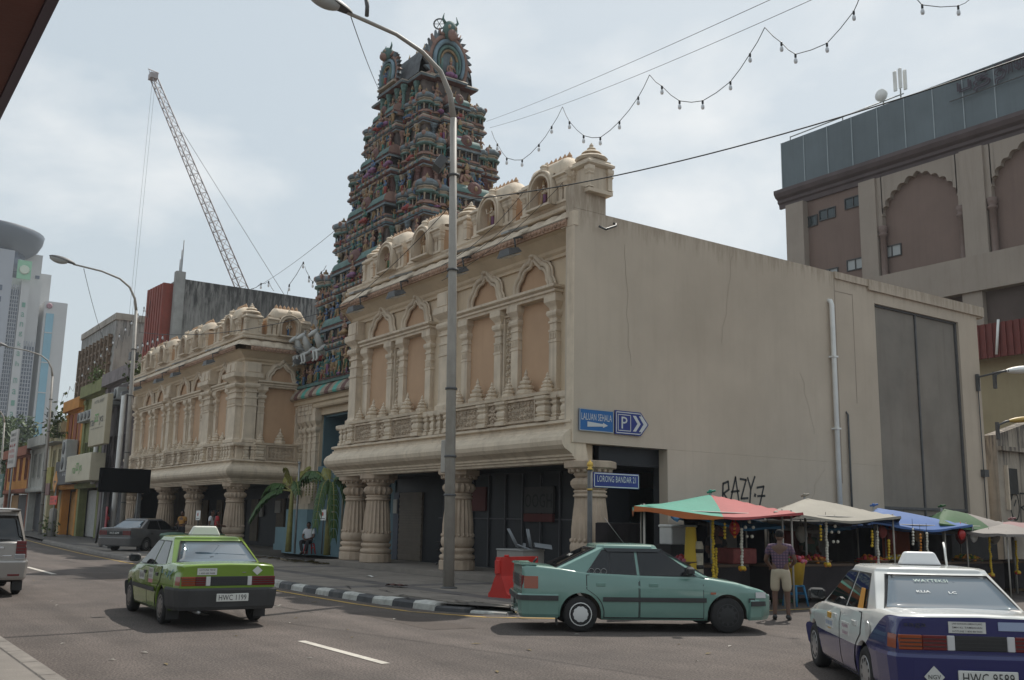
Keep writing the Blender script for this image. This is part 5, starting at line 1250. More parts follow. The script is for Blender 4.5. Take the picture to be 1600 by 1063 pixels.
# lamps bracketed on the lane walls
def wall_lamp(loc, out, label, col, k=1.0):
    o = E('wall_lamp', loc, 0, label, 'wall lamp')
    q = MB(); q.tube([(0,0,-.35),(.05,0,0),(out*.4,.2,.12),(out*.55,.35,.16)], .04, 6); q.box(-.06,.03,-.06,.06,-.5,.1); OL('bracket', q, dkgrey, o)
    q = MB(); q.grid(lambda a, b: (.0+.15*math.cos(2*PI*b)*(math.sin(PI*(.05+.9*a))**.6), 1.15*a, .11*math.sin(2*PI*b)*(math.sin(PI*(.05+.9*a))**.6)), 10, 10)
    q.v = [(p[0]*k, p[1]*k, p[2]*k) for p in q.v]; c = OL('lamp_head', q, col, o, (out*.5, .3, .15)); c.rotation_euler = (.12, 0, -.35)
    return o
wall_lamp((-18.7, 33.2, 7.0), 1.7, 'white street lamp on a bracket at the end of the side wall', white, 1.25)
ylp = flat('lamp_ochre', (.45,.29,.06), .5)
wall_lamp((-18.55, 34.05, 7.15), .5, 'upper ochre lamp on the wall behind the white lamp', ylp, 1.2)
wall_lamp((-18.55, 34.0, 5.35), .5, 'lower ochre lamp on the wall under the white lamp', ylp, 1.0)
# ------------------------------------------------------------------ floodlights on the temple cornices
def flood(loc, rz, label, grp):
    o = E('floodlight', loc, rz, label, 'floodlight', grp)
    q = MB(); q.tube([(0,.62,.28),(0,.1,.30),(0,-.12,.22)], .03, 5); q.tube([(0,-.1,.25),(0,-.05,-.05)], .025, 5); OL('arm', q, dkgrey, o)
    q = MB(); q.add([(-.3,-.28,-.06),(.3,-.28,-.06),(.24,.2,.0),(-.24,.2,.0),(-.2,-.2,.14),(.2,-.2,.14),(.16,.16,.14),(-.16,.16,.14)], [(0,3,2,1),(4,5,6,7),(0,1,5,4),(1,2,6,5),(2,3,7,6),(3,0,4,7)]); OL('housing', q, dkgrey, o, (0,-.2,-.22), rot=(.25,0,0))
    q = MB(); q.box(-.26,.26,-.25,.14,-.075,-.062); OL('lens', q, lens, o, (0,-.2,-.22), rot=(.25,0,0))
    q = MB(); q.add([(-.17,-.32,.02),(.17,-.32,.02),(.17,.32,.28),(-.17,.32,.28),(-.17,-.32,.08),(.17,-.32,.08),(.17,.32,.34),(-.17,.32,.34)], [(0,3,2,1),(4,5,6,7),(0,1,5,4),(1,2,6,5),(2,3,7,6),(3,0,4,7)]); OL('upper_lamp', q, grey, o, (0,-.1,.28))
    return o
for x, w in zip((-20.9, -23.5, -27.2, -30.1), ('nearest the side wall', 'just right of the near lamp post', 'just left of the near lamp post', 'nearest the temple tower')): flood((x, 14.75, 8.95), 0, 'grey twin floodlight under the right temple cornice, '+w, 'floodlights on the right temple hall')
for x, w in zip((-60.6, -57.9, -53.6, -50.6, -45.4), ('farthest from the gate tower', 'second from its far end', 'in the middle', 'fourth from its far end', 'over the big corner pilasters')): flood((x, 14.75, 8.95), 0, 'grey twin floodlight under the left temple cornice, '+w, 'floodlights on the left temple hall')
flood((-42.6, 17.7, 8.95), PI/2, 'grey twin floodlight under the cornice beside the temple gate', None)
# ------------------------------------------------------------------ signs
blu = pm('sign_blue', (.02,.13,.36), .5, .1, 2); dbl = pm('sign_dark_blue', (.02,.035,.20), .45, .08, 2); sw = flat('sign_lettering', (.55,.56,.56), .5)
def wall_sign(label, y0, y1, z0, z1, mat):
    s = E('direction_sign', (-18.74, (y0+y1)/2, (z0+z1)/2), PI/2, label, 'sign')
    return s
s = wall_sign('faded blue rectangular sign with white arrow on the wall corner', 15.17, 16.26, 3.92, 4.46, blu)
q = MB(); q.bbox(-.545,.545,-.02,.02,-.27,.27,.006); OL('plate', q, blu, s)
q = MB()
for x0, x1, z0, z1 in ((-.545,.545,-.275,-.255),(-.545,.545,.255,.275),(-.55,-.53,-.275,.275),(.53,.55,-.275,.275)): q.box(x0,x1,-.026,-.019,z0,z1)
OL('border', q, pm('sign_worn', (.4,.42,.42), .5), s)
text('LALUAN SEHALA', .98, .17, sw, s, (0, -.025, .08))
q = MB(); q.poly([(-.3,-.025,-.17),(.2,-.025,-.135),(.2,-.025,-.17),(.36,-.025,-.105),(.2,-.025,-.04),(.2,-.025,-.075),(-.3,-.025,-.04)]); OL('arrow', q, sw, s)
s = wall_sign('dark blue parking sign with pointed end and chevrons', 16.3, 17.46, 3.9, 4.5, dbl)
q = MB(); q.prism([(-.57,0,-.3),(.30,0,-.3),(.57,0,0),(.30,0,.3),(-.57,0,.3)], (0,-.025,0)); OL('plate', q, dbl, s)
q = MB(); stroke(q, [(-.53,-.26),(.28,-.26),(.515,0),(.28,.26),(-.53,.26),(-.53,-.26)], .012); stroke(q, [(-.47,-.2),(-.05,-.2),(-.05,.2),(-.47,.2),(-.47,-.2)], .010); OL('border', q.move((0,-.03,0)), sw, s)
text('P', .2, .3, sw, s, (-.26, -.032, 0))
for k in (0, 1):
    q = MB(); q.poly([(.02+.21*k,-.031,-.2),(.13+.21*k,-.031,-.2),(.29+.21*k,-.031,0),(.13+.21*k,-.031,.2),(.02+.21*k,-.031,.2),(.18+.21*k,-.031,0)]); OL('chevron', q, sw, s)
s = E('street_name_sign', (-16.3, 13.5, 0), 0, 'dark blue lane name plate on a grey post with brass knob', 'sign')
q = MB(); q.lathe([(.055,0),(.055,2.80)], n=10); OL('post', q, dkgrey, s)
q = MB(); q.lathe([(.065,2.80),(.065,2.83),(.04,2.85),(.075,2.9),(.06,2.96),(.02,2.99),(.0,3.03)], n=12); OL('knob', q, gold, s); q = MB(); q.lathe([(.062,2.37),(.062,2.41)], n=10); OL('post_band', q, gold, s)
q = MB(); q.bbox(-.66,.66,-.015,.015,-.165,.165,.012); p_ = OL('name_plate', q, dbl, s, (0, .74, 2.60), PI/2)
q = MB(); stroke(q, [(-.63,-.14),(.63,-.14),(.63,.14),(-.63,.14),(-.63,-.14)], .010); OL('plate_border', q.move((0,-.018,0)), sw, p_)
text('LORONG BANDAR 21', 1.1, .135, sw, p_, (0, -.02, .03))
s = E('warning_sign', (-71.5, 13.3, .13), 0, 'orange diamond roadworks sign above a bright red sign board', 'sign')
q = MB(); q.tube([(-.0,0,0),(0,0,4.2)], .05, 6); OL('post', q, grey, s)
q = MB(); q.prism([(-.72,-.1,3.6),(0,-.1,2.88),(.72,-.1,3.6),(0,-.1,4.32)], (0,.03,0)); OL('diamond_plate', q, flat('warning_orange', (.55,.22,.02), .5), s)
q = MB(); stroke(q, [(-.35,3.6),(-.1,3.62),(.02,3.66)], .05); stroke(q, [(.12,3.6),(.4,3.6)], .05); stroke(q, [(-.3,3.6),(-.34,3.44)], .04); stroke(q, [(-.08,3.6),(-.06,3.44)], .04); OL('symbol', q.move((0,-.11,0)), black, s)
q = MB(); q.bbox(-1.0,1.25,-.12,-.08,2.1,2.68,.01); OL('red_board', q, flat('sign_signal_red', (.62,.045,.02), .5), s)
text('PEMBINAAN', 1.1, .16, flat('sign_deep_red', (.3,.02,.01), .5), s, (-.3, -.13, 2.5)); text('DI HADAPAN', 1.1, .14, bpy.data.materials['sign_deep_red'], s, (-.3, -.13, 2.28)); q = MB(); stroke(q, [(.7,2.35),(1.1,2.35)], .04); stroke(q, [(.95,2.45),(1.1,2.35),(.95,2.25)], .03); OL('arrow', q.move((0,-.13,0)), black, s)
s = E('bollard_post', (-72.6, 13.5, .13), 0, 'stout grey concrete post beside the red road sign', 'post')
q = MB(); q.lathe([(.26,0),(.25,1.7),(.2,1.85),(0,1.9)], n=12); OL('post', q, mould, s)
# small placards on posts
for loc, lb in (((-36.75, 16.75, .3), 'small white placard with red emblem tied to the right palm stem'), ((-44.9, 14.4, .2), 'small white notice on a thin stand before a temple column')):
    s = E('placard', loc, 0, lb, 'sign')
    q = MB(); q.tube([(0,0,0),(0,0,1.5)], .025, 5); OL('stand', q, dkgrey, s)
    q = MB(); q.bbox(-.3,.3,-.03,-.01,1.3,1.72,.005); OL('board', q, white, s)
    q = MB(); q.lathe([(.08,0),(.08,.005)], n=10); q.v = [(p[0], -.035-p[2], p[1]+1.55) for p in q.v]; OL('emblem', q, rdm, s)
    q = MB(); q.box(-.2,.2,-.035,-.031,1.36,1.39); OL('print', q, dkgrey, s)
s = E('flag_pole', (-40.0, 17.0, .2), 0, 'thin grey flag pole with a ball top beside the left palm', 'pole')
q = MB(); q.tube([(0,0,0),(0,0,3.75)], .045, 6); OL('pole', q, grey, s); q = MB(); q.ball((0,0,3.8), .07, 8, 6); OL('ball', q, grey, s)
s = E('flag_pole', (-36.4, 17.4, .2), 0, 'thin pale pole beside the right palm stem', 'pole')
q = MB(); q.tube([(0,0,0),(0,0,3.6)], .045, 6); OL('pole', q, pm('pole_cream', (.4,.36,.28), .6), s)
s = E('notice_board', (-62.6, 14.5, .13), 0, 'small red advertising board near the rear of the parked grey car', 'sign')
q = MB(); q.bbox(-.5,.5,-.03,.03,.75,2.0,.01); OL('board', q, flat('board_red', (.28,.02,.03), .5), s); q = MB(); q.bbox(-.5,.5,-.03,.03,.4,.74,.01); OL('lower_strip', q, white, s); q = MB(); q.box(-.45,-.4,-.02,.02,0,.4); q.box(.4,.45,-.02,.02,0,.4); OL('legs', q, dkgrey, s)
q = MB(); q.lathe([(.25,0),(.28,.01)], n=12); q.v = [(p[0], -.035-p[2], p[1]+1.4) for p in q.v]; OL('disc', q, flat('board_pink', (.4,.14,.14), .5), s)
# ------------------------------------------------------------------ overhead wires and string lights
def cable(name, a, b, sag, r, label, cat='cable', grp=None, n=24):
    a = Vector(a); b = Vector(b); q = MB()
    q.tube([a.lerp(b, i/n)-Vector((0,0,sag*4*(i/n)*(1-i/n))) for i in range(n+1)], r, 4); o = OW(name, q, wirem); return tag(o, label, cat, grp)
cable('power_cable', (-6.5, 14.08, 8.66), (-19.6,12.2,9.4), .35, .014, 'thick black cable sagging across the sky into the near lamp post')
cable('power_cable', (-19.9,12.1,9.4), (-31.8,14.9,9.2), .15, .012, 'black cable from the near lamp post along the right temple roof')
cable('power_cable', (-31.8,14.9,9.2), (-52.2,12.9,11.0), .5, .014, 'black cable between the two temple roofs')
cable('support_wire', (-9.0, 12.28, 10.06), (-34.0, 22.41, 18.62), .2, .006, 'thin straight wire from the sky down to the tower side')
cable('support_wire', (-9.0, 11.26, 9.71), (-34.0, 22.23, 18.87), .1, .006, 'upper thin straight wire reaching the tower side')
cable('support_wire', (-19.87, 9.1, 13.35), (-36.0, 17.97, 19.9), .1, .012, 'thin wire from the near lamp arm to the tower')
cable('support_wire', (-38.0, 17.36, 14.1), (-70.0, 25.25, 18.44), .2, .014, 'thin wire from the tower to the blackened block')
cable('support_wire', (-52.0, 9.94, 13.86), (-72.0, 15.82, 13.09), .3, .014, 'thin wire hanging from the second lamp arm')
for k, (a_, b_) in enumerate((((-20.94, 15.0, 10.62), (-22.73, 13.5, 8.61)), ((-20.07, 15.0, 10.49), (-22.72, 13.5, 8.39)), ((-19.24, 15.0, 10.37), (-22.71, 13.5, 8.17)))): cable('roof_wire', a_, b_, .25, .008, ['lowest', 'middle', 'highest'][k]+' of the tangled thin wires between near lamp post and roof shrine', grp='tangled wires at the lamp post')
def lights(path, label, nb=3, drop=.0, X=None, k=1.0, bk=True):
    """festoon: cable through the given points, one hanging bulb at each inner node."""
    o = E('string_light', path[0], 0, label, 'string lights', 'festoon lights over the street')
    q = MB(); P = [Vector(p)-Vector(path[0]) for p in path]; q.tube(P, .012*k, 4); OL('wire', q, wirem, o)
    for i, p in enumerate(P):
        if i % 2 == 0 and 0 < i < len(P)-1 or nb == 1:
            c = OL('bulb_holder', MB().lathe([(.022,-.09),(.03,-.06),(.03,0),(.015,.02)], n=6), dkgrey, o, p, sc=1) if False else I('bulb_holder', HOLD, o, p, sc=k)
            I('bulb', BULB, c)
    return o
HOLD = MB().lathe([(.025,-.11),(.035,-.09),(.035,0),(.015,.03)], n=6).mesh('bulb_holder', black)
BULB = MB().lathe([(.0,-.29),(.04,-.27),(.055,-.22),(.05,-.16),(.025,-.11)], n=8).mesh('bulb', bulbm)
# each festoon: hanging points of its wire, (x, y, z) in metres; every second point carries a bulb
lights([(-33.0, 21.85, 18.0), (-32.5, 21.67, 17.45), (-32.0, 21.49, 17.02), (-31.5, 21.39, 16.49), (-31.0, 21.29, 16.06), (-30.5, 21.32, 15.83), (-30.0, 21.34, 15.69), (-29.5, 21.38, 15.81), (-29.0, 21.41, 16.03), (-28.5, 21.34, 16.17), (-28.0, 21.26, 16.4), (-27.5, 21.13, 16.54), (-27.0, 20.99, 16.77)], 'festoon of bulbs nearest the temple tower')
lights([(-27.0, 20.99, 16.77), (-26.58, 20.83, 16.25), (-26.17, 20.67, 15.83), (-25.75, 20.66, 15.38), (-25.33, 20.64, 15.02), (-24.92, 20.68, 14.82), (-24.5, 20.7, 14.7), (-24.08, 20.77, 14.83), (-23.67, 20.84, 15.04), (-23.25, 20.89, 15.3), (-22.83, 20.93, 15.64), (-22.42, 20.8, 15.8), (-22.0, 20.67, 16.04)], 'festoon of bulbs just above the roof turret')
lights([(-22.0, 20.67, 16.04), (-21.67, 20.62, 15.66), (-21.33, 20.57, 15.37), (-21.0, 20.63, 14.97), (-20.67, 20.68, 14.67), (-20.33, 20.85, 14.55), (-20.0, 21.0, 14.52), (-19.67, 21.26, 14.74), (-19.33, 21.52, 15.05), (-19.0, 21.6, 15.36), (-18.67, 21.68, 15.75), (-18.33, 21.64, 15.99), (-18.0, 21.59, 16.3)], 'deepest festoon of bulbs in the middle of the sky')
lights([(-18.0, 21.59, 16.3), (-17.7, 21.59, 15.89), (-17.4, 21.58, 15.56), (-17.1, 21.51, 15.19), (-16.8, 21.43, 14.91), (-16.5, 21.75, 15.02), (-16.2, 22.07, 15.2), (-15.9, 22.3, 15.6), (-15.6, 22.53, 16.07), (-15.3, 22.28, 16.09), (-15.0, 22.03, 16.17)], 'festoon of bulbs climbing out of the top of the sky')
lights([(-14.0, 22.88, 16.05), (-13.83, 22.83, 15.73), (-13.67, 22.78, 15.49), (-13.5, 23.36, 15.55), (-13.33, 23.95, 15.7), (-13.17, 24.04, 15.75), (-13.0, 24.13, 15.89)], 'short festoon of bulbs at the very top of the sky')
lights([(-52.0, 20.7, 13.76), (-52.0, 20.79, 14.16), (-52.0, 20.87, 14.71), (-52.0, 21.26, 15.36), (-52.0, 21.64, 16.16), (-52.0, 21.84, 15.7), (-52.0, 22.04, 15.39), (-52.0, 22.17, 15.18), (-52.0, 22.29, 15.12), (-52.0, 22.54, 15.37), (-52.0, 22.78, 15.77), (-52.0, 22.93, 15.91), (-52.0, 23.07, 16.21)], 'small festoon of bulbs left of the tower', k=1.3)
lights([(-60.0, 21.52, 16.03), (-60.0, 21.85, 16.18), (-60.0, 22.17, 16.51), (-60.0, 22.43, 16.53), (-60.0, 22.67, 16.71), (-60.0, 22.87, 16.34), (-60.0, 23.06, 16.13)], 'short festoon of bulbs over the blackened block', k=1.3)
lights([(-48.0, 12.3, 11.84), (-49.33, 12.56, 11.25), (-50.67, 12.7, 12.03), (-52.0, 12.96, 11.4), (-53.33, 13.09, 12.17), (-54.67, 13.33, 11.52), (-56.0, 13.44, 12.28), (-57.33, 13.67, 11.61), (-58.67, 13.77, 12.35), (-60.0, 13.99, 11.66), (-61.33, 14.08, 12.39), (-62.67, 14.28, 11.68), (-64.0, 14.36, 12.39), (-65.33, 14.55, 11.67), (-66.67, 14.62, 12.36), (-68.0, 14.8, 11.63), (-69.33, 14.85, 12.29), (-70.67, 15.02, 11.55), (-72.0, 15.06, 12.19), (-73.33, 15.21, 11.45), (-74.67, 15.24, 12.06), (-76.0, 15.38, 11.31), (-77.33, 15.4, 11.89), (-78.67, 15.53, 11.15), (-80.0, 15.54, 11.69), (-81.33, 15.66, 10.95), (-82.67, 15.65, 11.47), (-84.0, 15.76, 10.72), (-85.33, 15.74, 11.2), (-86.67, 15.84, 10.47), (-88.0, 15.81, 10.91)], 'long zigzag of bulbs receding over the pavement', 2, k=.85)
lights([(-48.0, 13.23, 10.39), (-48.62, 13.34, 9.77), (-49.25, 13.35, 10.49), (-49.88, 13.45, 9.89), (-50.5, 13.45, 10.58), (-51.12, 13.54, 10.01), (-51.75, 13.54, 10.66), (-52.38, 13.63, 10.12), (-53.0, 13.62, 10.74), (-53.62, 13.7, 10.24), (-54.25, 13.69, 10.82), (-54.88, 13.77, 10.34), (-55.5, 13.76, 10.88), (-56.13, 13.82, 10.45), (-56.75, 13.81, 10.95), (-57.38, 13.87, 10.55), (-58.0, 13.85, 11.0)], 'dense zigzag of bulbs over the left temple roof', 2, k=.85)
lights([(-100.0, 20.39, 10.54), (-102.0, 20.7, 10.08), (-104.0, 20.9, 10.74), (-106.0, 21.21, 10.26), (-108.0, 21.4, 10.94), (-110.0, 21.7, 10.43), (-112.0, 21.88, 11.12), (-114.0, 22.17, 10.59), (-116.0, 22.34, 11.29), (-118.0, 22.61, 10.74), (-120.0, 22.77, 11.45), (-122.0, 23.04, 10.87), (-124.0, 23.18, 11.61), (-126.0, 23.44, 11.0), (-128.0, 23.58, 11.75), (-130.0, 23.83, 11.12), (-132.0, 23.95, 11.88), (-134.0, 24.19, 11.22), (-136.0, 24.3, 12.0), (-138.0, 24.54, 11.32), (-140.0, 24.63, 12.11), (-142.0, 24.86, 11.4), (-144.0, 24.94, 12.21), (-146.0, 25.16, 11.48), (-148.0, 25.23, 12.3)], 'faint zigzag of bulbs far along the road', k=2)
# ------------------------------------------------------------------ cars
def lerp_tab(tab, x):
    if x <= tab[0][0]: return tab[0][1]
    for a, b in zip(tab, tab[1:]):
        if x <= b[0]: return a[1]+(b[1]-a[1])*(x-a[0])/(b[0]-a[0])
    return tab[-1][1]
def sweep(mb, path, prof, m=0, closed_prof=False):
    N = len(path); n = len(prof); vs = []
    for i in range(N):
        p = Vector(path[i]); d1 = (p-Vector(path[i-1])).normalized() if i else None; d2 = (Vector(path[i+1])-p).normalized() if i < N-1 else None
        d1 = d1 or d2; d2 = d2 or d1
        n1 = Vector((d1.y, -d1.x)); n2 = Vector((d2.y, -d2.x)); b = n1+n2; b = b*(2/max(.4, b.dot(b)))
        for d, z in prof: vs.append((p.x+b.x*d, p.y+b.y*d, z))
    fs = []; kk = n if closed_prof else n-1
    for i in range(N-1):
        for k in range(kk): fs.append((i*n+k, (i+1)*n+k, (i+1)*n+(k+1) % n, i*n+(k+1) % n))
    fs += [tuple(range(n-1, -1, -1)), tuple((N-1)*n+k for k in range(n))]
    return mb.add(vs, fs, m, False)
tyrem = pm('tyre_rubber', (.025,.024,.024), .85, .2, 6, .2, 60); trimk = flat('car_trim_black', (.02,.02,.021), .45); bumpk = pm('bumper_grey', (.045,.045,.045), .6, .15, 3, .05)
lred = flat('lamp_red', (.13,.008,.010), .15, coat=.5); lamb = flat('lamp_amber', (.26,.045,.006), .15, coat=.5); lclr = flat('lamp_clear', (.55,.55,.55), .15, coat=.5); platew = flat('plate_white', (.62,.62,.58), .4); platek = flat('plate_black', (.02,.02,.02), .4)
def cglass(name, col, ior=1.6, rough=.03): return flat(name, col, rough, ior=ior)
glk = cglass('car_glass_dark', (.010,.011,.012), 1.6); glb = cglass('car_glass_film', (.05,.085,.115), 2.5, .02); gls = cglass('car_glass_side', (.012,.013,.014), 1.5)  # rear glass base tinted blue to stand in for reflected sky
def wheel(par, x, y, r, side, rim, cap=True, wd=.165):
    q = MB(); q.lathe([(r*.62,-wd/2),(r*.9,-wd/2),(r*.985,-wd*.36),(r,-wd*.2),(r,wd*.2),(r*.985,wd*.36),(r*.9,wd/2),(r*.66,wd/2),(r*.6,wd*.3)], n=28)
    q.v = [(p[0], p[2]*1.0, p[1]) for p in q.v]; q.f = [f[::-1] for f in q.f]
    o = OL('wheel', q, tyrem, par, (x, y, r))
    q = MB(); s = side
    q.lathe([(r*.66,wd*.50),(r*.64,wd*.53),(r*.56,wd*.46),(r*.45,wd*.50),(r*.22,wd*.54),(0,wd*.55)], n=20, cap=False)
    nslot = 10
    for k in range(nslot):
        a = 2*PI*k/nslot
        b = MB(); b.box(-r*.06, r*.06, r*.42, r*.56, wd*.47, wd*.515, 1); b.xf(Matrix.Rotation(a, 4, 'Z')); q.join(b)
    q.v = [(p[0], p[2]*s, p[1]) for p in q.v]
    if s > 0: q.f = [f[::-1] for f in q.f]
    OL('rim', q, [rim, trimk], o)
    return o
def make_car(name, label, cat, loc, head, P, paint, group=None):
    """P: dict of the side profile. paint(x, z, part) -> slot. Slots: 0 paint A, 1 paint B, 2 black, 3 underside."""
    rz = math.atan2(head[1], head[0])
    c = E(name, loc, rz, label, cat, group)
    mats = P['mats']+[trimk, trimk]
    mats = [P['mats'][0], P['mats'][-1], trimk, trimk]
    L0, L1, wb, r = P['rear'], P['front'], P['wb'], P['r']; ra = r+.055
    hw = lambda x: lerp_tab(P['hw'], x); top = lambda x: lerp_tab(P['top'], x)
    def bot(x):
        b = lerp_tab(P['bot'], x)
        for xc in (0, wb):
            if abs(x-xc) < ra: b = max(b, r*.98+math.sqrt(max(0, ra*ra-(x-xc)**2)))
        return b
    def fy(x, z):
        zt = top(x); return lerp_tab([(.18,.945),(.33,.985),(.52,1.0),(.70,.992),(max(.72, zt-.035),.958),(zt+.001,.90)], z)
    sy = lambda x, z: hw(x)*fy(x, z)
    xs = set([L0, L1]); n = 30
    for i in range(n+1): xs.add(round(L0+(L1-L0)*i/n, 4))
    for xc in (0, wb):
        for k in range(17): xs.add(round(xc-ra*math.cos(PI*k/16), 4))
        xs.add(round(xc-ra-.004, 4)); xs.add(round(xc+ra+.004, 4))
    for x, _ in P['top']+P['hw']: xs.add(x)
    xs = sorted(x for x in xs if L0 <= x <= L1)
    xs2 = [xs[0]]
    for x in xs[1:]:
        if x-xs2[-1] > .003: xs2.append(x)
    xs = xs2
    q = MB(); rings = []
    for x in xs:
        zb, zt = bot(x), top(x); w = hw(x)
        zs = [max(zb+.004*(i+1), z) for i, z in enumerate((.26,.40,.52,.62,.70))]
        zs = [min(z, zt-.05+.006*i) for i, z in enumerate(zs)]
        half = [(0, zb), (w*.80, zb), (w*.948, zb+.002)]+[(w*fy(x, z), z) for z in zs]+[(w*.958, zt-.035), (w*.925, zt-.008), (w*.6, zt+P['crown']*.5), (0, zt+P['crown'])]
        rings.append([(x, y, z) for y, z in half]+[(x, -y, z) for y, z in half[-2:0:-1]])
    k = len(rings[0]); hk = k//2
    vs = [p for rg_ in rings for p in rg_]; b = len(q.v); q.v += vs
    for i in range(len(rings)-1):
        for j in range(k):
            jj = (j+1) % k; f = [i*k+j, (i+1)*k+j, (i+1)*k+jj, i*k+jj]
            cx = sum(vs[t][0] for t in f)/4; cz = sum(vs[t][2] for t in f)/4
            under = j in (0, 1) or j >= k-2
            q.f.append([b+t for t in f]); q.m.append(3 if under else paint(cx, cz, 'body')); q.s.append(not under)
    q.f.append([b+t for t in range(k)]); q.m.append(paint(L0, .7, 'tail')); q.s.append(False)
    e = (len(rings)-1)*k; q.f.append([b+e+t for t in range(k-1, -1, -1)]); q.m.append(paint(L1, .6, 'nose')); q.s.append(False)
    OL('body', q, mats, c)
    # cabin
    G = P['cab']; zb_, zr = G['zb'], G['zr']; zt_ = zr-.055
    def outl(xa, xc, w, ch, bul): return [(xa-ch,-w),(xa,-(w-ch)),(xa+bul,0),(xa,w-ch),(xa-ch,w),(xc+ch,w),(xc,w-ch),(xc-bul,0),(xc,-(w-ch)),(xc+ch,-w)]
    def lev(t):
        a = lambda p, s: p+(s-p)*t
        return outl(a(G['xa0'],G['xa1']), a(G['xc0'],G['xc1']), a(G['w0'],G['w1']), a(.09,.10), a(.05,.04))
    q = MB()
    lv = [(lev(0), zb_), (lev(1), zt_)]
    ro = lev(1); cx = (G['xa1']+G['xc1'])/2
    sh = lambda o, fx, fyy: [(cx+(x-cx)*fx, y*fyy) for x, y in o]
    lv += [(sh(ro,.985,.975), zr-.025), (sh(ro,.93,.88), zr-.006), (sh(ro,.6,.5), zr+.006)]
    vs = [(x, y, z) for o_, z in lv for x, y in o_]; fs = []
    for i in range(len(lv)-1):
        for j in range(10): fs.append((i*10+j, i*10+(j+1) % 10, (i+1)*10+(j+1) % 10, (i+1)*10+j))
    for t, f in enumerate(fs): q.add([], []); q.f.append(list(f)); q.m.append(0); q.s.append(t >= 10)
    q.v = vs; q.f.append([40+j for j in range(10)]); q.m.append(0); q.s.append(True)
    cab = OL('cabin', q, [P['mats'][0]], c); bv = cab.modifiers.new('bevel', 'BEVEL'); bv.width = .022; bv.segments = 3; bv.limit_method = 'ANGLE'; bv.angle_limit = R(20); bv.harden_normals = True
    gy = lambda z: G['w0']+(G['w1']-G['w0'])*(z-zb_)/(zt_-zb_)
    def grow(pts, d):
        n_ = len(pts); o_ = []
        for i in range(n_):
            p0, p1, p2 = Vector(pts[i-1]), Vector(pts[i]), Vector(pts[(i+1) % n_]); e1 = (p1-p0).normalized(); e2 = (p2-p1).normalized()
            m_ = Vector((e1.y, -e1.x))+Vector((e2.y, -e2.x)); o_.append(tuple(p1+m_*(2/max(.5, m_.dot(m_)))*d))
        return o_
    for s in (1, -1):
        for poly in G['side']:
            area = sum(a[0]*b_[1]-b_[0]*a[1] for a, b_ in zip(poly, poly[1:]+poly[:1]))
            pl_ = poly if area > 0 else poly[::-1]
            for nm, pp, off, mt in (('window_seal', grow(pl_, .018), .003, trimk), ('side_window', pl_, .007, P.get('gside', gls))):
                q = MB(); v3 = [(x, s*(gy(z)+off), z) for x, z in pp]; d = (0, -s*.012, 0)
                q.prism(v3, d); OL(nm, q, mt, c)
    for nm, xb, xt, pr, sg in (('windscreen', G['xa0'], G['xa1'], G['fs'], 1), ('rear_window', G['xc0'], G['xc1'], G['rs'], -1)):
        X = lambda y, z, off: (xb+(xt-xb)*(z-zb_)/(zt_-zb_))+sg*(.045*(1-abs(y)/(.62))+off)
        for nm2, gr, off, mt in ((nm+'_seal', .022, .004, trimk), (nm, 0, .009, P.get('grear', glk) if sg < 0 else glk)):
            (z0, w0), (z1, w1) = pr; z0 -= gr*.8; z1 += gr*.6; w0 += gr; w1 += gr
            def gl_(a, b_):
                z = z0+(z1-z0)*b_; w_ = w0+(w1-w0)*b_; y = w_*(2*a-1)
                return (xb+(xt-xb)*(z-zb_)/(zt_-zb_)+sg*(.05*(1-(y/.64)**2)+off+.012*math.sin(PI*b_)), y, z)
            q = MB(); q.grid(gl_, 12, 6, flip=sg < 0); ng = len(q.v)
            bd = [i for i in range(13)]+[13*k_+12 for k_ in range(1, 7)]+[6*13+i for i in range(11, -1, -1)]+[13*k_ for k_ in range(5, 0, -1)]
            bk = [(q.v[i][0]-sg*.035, q.v[i][1], q.v[i][2]) for i in bd]; q.v += bk; nb_ = len(bd)
            for i in range(nb_):
                j = (i+1) % nb_; q.f.append([bd[i], ng+i, ng+j, bd[j]]); q.m.append(0); q.s.append(False)
            OL(nm2, q, mt, c)
    # panels that lie on the body side
    def patch(x0, x1, z0, z1, off, s, nx=10, nz=6, xs0=None, xs1=None):
        """xs0/xs1: optional functions of z giving the panel's slanted or curved ends."""
        def fn(a, b_):
            z = z0+(z1-z0)*b_; xa = xs0(z) if xs0 else x0; xb = xs1(z) if xs1 else x1; x = xa+(xb-xa)*a
            return (x, s*(sy(x, z)+off), z)
        q = MB(); q.grid(fn, nx, nz, flip=s > 0); return q
    for s in (1, -1):
        for (x0, x1, hx) in P['doors']:
            zt = top((x0+x1)/2)-.03
            e0 = (lambda z, x0=x0: max(x0, (ra+.03 if abs(z-r) < ra and x0 < ra+.2 else x0)) if x0 < .9 else x0)
            def e0(z, x0=x0):
                if x0 < .6:
                    dz = z-r
                    return max(x0, math.sqrt(max(0, (ra+.05)**2-dz*dz)) if abs(dz) < ra+.05 else x0)
                return x0
            sm_ = patch(x0-.012, x1+.012, .215, zt+.012, .0025, s, xs0=lambda z: e0(z)-.012, xs1=lambda z: x1+.012); OL('door_seam', sm_, trimk, c)
            q = patch(x0, x1, .235, zt, .008, s, 8, 12, xs0=e0, xs1=lambda z: x1)
            for i, f in enumerate(q.f):
                q.m[i] = paint(sum(q.v[t][0] for t in f)/4, sum(q.v[t][2] for t in f)/4, 'body')
            d = OL('door', q, mats, c)
            y_ = s*(sy(hx, .78)+.01); h = MB(); h.bbox(hx-.075, hx+.075, y_-.018, y_+.018, P.get('hz', .755)-.028, P.get('hz', .755)+.028, .006); OL('door_handle', h, P.get('handle', trimk), d)
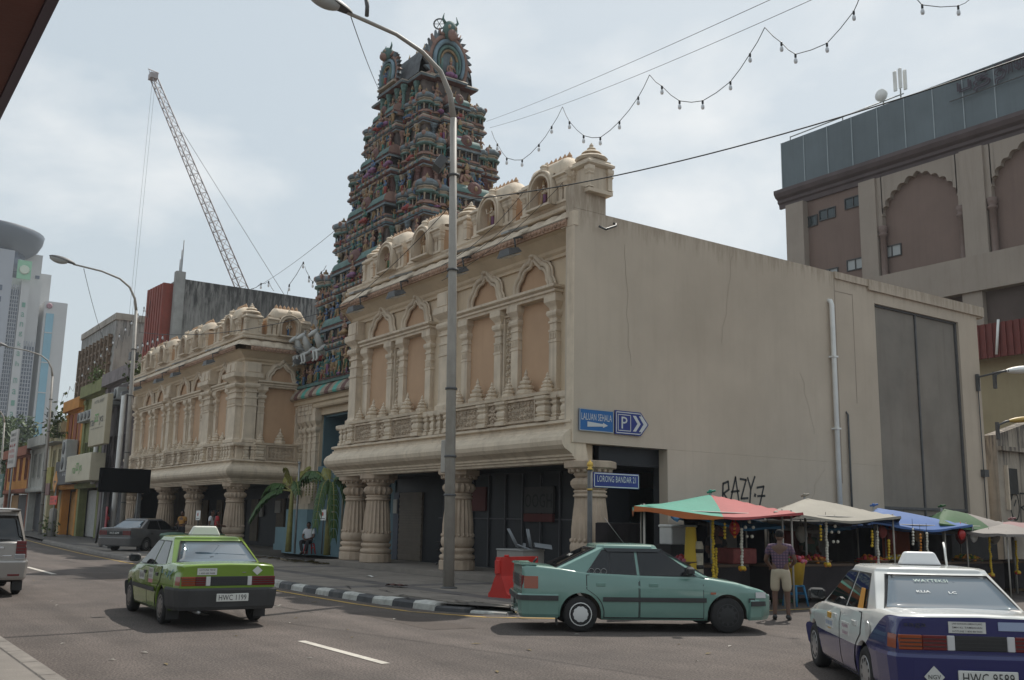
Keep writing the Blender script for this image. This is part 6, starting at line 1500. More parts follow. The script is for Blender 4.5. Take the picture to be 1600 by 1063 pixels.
        if P.get('strip', True):
            q = patch(ra+.02, wb-ra-.02, .475, .545, .022, s, 10, 2); OL('rub_strip', q, bumpk, c)
            q = patch(wb+ra+.02, L1-.28, .475, .545, .022, s, 4, 2); OL('rub_strip', q, bumpk, c)
        for k_, (x0, x1, z0, z1, mt) in enumerate(P.get('sidelamps', [])):
            OL('tail_lamp' if x1 < 0 else 'side_lamp', patch(x0, x1, z0, z1, .009, s, 4, 3), mt, c)
        for x, st in ((0, 0), (wb, 1)): wheel(c, x, s*(hw(.5)-.10), r, s, P['rims'][st] if isinstance(P['rims'], tuple) else P['rims'])
        # door mirror
        q = MB(); q.bbox(P['mx']-.06, P['mx']+.07, s*(hw(1)-.03), s*(hw(1)+.16), P['mz'], P['mz']+.13, .03) if s > 0 else q.bbox(P['mx']-.06, P['mx']+.07, -(hw(1)+.16), -(hw(1)-.03), P['mz'], P['mz']+.13, .03)
        mr = OL('door_mirror', q, P.get('mirror', trimk), c)
        q = MB(); q.box(P['mx']-.066, P['mx']-.061, s*(hw(1)+.0), s*(hw(1)+.145), P['mz']+.015, P['mz']+.115); OL('mirror_glass', q, glk, mr)
    wR, wF = hw(L0), hw(L1)
    B = P['bump']
    for nm, pth, pr in (('rear_bumper', [(-ra-.03, hw(-ra-.03)-.01), (-.55, hw(-.55)-.005), (L0+.12, hw(L0+.12)), (L0+.02, wR-.01), (L0-.015, wR-.12), (L0-.03, 0), (L0-.015, -wR+.12), (L0+.02, -wR+.01), (L0+.12, -hw(L0+.12)), (-.55, -hw(-.55)+.005), (-ra-.03, -hw(-ra-.03)+.01)], B['rear']),
                        ('front_bumper', [(wb+ra+.03, -hw(wb+.3)), (L1-.14, -wF-.01), (L1-.0, -wF+.14), (L1+.05, 0), (L1-.0, wF-.14), (L1-.14, wF+.01), (wb+ra+.03, hw(wb+.3))], B['front'])):
        z0, z1 = pr
        q = MB(); sweep(q, pth, [(-.03,z0),(.0,z0),(.025,z0+.05),(.045,z1-.10),(.05,z1-.03),(.035,z1),(-.03,z1)]); OL(nm, q, B['mat'], c)
        if B.get('strip'):
            q = MB(); sweep(q, pth, [(.04,z1-.10),(.066,z1-.095),(.066,z1-.025),(.04,z1-.02)]); OL('bumper_strip', q, B['strip'], c)
    for nm, mt, y0, y1, z0, z1, dx in P.get('rear_items', []):
        q = MB(); q.bbox(L0-.012-dx, L0+.03, min(y0,y1), max(y0,y1), z0, z1, .006); lp_ = OL(nm, q, mt, c)
        if nm in ('tail_lamp', 'rear_panel') and P.get('ribs', True):
            for k_ in range(3):
                zr_ = z0+(z1-z0)*(k_+1)/4; OL('lamp_rib', MB().box(L0-.016-dx, L0, min(y0,y1)+.004, max(y0,y1)-.004, zr_-.005, zr_+.004), trimk, lp_)
    for nm, mt, y0, y1, z0, z1, dx in P.get('front_items', []):
        q = MB(); q.bbox(L1-.05, L1+.02+dx, min(y0,y1), max(y0,y1), z0, z1, .008); OL(nm, q, mt, c)
    # exhaust and mud flaps
    q = MB(); q.tube([(L0-.06, .45, .24), (L0+.3, .45, .24)], .025, 8); OL('exhaust', q, grey, c)
    for s in (1, -1):
        q = MB(); q.box(-ra-.05, -ra-.035, s*(hw(0)-.22), s*(hw(0)-.03), .10, .34); OL('mud_flap', q, trimk, c)
    c['_rear'] = L0
    return c
def rtext(c, s, w, h, mat, x, y, z, rz=-PI/2): return text(s, w, h, mat, c, (x, y, z), rz)
def rplate(c, s, mat, tmat, x, y, z, w=.50, h=.12):
    q = MB(); q.bbox(x-.012, x+.01, y-w/2, y+w/2, z-h/2, z+h/2, .005); p = OL('number_plate', q, mat, c); text(s, w*.86, h*.68, tmat, p, (x-.0155, y, z), -PI/2)
SAGA = dict(rear=-.93, front=3.12, wb=2.38, r=.275, crown=.018, rims=white,
    hw=[(-.93,.735),(-.7,.785),(-.2,.815),(.6,.825),(1.6,.825),(2.3,.81),(2.75,.775),(3.0,.725),(3.12,.66)],
    top=[(-.93,.93),(-.86,.955),(-.3,.965),(.1,.93),(1.0,.885),(1.9,.865),(2.1,.85),(2.6,.775),(3.02,.665),(3.12,.60)],
    bot=[(-.93,.34),(-.5,.24),(0,.19),(2.38,.19),(2.9,.22),(3.12,.28)],
    cab=dict(zb=.84, zr=1.365, xa0=2.12, xa1=1.32, xc0=-.42, xc1=.26, w0=.755, w1=.575,
        side=[[(.12,.885),(.90,.885),(.88,1.265),(.43,1.265)], [(.98,.885),(1.86,.885),(1.36,1.24),(1.30,1.265),(.955,1.265)]],
        fs=((.91,.66),(1.27,.52)), rs=((.975,.63),(1.275,.485))),
    doors=[(.10,.925,.32),(.955,1.98,1.17)], mx=1.74, mz=.90,
    bump=dict(rear=(.27,.60), front=(.24,.52), mat=bumpk, strip=None))
carpaint = lambda name, col: pm(name, col, .25, .05, 2, 0, 1, coat=.8)
# --- green taxi
gp = carpaint('taxi_green', (.15,.25,.022)); G1 = dict(SAGA); G1.update(mats=[gp], grear=glb, rims=flat('hub_grey', (.20,.18,.17), .4, .5), handle=trimk, strip=True,
    rear_items=[('tail_lamp',lamb,.73,.52,.635,.775,.0),('tail_lamp',lred,.519,.36,.635,.775,.0),('reverse_lamp',lclr,.359,.29,.635,.775,.0),('tail_lamp',lred,-.73,-.36,.635,.775,.0),('reverse_lamp',lclr,-.359,-.29,.635,.775,.0),('rear_panel',trimk,-.289,.289,.635,.775,-.002)],
    front_items=[('headlamp',lclr,.35,.6,.48,.6,0),('headlamp',lclr,-.35,-.6,.48,.6,0),('grille',trimk,-.33,.33,.48,.6,0)],
    sidelamps=[(-.90,-.74,.64,.77,lamb),(2.80,2.98,.50,.56,lamb)])
gt = make_car('taxi', 'lime green taxi seen from behind with a pale roof sign', 'taxi', (-16.38, 5.56, 0), (-1, .055), G1, lambda x, z, p: 0)
rplate(gt, 'HWC 1199', platew, platek, -.995, -.05, .46)
def roofsign(c, x, mat, w=.26, l=.10, h=.16, z=1.365):
    q = MB(); q.add([(x-l,-w,z),(x+l,-w,z),(x+l,w,z),(x-l,w,z),(x-l*.6,-w*.72,z+h),(x+l*.6,-w*.72,z+h),(x+l*.6,w*.72,z+h),(x-l*.6,w*.72,z+h)], [(0,3,2,1),(4,5,6,7),(0,1,5,4),(1,2,6,5),(2,3,7,6),(3,0,4,7)]); s = OL('roof_sign', q, mat, c); bv = s.modifiers.new('bevel', 'BEVEL'); bv.width = .03; bv.segments = 3; bv.harden_normals = True
    q = MB(); q.box(x-l*1.1,x+l*1.1,-w*1.05,w*1.05,z-.012,z+.012); OL('sign_base', q, trimk, s)
signm = flat('roof_sign_white', (.66,.66,.58), .35)
roofsign(gt, .70, signm)
stick = flat('sticker_white', (.55,.55,.52), .5); pinkm = flat('sticker_pink', (.5,.2,.22), .5)
def rsticker(c, y0, y1, z0, z1, x, mat, lines=(), tm=platek, nm='sticker'):
    q = MB(); q.box(x-.004, x+.01, min(y0,y1), max(y0,y1), z0, z1); s = OL(nm, q, mat, c)
    n_ = len(lines)
    for i, t in enumerate(lines): text(t, abs(y1-y0)*.8, (z1-z0)/n_*.5, tm, s, (x-.0055, (y0+y1)/2, z1-(z1-z0)*(i+.5)/n_), -PI/2)
rsticker(gt, .50, .20, .80, .90, -.934, stick, ('HOTLINE TEKSI', '1-800-88-9488'))
rsticker(gt, -.2, -.26, .83, .84, -.934, chrome, nm='boot_lock')
q = MB(); q.prism([(-.934,-.36,.86),(-.934,-.44,.93),(-.934,-.52,.86),(-.934,-.44,.79)][::-1], (-.004,0,0)); OL('diamond_sticker', q, stick, gt)
q = MB(); q.tube([(-.16,-.05,1.05),(-.19,.12,1.035)], .012, 5); OL('rear_wiper', q, trimk, gt)
def ssticker(c, x0, x1, z0, z1, s, P, mat, lines=(), tm=platek, nm='sticker'):
    yy = lambda x: s*(lerp_tab(P['hw'], x)*.99+.014)
    q = MB(); q.prism([(x0,yy(x0),z0),(x1,yy(x1),z0),(x1,yy(x1),z1),(x0,yy(x0),z1)][::(-s)], (0, -s*.012, 0)); st = OL(nm, q, mat, c)
    for i, t in enumerate(lines):
        xm = (x0+x1)/2; text(t, abs(x1-x0)*.8, (z1-z0)/len(lines)*.5, tm, st, (xm, yy(xm)+s*.003, z1-(z1-z0)*(i+.5)/len(lines)), PI if s > 0 else 0)
ssticker(gt, 1.15, 1.55, .62, .76, 1, SAGA, stick, ('KELUARAN',)); ssticker(gt, .55, .85, .66, .84, 1, SAGA, stick, ('TEKSI', 'BUDGET')); ssticker(gt, .55, .85, .60, .658, 1, SAGA, pinkm)
q = MB(); stroke(q, [(-.5,-.04),(-.42,.1),(-.36,-.02)], .02); stroke(q, [(-.3,-.02),(-.2,.06),(-.15,-.03)], .018); stroke(q, [(-.1,0),(.05,.1),(.1,-.02)], .018); stroke(q, [(.1,.05),(.3,.13)], .015)
o = OL('faded_script', q, flat('script_blue', (.16,.30,.33), .5), gt, (-.38, .80, .74), PI)
# --- white and blue taxi
wp = carpaint('taxi_white', (.66,.66,.63)); bp = carpaint('taxi_blue', (.018,.022,.11)); W1 = dict(SAGA); W1.update(mats=[wp, bp], grear=glb, rims=flat('alloy', (.42,.42,.42), .3, .7), handle=wp, strip=False,
    rear_items=[('tail_lamp',lamb,.73,.52,.635,.775,.0),('tail_lamp',lred,.519,.30,.635,.775,.0),('reverse_lamp',lclr,.299,.23,.635,.775,.0),('tail_lamp',lred,-.73,-.30,.635,.775,.0),('reverse_lamp',lclr,-.299,-.23,.635,.775,.0),('rear_panel',trimk,-.229,.229,.635,.775,-.002)],
    front_items=G1['front_items'], sidelamps=[(-.90,-.74,.64,.77,lamb),(2.66,2.74,.62,.68,lamb)], bump=dict(rear=(.24,.60), front=(.24,.52), mat=bp, strip=None))
def twotone():
    m = wp.copy(); m.name = 'taxi_white_over_blue'; t = m.node_tree; N = t.nodes; B = N['Principled BSDF']; tcn = N.new('ShaderNodeTexCoord'); sp = N.new('ShaderNodeSeparateXYZ'); t.links.new(tcn.outputs['Object'], sp.inputs[0])
    r = N.new('ShaderNodeMapRange'); r.interpolation_type = 'SMOOTHSTEP'; t.links.new(sp.outputs['X'], r.inputs[0])
    for i, v in ((1, .12), (2, -.74), (3, .53), (4, .938)): r.inputs[i].default_value = v
    l = N.new('ShaderNodeMath'); l.operation = 'LESS_THAN'; t.links.new(sp.outputs['Z'], l.inputs[0]); t.links.new(r.outputs[0], l.inputs[1])
    x = N.new('ShaderNodeMix'); x.data_type = 'RGBA'; t.links.new(l.outputs[0], x.inputs[0]); src = B.inputs['Base Color'].links[0].from_socket; t.links.new(src, x.inputs[6]); x.inputs[7].default_value = (.018,.022,.11,1); t.links.new(x.outputs[2], B.inputs['Base Color'])
    return m
W1['mats'] = [twotone(), bp]
wpaint = lambda x, z, p: 1 if p in ('tail', 'nose') else 0
RLW = Vector((-6.36, 8.92)); hd = Vector((-.765, .645)).normalized(); lft = Vector((-hd.y, hd.x)); ctr = RLW-lft*.76
wt = make_car('taxi', 'white and dark blue taxi turning away, with a blank white roof sign', 'taxi', (ctr.x, ctr.y, 0), (hd.x, hd.y), W1, wpaint)
wt.scale = (1, 1, .955)
rplate(wt, 'HWC 9589', platew, platek, -1.0, -.02, .40, .52, .13)
roofsign(wt, .72, flat('roof_sign_clean', (.72,.72,.72), .35), .215, .10, .155)
rsticker(wt, .28, -.05, .80, .905, -.934, stick, ('LPKP KAWASAN LEMBAH KLANG', 'SMH KL TAMBAHAN', 'HOTLINE 1-800-88-9600')); rsticker(wt, -.16, -.62, .83, .91, -.934, flat('sticker_pale_blue', (.30,.36,.5), .5))
q = MB(); q.prism([(-1.006,.36,.40),(-1.006,.45,.50),(-1.006,.54,.40),(-1.006,.45,.30)], (.006,0,0)); dm = OL('diamond_sticker', q, stick, wt); text('NGV', .11, .04, platek, dm, (-1.010, .45, .40), -PI/2)
text('saga', .2, .045, trimk, wt, (-.945, .58, .86), -PI/2, name='boot_badge')
# film lettering inside the rear window
def rwin(c, P, s, w, h, y, z, mat):
    G = P['cab']; zt_ = G['zr']-.055; sl = math.atan2(G['xc1']-G['xc0'], zt_-G['zb'])
    x = G['xc0']+(G['xc1']-G['xc0'])*(z-G['zb'])/(zt_-G['zb'])-.05*(1-(y/.64)**2)-.034
    me = text_mb(s, w, h).mesh('window_lettering', mat); o = I('window_lettering', me, c, (x, y, z)); o.rotation_euler = (Matrix.Rotation(-PI/2, 4, 'Z') @ Matrix.Rotation(-sl, 4, 'X')).to_euler()
rwin(wt, SAGA, 'KLIA', .13, .036, .22, 1.13, white); rwin(wt, SAGA, 'LC', .075, .034, -.06, 1.125, white); rwin(wt, SAGA, 'WAYTEKSI', .34, .045, .10, 1.235, flat('film_green', (.16,.28,.24), .4))
ssticker(wt, 1.22, 1.62, .60, .70, 1, SAGA, stick, ('1300 88 0303',), flat('sticker_blue', (.1,.2,.4), .5)); ssticker(wt, .52, .82, .575, .73, 1, SAGA, stick, ('KELUARAN', 'SYARIKAT'), flat('sticker_ink', (.3,.1,.2), .5)); ssticker(wt, .52, .82, .545, .572, 1, SAGA, rdm)
for z0, z1 in ((.705,.77),(.535,.595)): ssticker(wt, 1.34, 1.50, z0, z1, 1, SAGA, flat('sticker_amber', (.5,.28,.03), .5))
q = MB(); q.prism([(.86,.80,.95),(.94,.80,.95),(.90,.735,1.12),(.82,.735,1.12)], (0,.004,0)); 
OL('window_sticker', MB().prism([(.22,.745,.90),(.42,.745,.90),(.50,.67,1.12),(.36,.67,1.12)], (0,.006,0)), flat('sticker_orange', (.5,.22,.02), .5), wt)
q = MB(); q.tube([(.9,-.35,1.36),(1.0,-.37,1.55),(1.12,-.40,1.62)], .012, 5); OL('aerial', q, white, wt)
OL('fuel_flap', MB().prism([(-.18+.085*math.cos(2*PI*k/14), .812, .74+.085*math.sin(2*PI*k/14)) for k in range(14)], (0,.004,0)), wp, wt)
# --- teal hatchback parked at the corner
tp = carpaint('car_teal', (.15,.27,.23)); T1 = dict(SAGA); 
T1.update(mats=[tp], grear=glk, gside=gls, rims=(flat('hub_white', (.62,.62,.60), .4), flat('steel_wheel_black', (.02,.02,.02), .6)), handle=tp, hz=.735,
    top=[(-.93,1.0),(-.86,1.02),(-.66,1.01),(-.3,.975),(.1,.92),(1.0,.885),(1.9,.865),(2.1,.85),(2.6,.775),(3.02,.665),(3.12,.60)],
    cab=dict(zb=.86, zr=1.365, xa0=2.12, xa1=1.30, xc0=-.66, xc1=.30, w0=.755, w1=.575,
        side=[[(.10,.885),(.47,.885),(.47,1.255),(.38,1.255)], [(.50,.885),(.90,.885),(.88,1.265),(.50,1.265)], [(.98,.885),(1.86,.885),(1.36,1.24),(1.30,1.265),(.955,1.265)]],
        fs=((.91,.66),(1.27,.52)), rs=((.995,.62),(1.29,.485))),
    bump=dict(rear=(.22,.58), front=(.20,.52), mat=tp, strip=bumpk),
    rear_items=[('tail_lamp',lred,.73,.42,.66,.86,.0),('tail_lamp',lred,-.73,-.42,.66,.86,.0),('rear_panel',trimk,-.41,.41,.66,.86,-.002)],
    front_items=G1['front_items'], sidelamps=[(-.90,-.68,.66,.85,lamb),(2.86,3.04,.55,.64,lclr),(2.10,2.19,.60,.635,lamb)])
hd = Vector((.5, .866)).normalized(); rt = Vector((hd.y, -hd.x)); RW_ = Vector((-12.55, 10.20)); ctr = RW_-rt*.74
tl = make_car('parked_car', 'teal green hatchback with mismatched wheels parked across the corner', 'car', (ctr.x, ctr.y, 0), (hd.x, hd.y), T1, lambda x, z, p: 0)
q = MB(); sweep(q, [(-.70,.70),(-.93,.66),(-.99,.3),(-1.0,0),(-.99,-.3),(-.93,-.66),(-.70,-.70)], [(-.16,1.0),(.0,1.018),(.02,1.026),(.012,1.036),(-.06,1.034),(-.2,1.015)]); OL('boot_spoiler', q, tp, tl)
q = MB(); q.tube([(.95,.45,1.36),(.62,.5,1.78)], .006, 5); OL('aerial', q, dkgrey, tl)
q = MB(); q.tube([(-.66,.1,1.03),(-.60,.1,1.10)], .02, 5); OL('rear_wiper', q, trimk, tl)
for s in (-1,):
    for poly in ([(.40,1.30),(1.36,1.30),(1.30,1.245),(.46,1.245)],):
        G = T1['cab']; gyy = lambda z: G['w0']+(G['w1']-G['w0'])*(z-G['zb'])/(G['zr']-.055-G['zb'])
        q = MB(); q.prism([(x, s*(gyy(z)+.028), z) for x, z in poly], (0, .02, 0)); OL('rain_visor', q, glk, tl)
for k in range(3):
    q = MB(); q.tube([(.18+.10*k+.045*math.cos(t*PI/6), -(.742), .935+.045*math.sin(t*PI/6)) for t in range(13)], .005, 4); OL('window_emblem', q, grey, tl)
q = MB(); q.box(.55,1.8,-.45,.45,.5,.9); 
text('SPIKE', .34, .06, white, tl, (-.1, -.25, 1.18), rot=(R(-55), 0, R(-90)), name='window_lettering')
rplate(tl, 'WDT 4471', platek, white, -1.0, 0, .45)
# --- grey saloon on the pavement
P1 = dict(SAGA); 
P1.update(rear=-1.05, front=3.35, wb=2.6, r=.29, mats=[carpaint('saloon_grey', (.105,.105,.106))], grear=glb, rims=flat('alloy_dim', (.25,.25,.25), .4, .5), strip=False, handle=trimk,
    hw=[(-1.05,.76),(-.8,.82),(0,.86),(2,.86),(2.9,.82),(3.35,.68)], top=[(-1.05,.96),(-.95,1.0),(-.3,1.0),(.2,.95),(1.9,.9),(2.2,.88),(3.2,.70),(3.35,.64)], bot=[(-1.05,.30),(-.5,.22),(0,.18),(2.6,.18),(3.35,.24)],
    cab=dict(zb=.87, zr=1.40, xa0=2.3, xa1=1.45, xc0=-.55, xc1=.25, w0=.79, w1=.58, side=[[(.05,.93),(.95,.93),(.93,1.30),(.42,1.30)], [(1.03,.93),(2.0,.93),(1.48,1.28),(1.0,1.30)]], fs=((.95,.68),(1.3,.53)), rs=((1.01,.66),(1.31,.50))),
    doors=[(.12,.98,.34),(1.01,2.08,1.2)], mx=1.85, mz=.93, bump=dict(rear=(.24,.60), front=(.2,.52), mat=P1.get('m') or trimk, strip=None),
    rear_items=[('tail_lamp',lred,.78,.40,.70,.88,.0),('tail_lamp',lred,-.78,-.40,.70,.88,.0),('rear_panel',trimk,-.38,.38,.69,.86,-.002)], front_items=[], sidelamps=[])
P1['bump']['mat'] = P1['mats'][0]
pc = make_car('parked_car', 'dark grey saloon parked on the pavement under the black screen', 'car', (-45.2, 11.6, .13), (-.62, .785), P1, lambda x, z, p: 0)
rplate(pc, 'WLC 6599', platek, white, -1.07, 0, .78, .55, .13)
# --- silver people carrier leaving the frame
M1 = dict(SAGA); slv = pm('carrier_silver', (.36,.34,.32), .35, .04, 2, 0, 1, metal=.5, coat=.5)
M1.update(rear=-.90, front=3.6, wb=2.75, r=.33, crown=.02, mats=[slv], grear=glk, rims=flat('alloy_mid', (.35,.35,.35), .3, .6), strip=False, handle=slv,
    hw=[(-.90,.80),(-.7,.86),(0,.885),(2,.885),(3.0,.86),(3.6,.66)], top=[(-.90,1.06),(-.85,1.10),(0,1.10),(1.8,1.08),(2.6,1.0),(3.4,.85),(3.6,.74)], bot=[(-.90,.36),(-.4,.28),(0,.22),(2.75,.22),(3.6,.3)],
    cab=dict(zb=1.0, zr=1.76, xa0=2.75, xa1=1.75, xc0=-.86, xc1=-.62, w0=.83, w1=.68, side=[[(-.62,1.12),(.1,1.12),(.1,1.62),(-.5,1.62)], [(.2,1.12),(1.05,1.12),(1.05,1.62),(.2,1.62)], [(1.15,1.10),(2.3,1.10),(1.75,1.58),(1.15,1.62)]], fs=((1.1,.74),(1.64,.6)), rs=((1.14,.74),(1.62,.60))),
    doors=[(.16,1.08,.35),(1.12,2.3,1.3)], mx=2.1, mz=1.08, hz=.95, bump=dict(rear=(.34,.72), front=(.26,.66), mat=slv, strip=None),
    rear_items=[('tail_lamp',lred,.80,.60,.86,1.10,.0),('tail_lamp',lred,-.80,-.62,.86,1.12,.01),('tail_lamp',lclr,-.80,-.60,.76,.858,.01),('boot_trim',chrome,-.4,.4,.96,1.0,.01),('badge',chrome,-.56,-.34,.80,.83,.0),('bumper_reflector',lred,-.72,-.5,.42,.46,.06),('bumper_reflector',lred,.72,.5,.42,.46,.06)], front_items=[], sidelamps=[(-.86,-.66,.78,1.10,lred)])
mv = make_car('people_carrier', 'silver people carrier with dark rear window, only its rear corner showing', 'car', (-23.7, 3.02, 0), (-1, .05), M1, lambda x, z, p: 0)
q = MB(); sweep(q, [(-.45,.66),(-.72,.62),(-.80,.3),(-.80,0),(-.80,-.3),(-.72,-.62),(-.45,-.66)], [(-.12,1.73),(.02,1.73),(.03,1.76),(-.12,1.785)]); OL('roof_spoiler', q, slv, mv)
# --- distant van far down the road
# ------------------------------------------------------------------ market stalls along the lane
def tarp(name, label, cs, pk, mats, split, sag=.14, drop=.05, legs=True, grp='tarpaulin canopies of the lane stalls', n=14):
    """stretched tarpaulin: cs four corners, pk the peak held by a central pole; split(a, b) -> slot."""
    A = [Vector(c) for c in cs]; pk = Vector(pk); base = sum(A, Vector((0,0,0)))/4
    o = E(name, (base.x, base.y, 0), 0, label, 'tarpaulin', grp)
    def fn(a, b):
        p = A[0]*(1-a)*(1-b)+A[1]*a*(1-b)+A[2]*a*b+A[3]*(1-a)*b
        r = max(abs(2*a-1), abs(2*b-1)); t = 1-r
        z = p.z+(pk.z-p.z)*t**1.05
        z -= sag*(1-abs(2*a-1)**2 if abs(2*b-1) > abs(2*a-1) else 1-abs(2*b-1)**2)*r*r
        z += .018*math.sin(9*a+4*b)*r+.012*math.sin(23*b+7*a)*r
        w = t*.9; q_ = Vector((p.x+(pk.x-base.x)*w, p.y+(pk.y-base.y)*w, z)); return (q_.x-base.x, q_.y-base.y, q_.z)
    q = MB(); q.grid(fn, n, n)
    for i, f in enumerate(q.f):
        a = (i % n+.5)/n; b = (i//n+.5)/n; q.m[i] = split(a, b)
    # edge flap hanging down all round
    def edge(k, t): return [fn(t, 0), fn(1, t), fn(1-t, 1), fn(0, 1-t)][k]
    for k in range(4):
        vs = []; fs = []
        for i in range(n+1):
            p = edge(k, i/n); w = (.11 if len(mats) > 2 and (k == 3 or (k == 0 and i/n < .47)) else drop)*(1+.25*math.sin(5*i+k)); vs += [p, (p[0]*1.004, p[1]*1.004, p[2]-w)]
        b0 = len(q.v); q.v += vs
        for i in range(n):
            q.f.append([b0+2*i, b0+2*i+1, b0+2*i+3, b0+2*i+2]); q.s.append(True)
            q.m.append(2 if len(mats) > 2 and (k == 3 or (k == 0 and i/n < .47)) else split(*[(i/n, .02), (.98, i/n), (1-i/n, .98), (.02, 1-i/n)][k]))
    OL('sheet', q, mats, o)
    q = MB(); q.tube([(pk.x-base.x, pk.y-base.y, 0), (pk.x-base.x, pk.y-base.y, pk.z+.06)], .03, 6); OL('centre_pole', q, grey, o)
    q = MB(); q.ball((pk.x-base.x, pk.y-base.y, pk.z+.07), .05, 6, 4); q.tube([(pk.x-base.x-.1, pk.y-base.y, pk.z+.05), (pk.x-base.x+.1, pk.y-base.y+.05, pk.z+.09)], .025, 4); OL('pole_cap', q, mats[0], o)
    if legs:
        for i, c in enumerate(A):
            q = MB(); c2 = c+(base-c)*.12; q.tube([(c2.x-base.x, c2.y-base.y, 0), (c2.x-base.x, c2.y-base.y, c2.z+.05)], .022, 6); OL('pole', q, polem, o)
        for i in range(4):
            a = A[i]+(base-A[i])*.12; b = A[(i+1) % 4]+(base-A[(i+1) % 4])*.12
            q = MB(); q.tube([(a.x-base.x, a.y-base.y, a.z-.06), (b.x-base.x, b.y-base.y, b.z-.06)], .016, 5); OL('rail', q, polem, o)
    return o
cloth = lambda n, c: pm(n, c, .7, .10, 1.5, .12, 9, rnd=0)
tg = cloth('tarp_green', (.025,.22,.155)); tr = cloth('tarp_red', (.33,.06,.06)); to = cloth('tarp_orange', (.38,.11,.03)); tb = cloth('tarp_beige', (.25,.23,.19)); tbl = cloth('tarp_blue', (.05,.115,.30)); tdg = cloth('tarp_dark_green', (.02,.08,.022)); tgy = cloth('tarp_grey', (.20,.18,.165)); tpk = cloth('tarp_pink', (.24,.13,.13)); tbb = cloth('tarp_bright_blue', (.05,.20,.38))
X0, X1 = -17.4, -13.7
tarp('market_tarpaulin', 'green and red tarpaulin with an orange underside on the first stall', [(-14.2,12.85,2.03),(-13.8,17.3,1.98),(-17.2,19.5,2.08),(-17.3,15.6,2.10)], (-15.6,16.4,2.36), [tg, tr, to], lambda a, b: 0 if a < .47 else 1, .12, .045)
tarp('market_tarpaulin', 'faded beige tarpaulin between the red and the blue ones', [(-14.0,16.6,2.0),(-14.0,21.1,1.97),(-17.2,25.4,2.08),(-17.2,19.8,2.1)], (-15.5,19.5,2.37), [tb], lambda a, b: 0, .12, .05)
tarp('market_tarpaulin', 'bright blue tarpaulin with drooping corners after the beige one', [(-14.2,20.2,1.84),(-14.5,25.0,1.82),(-17.2,29.2,1.95),(-17.2,23.5,2.05)], (-15.5,22.2,2.2), [tbl], lambda a, b: 0, .13, .05)
tarp('market_tarpaulin', 'dark green and grey tarpaulin behind the blue one', [(-14.5,23.5,1.84),(-14.5,27.3,1.83),(-17.4,32.0,1.95),(-17.4,27.0,2.05)], (-15.6,25.4,2.25), [tdg, tgy], lambda a, b: 1 if a > .62 else 0, .12, .05)
tarp('market_tarpaulin', 'dull pink and white sheet over the last visible stall', [(-13.4,24.6,1.60),(-13.2,30.0,1.65),(-16.4,30.4,1.8),(-16.6,25.2,1.8)], (-14.8,27.5,1.95), [tpk, tgy], lambda a, b: 0 if a > .35 else 1, .06, .08)
tarp('market_tarpaulin', 'low light blue sheet strung behind the first stall', [(-16.2,16.2,1.95),(-16.2,19.6,1.70),(-18.5,21.5,1.75),(-18.5,18.0,1.95)], (-17.3,18.6,1.98), [tbb], lambda a, b: 0, .14, .06, False)
tarp('market_tarpaulin', 'pale sheet hung low behind the blue stall', [(-16.4,18.6,1.75),(-16.5,22.6,1.70),(-18.5,22.8,1.75),(-18.5,18.8,1.8)], (-17.4,20.6,1.88), [tgy, tbb], lambda a, b: 1 if a > .7 else 0, .10, .06, False)
tarp('market_tarpaulin', 'second bright blue sheet over the rear of the middle stalls', [(-16.4,23.0,1.75),(-16.5,29.6,1.70),(-18.5,29.8,1.75),(-18.5,23.2,1.8)], (-17.4,26.2,1.9), [tbl], lambda a, b: 0, .10, .06, False)
wood = pm('stall_wood', (.10,.065,.045), .8, .25, 3, .2, 20); dkc = pm('stall_cloth_dark', (.025,.02,.022), .85, .3, 2, .2, 12); redc = pm('stall_cloth_red', (.17,.035,.03), .85, .25, 2, .2, 12)  # dark stall cloth tone stands in for the shade under the tarpaulins
rs = random.Random(11)
fcols = [flat('flower_'+n, c, .6) for n, c in dict(yellow=(.62,.42,.03), orange=(.55,.20,.02), white=(.6,.58,.5), red=(.42,.03,.04), pink=(.45,.12,.18), green=(.08,.17,.04)).items()]
FY, FO, FW_, FR_, FP, FG = fcols
BL = MB().ball((0,0,0), .036, 6, 4).mesh('blossom', FY)
def stall(x, y, w, label, mat):
    o = E('market_stall', (x, y, 0), 0, label, 'market stall', 'stall tables under the tarpaulins')
    q = MB(); q.bbox(-.45,.45,-w/2,w/2,.80,.86,.01); OL('table_top', q, wood, o)
    q = MB(); q.box(.43,.46,-w/2,w/2,.12,.80); OL('cloth_front', q, mat, o)
    q = MB(); q.box(-.43,.43,-w/2-.003,-w/2+.02,.12,.80); OL('cloth_side', q, mat, o)
    for sx in (-.4,.4):
        for sy_ in (-w/2+.08, w/2-.08): OL('leg', MB().box(sx-.03,sx+.03,sy_-.03,sy_+.03,0,.80), wood, o)
    return o
def heap(name, x, y, z, rx, ry, h, mats, n, label, cat, r=.045, grp=None):
    o = E(name, (x, y, z), 0, label, cat, grp)
    q = MB()
    for i in range(n):
        a = rs.uniform(0, 2*PI); d = math.sqrt(rs.random()); q.ball((rx*d*math.cos(a), ry*d*math.sin(a), h*(1-d*d)*rs.uniform(.5,1)+.02), r*rs.uniform(.8,1.3), 6, 4, rs.randrange(len(mats)))
    OL('blooms', q, mats, o, kind='stuff'); q = MB(); q.lathe([(.9,0),(1.0,.04),(1.04,.07),(.98,.07),(.94,.02)], n=16, sx=rx*1.1, sy=ry*1.1); OL('tray', q, pm('tray_brown', (.14,.09,.05), .7) if 'tray_brown' not in bpy.data.materials else bpy.data.materials['tray_brown'], o)
    return o
lbl = ['first stall table nearest the corner, draped in dark cloth', 'stall table beyond the man in the plaid shirt', 'stall table under the blue tarpaulin, hung with red cloth', 'stall table under the dark green tarpaulin', 'stall table at the far end of the row']
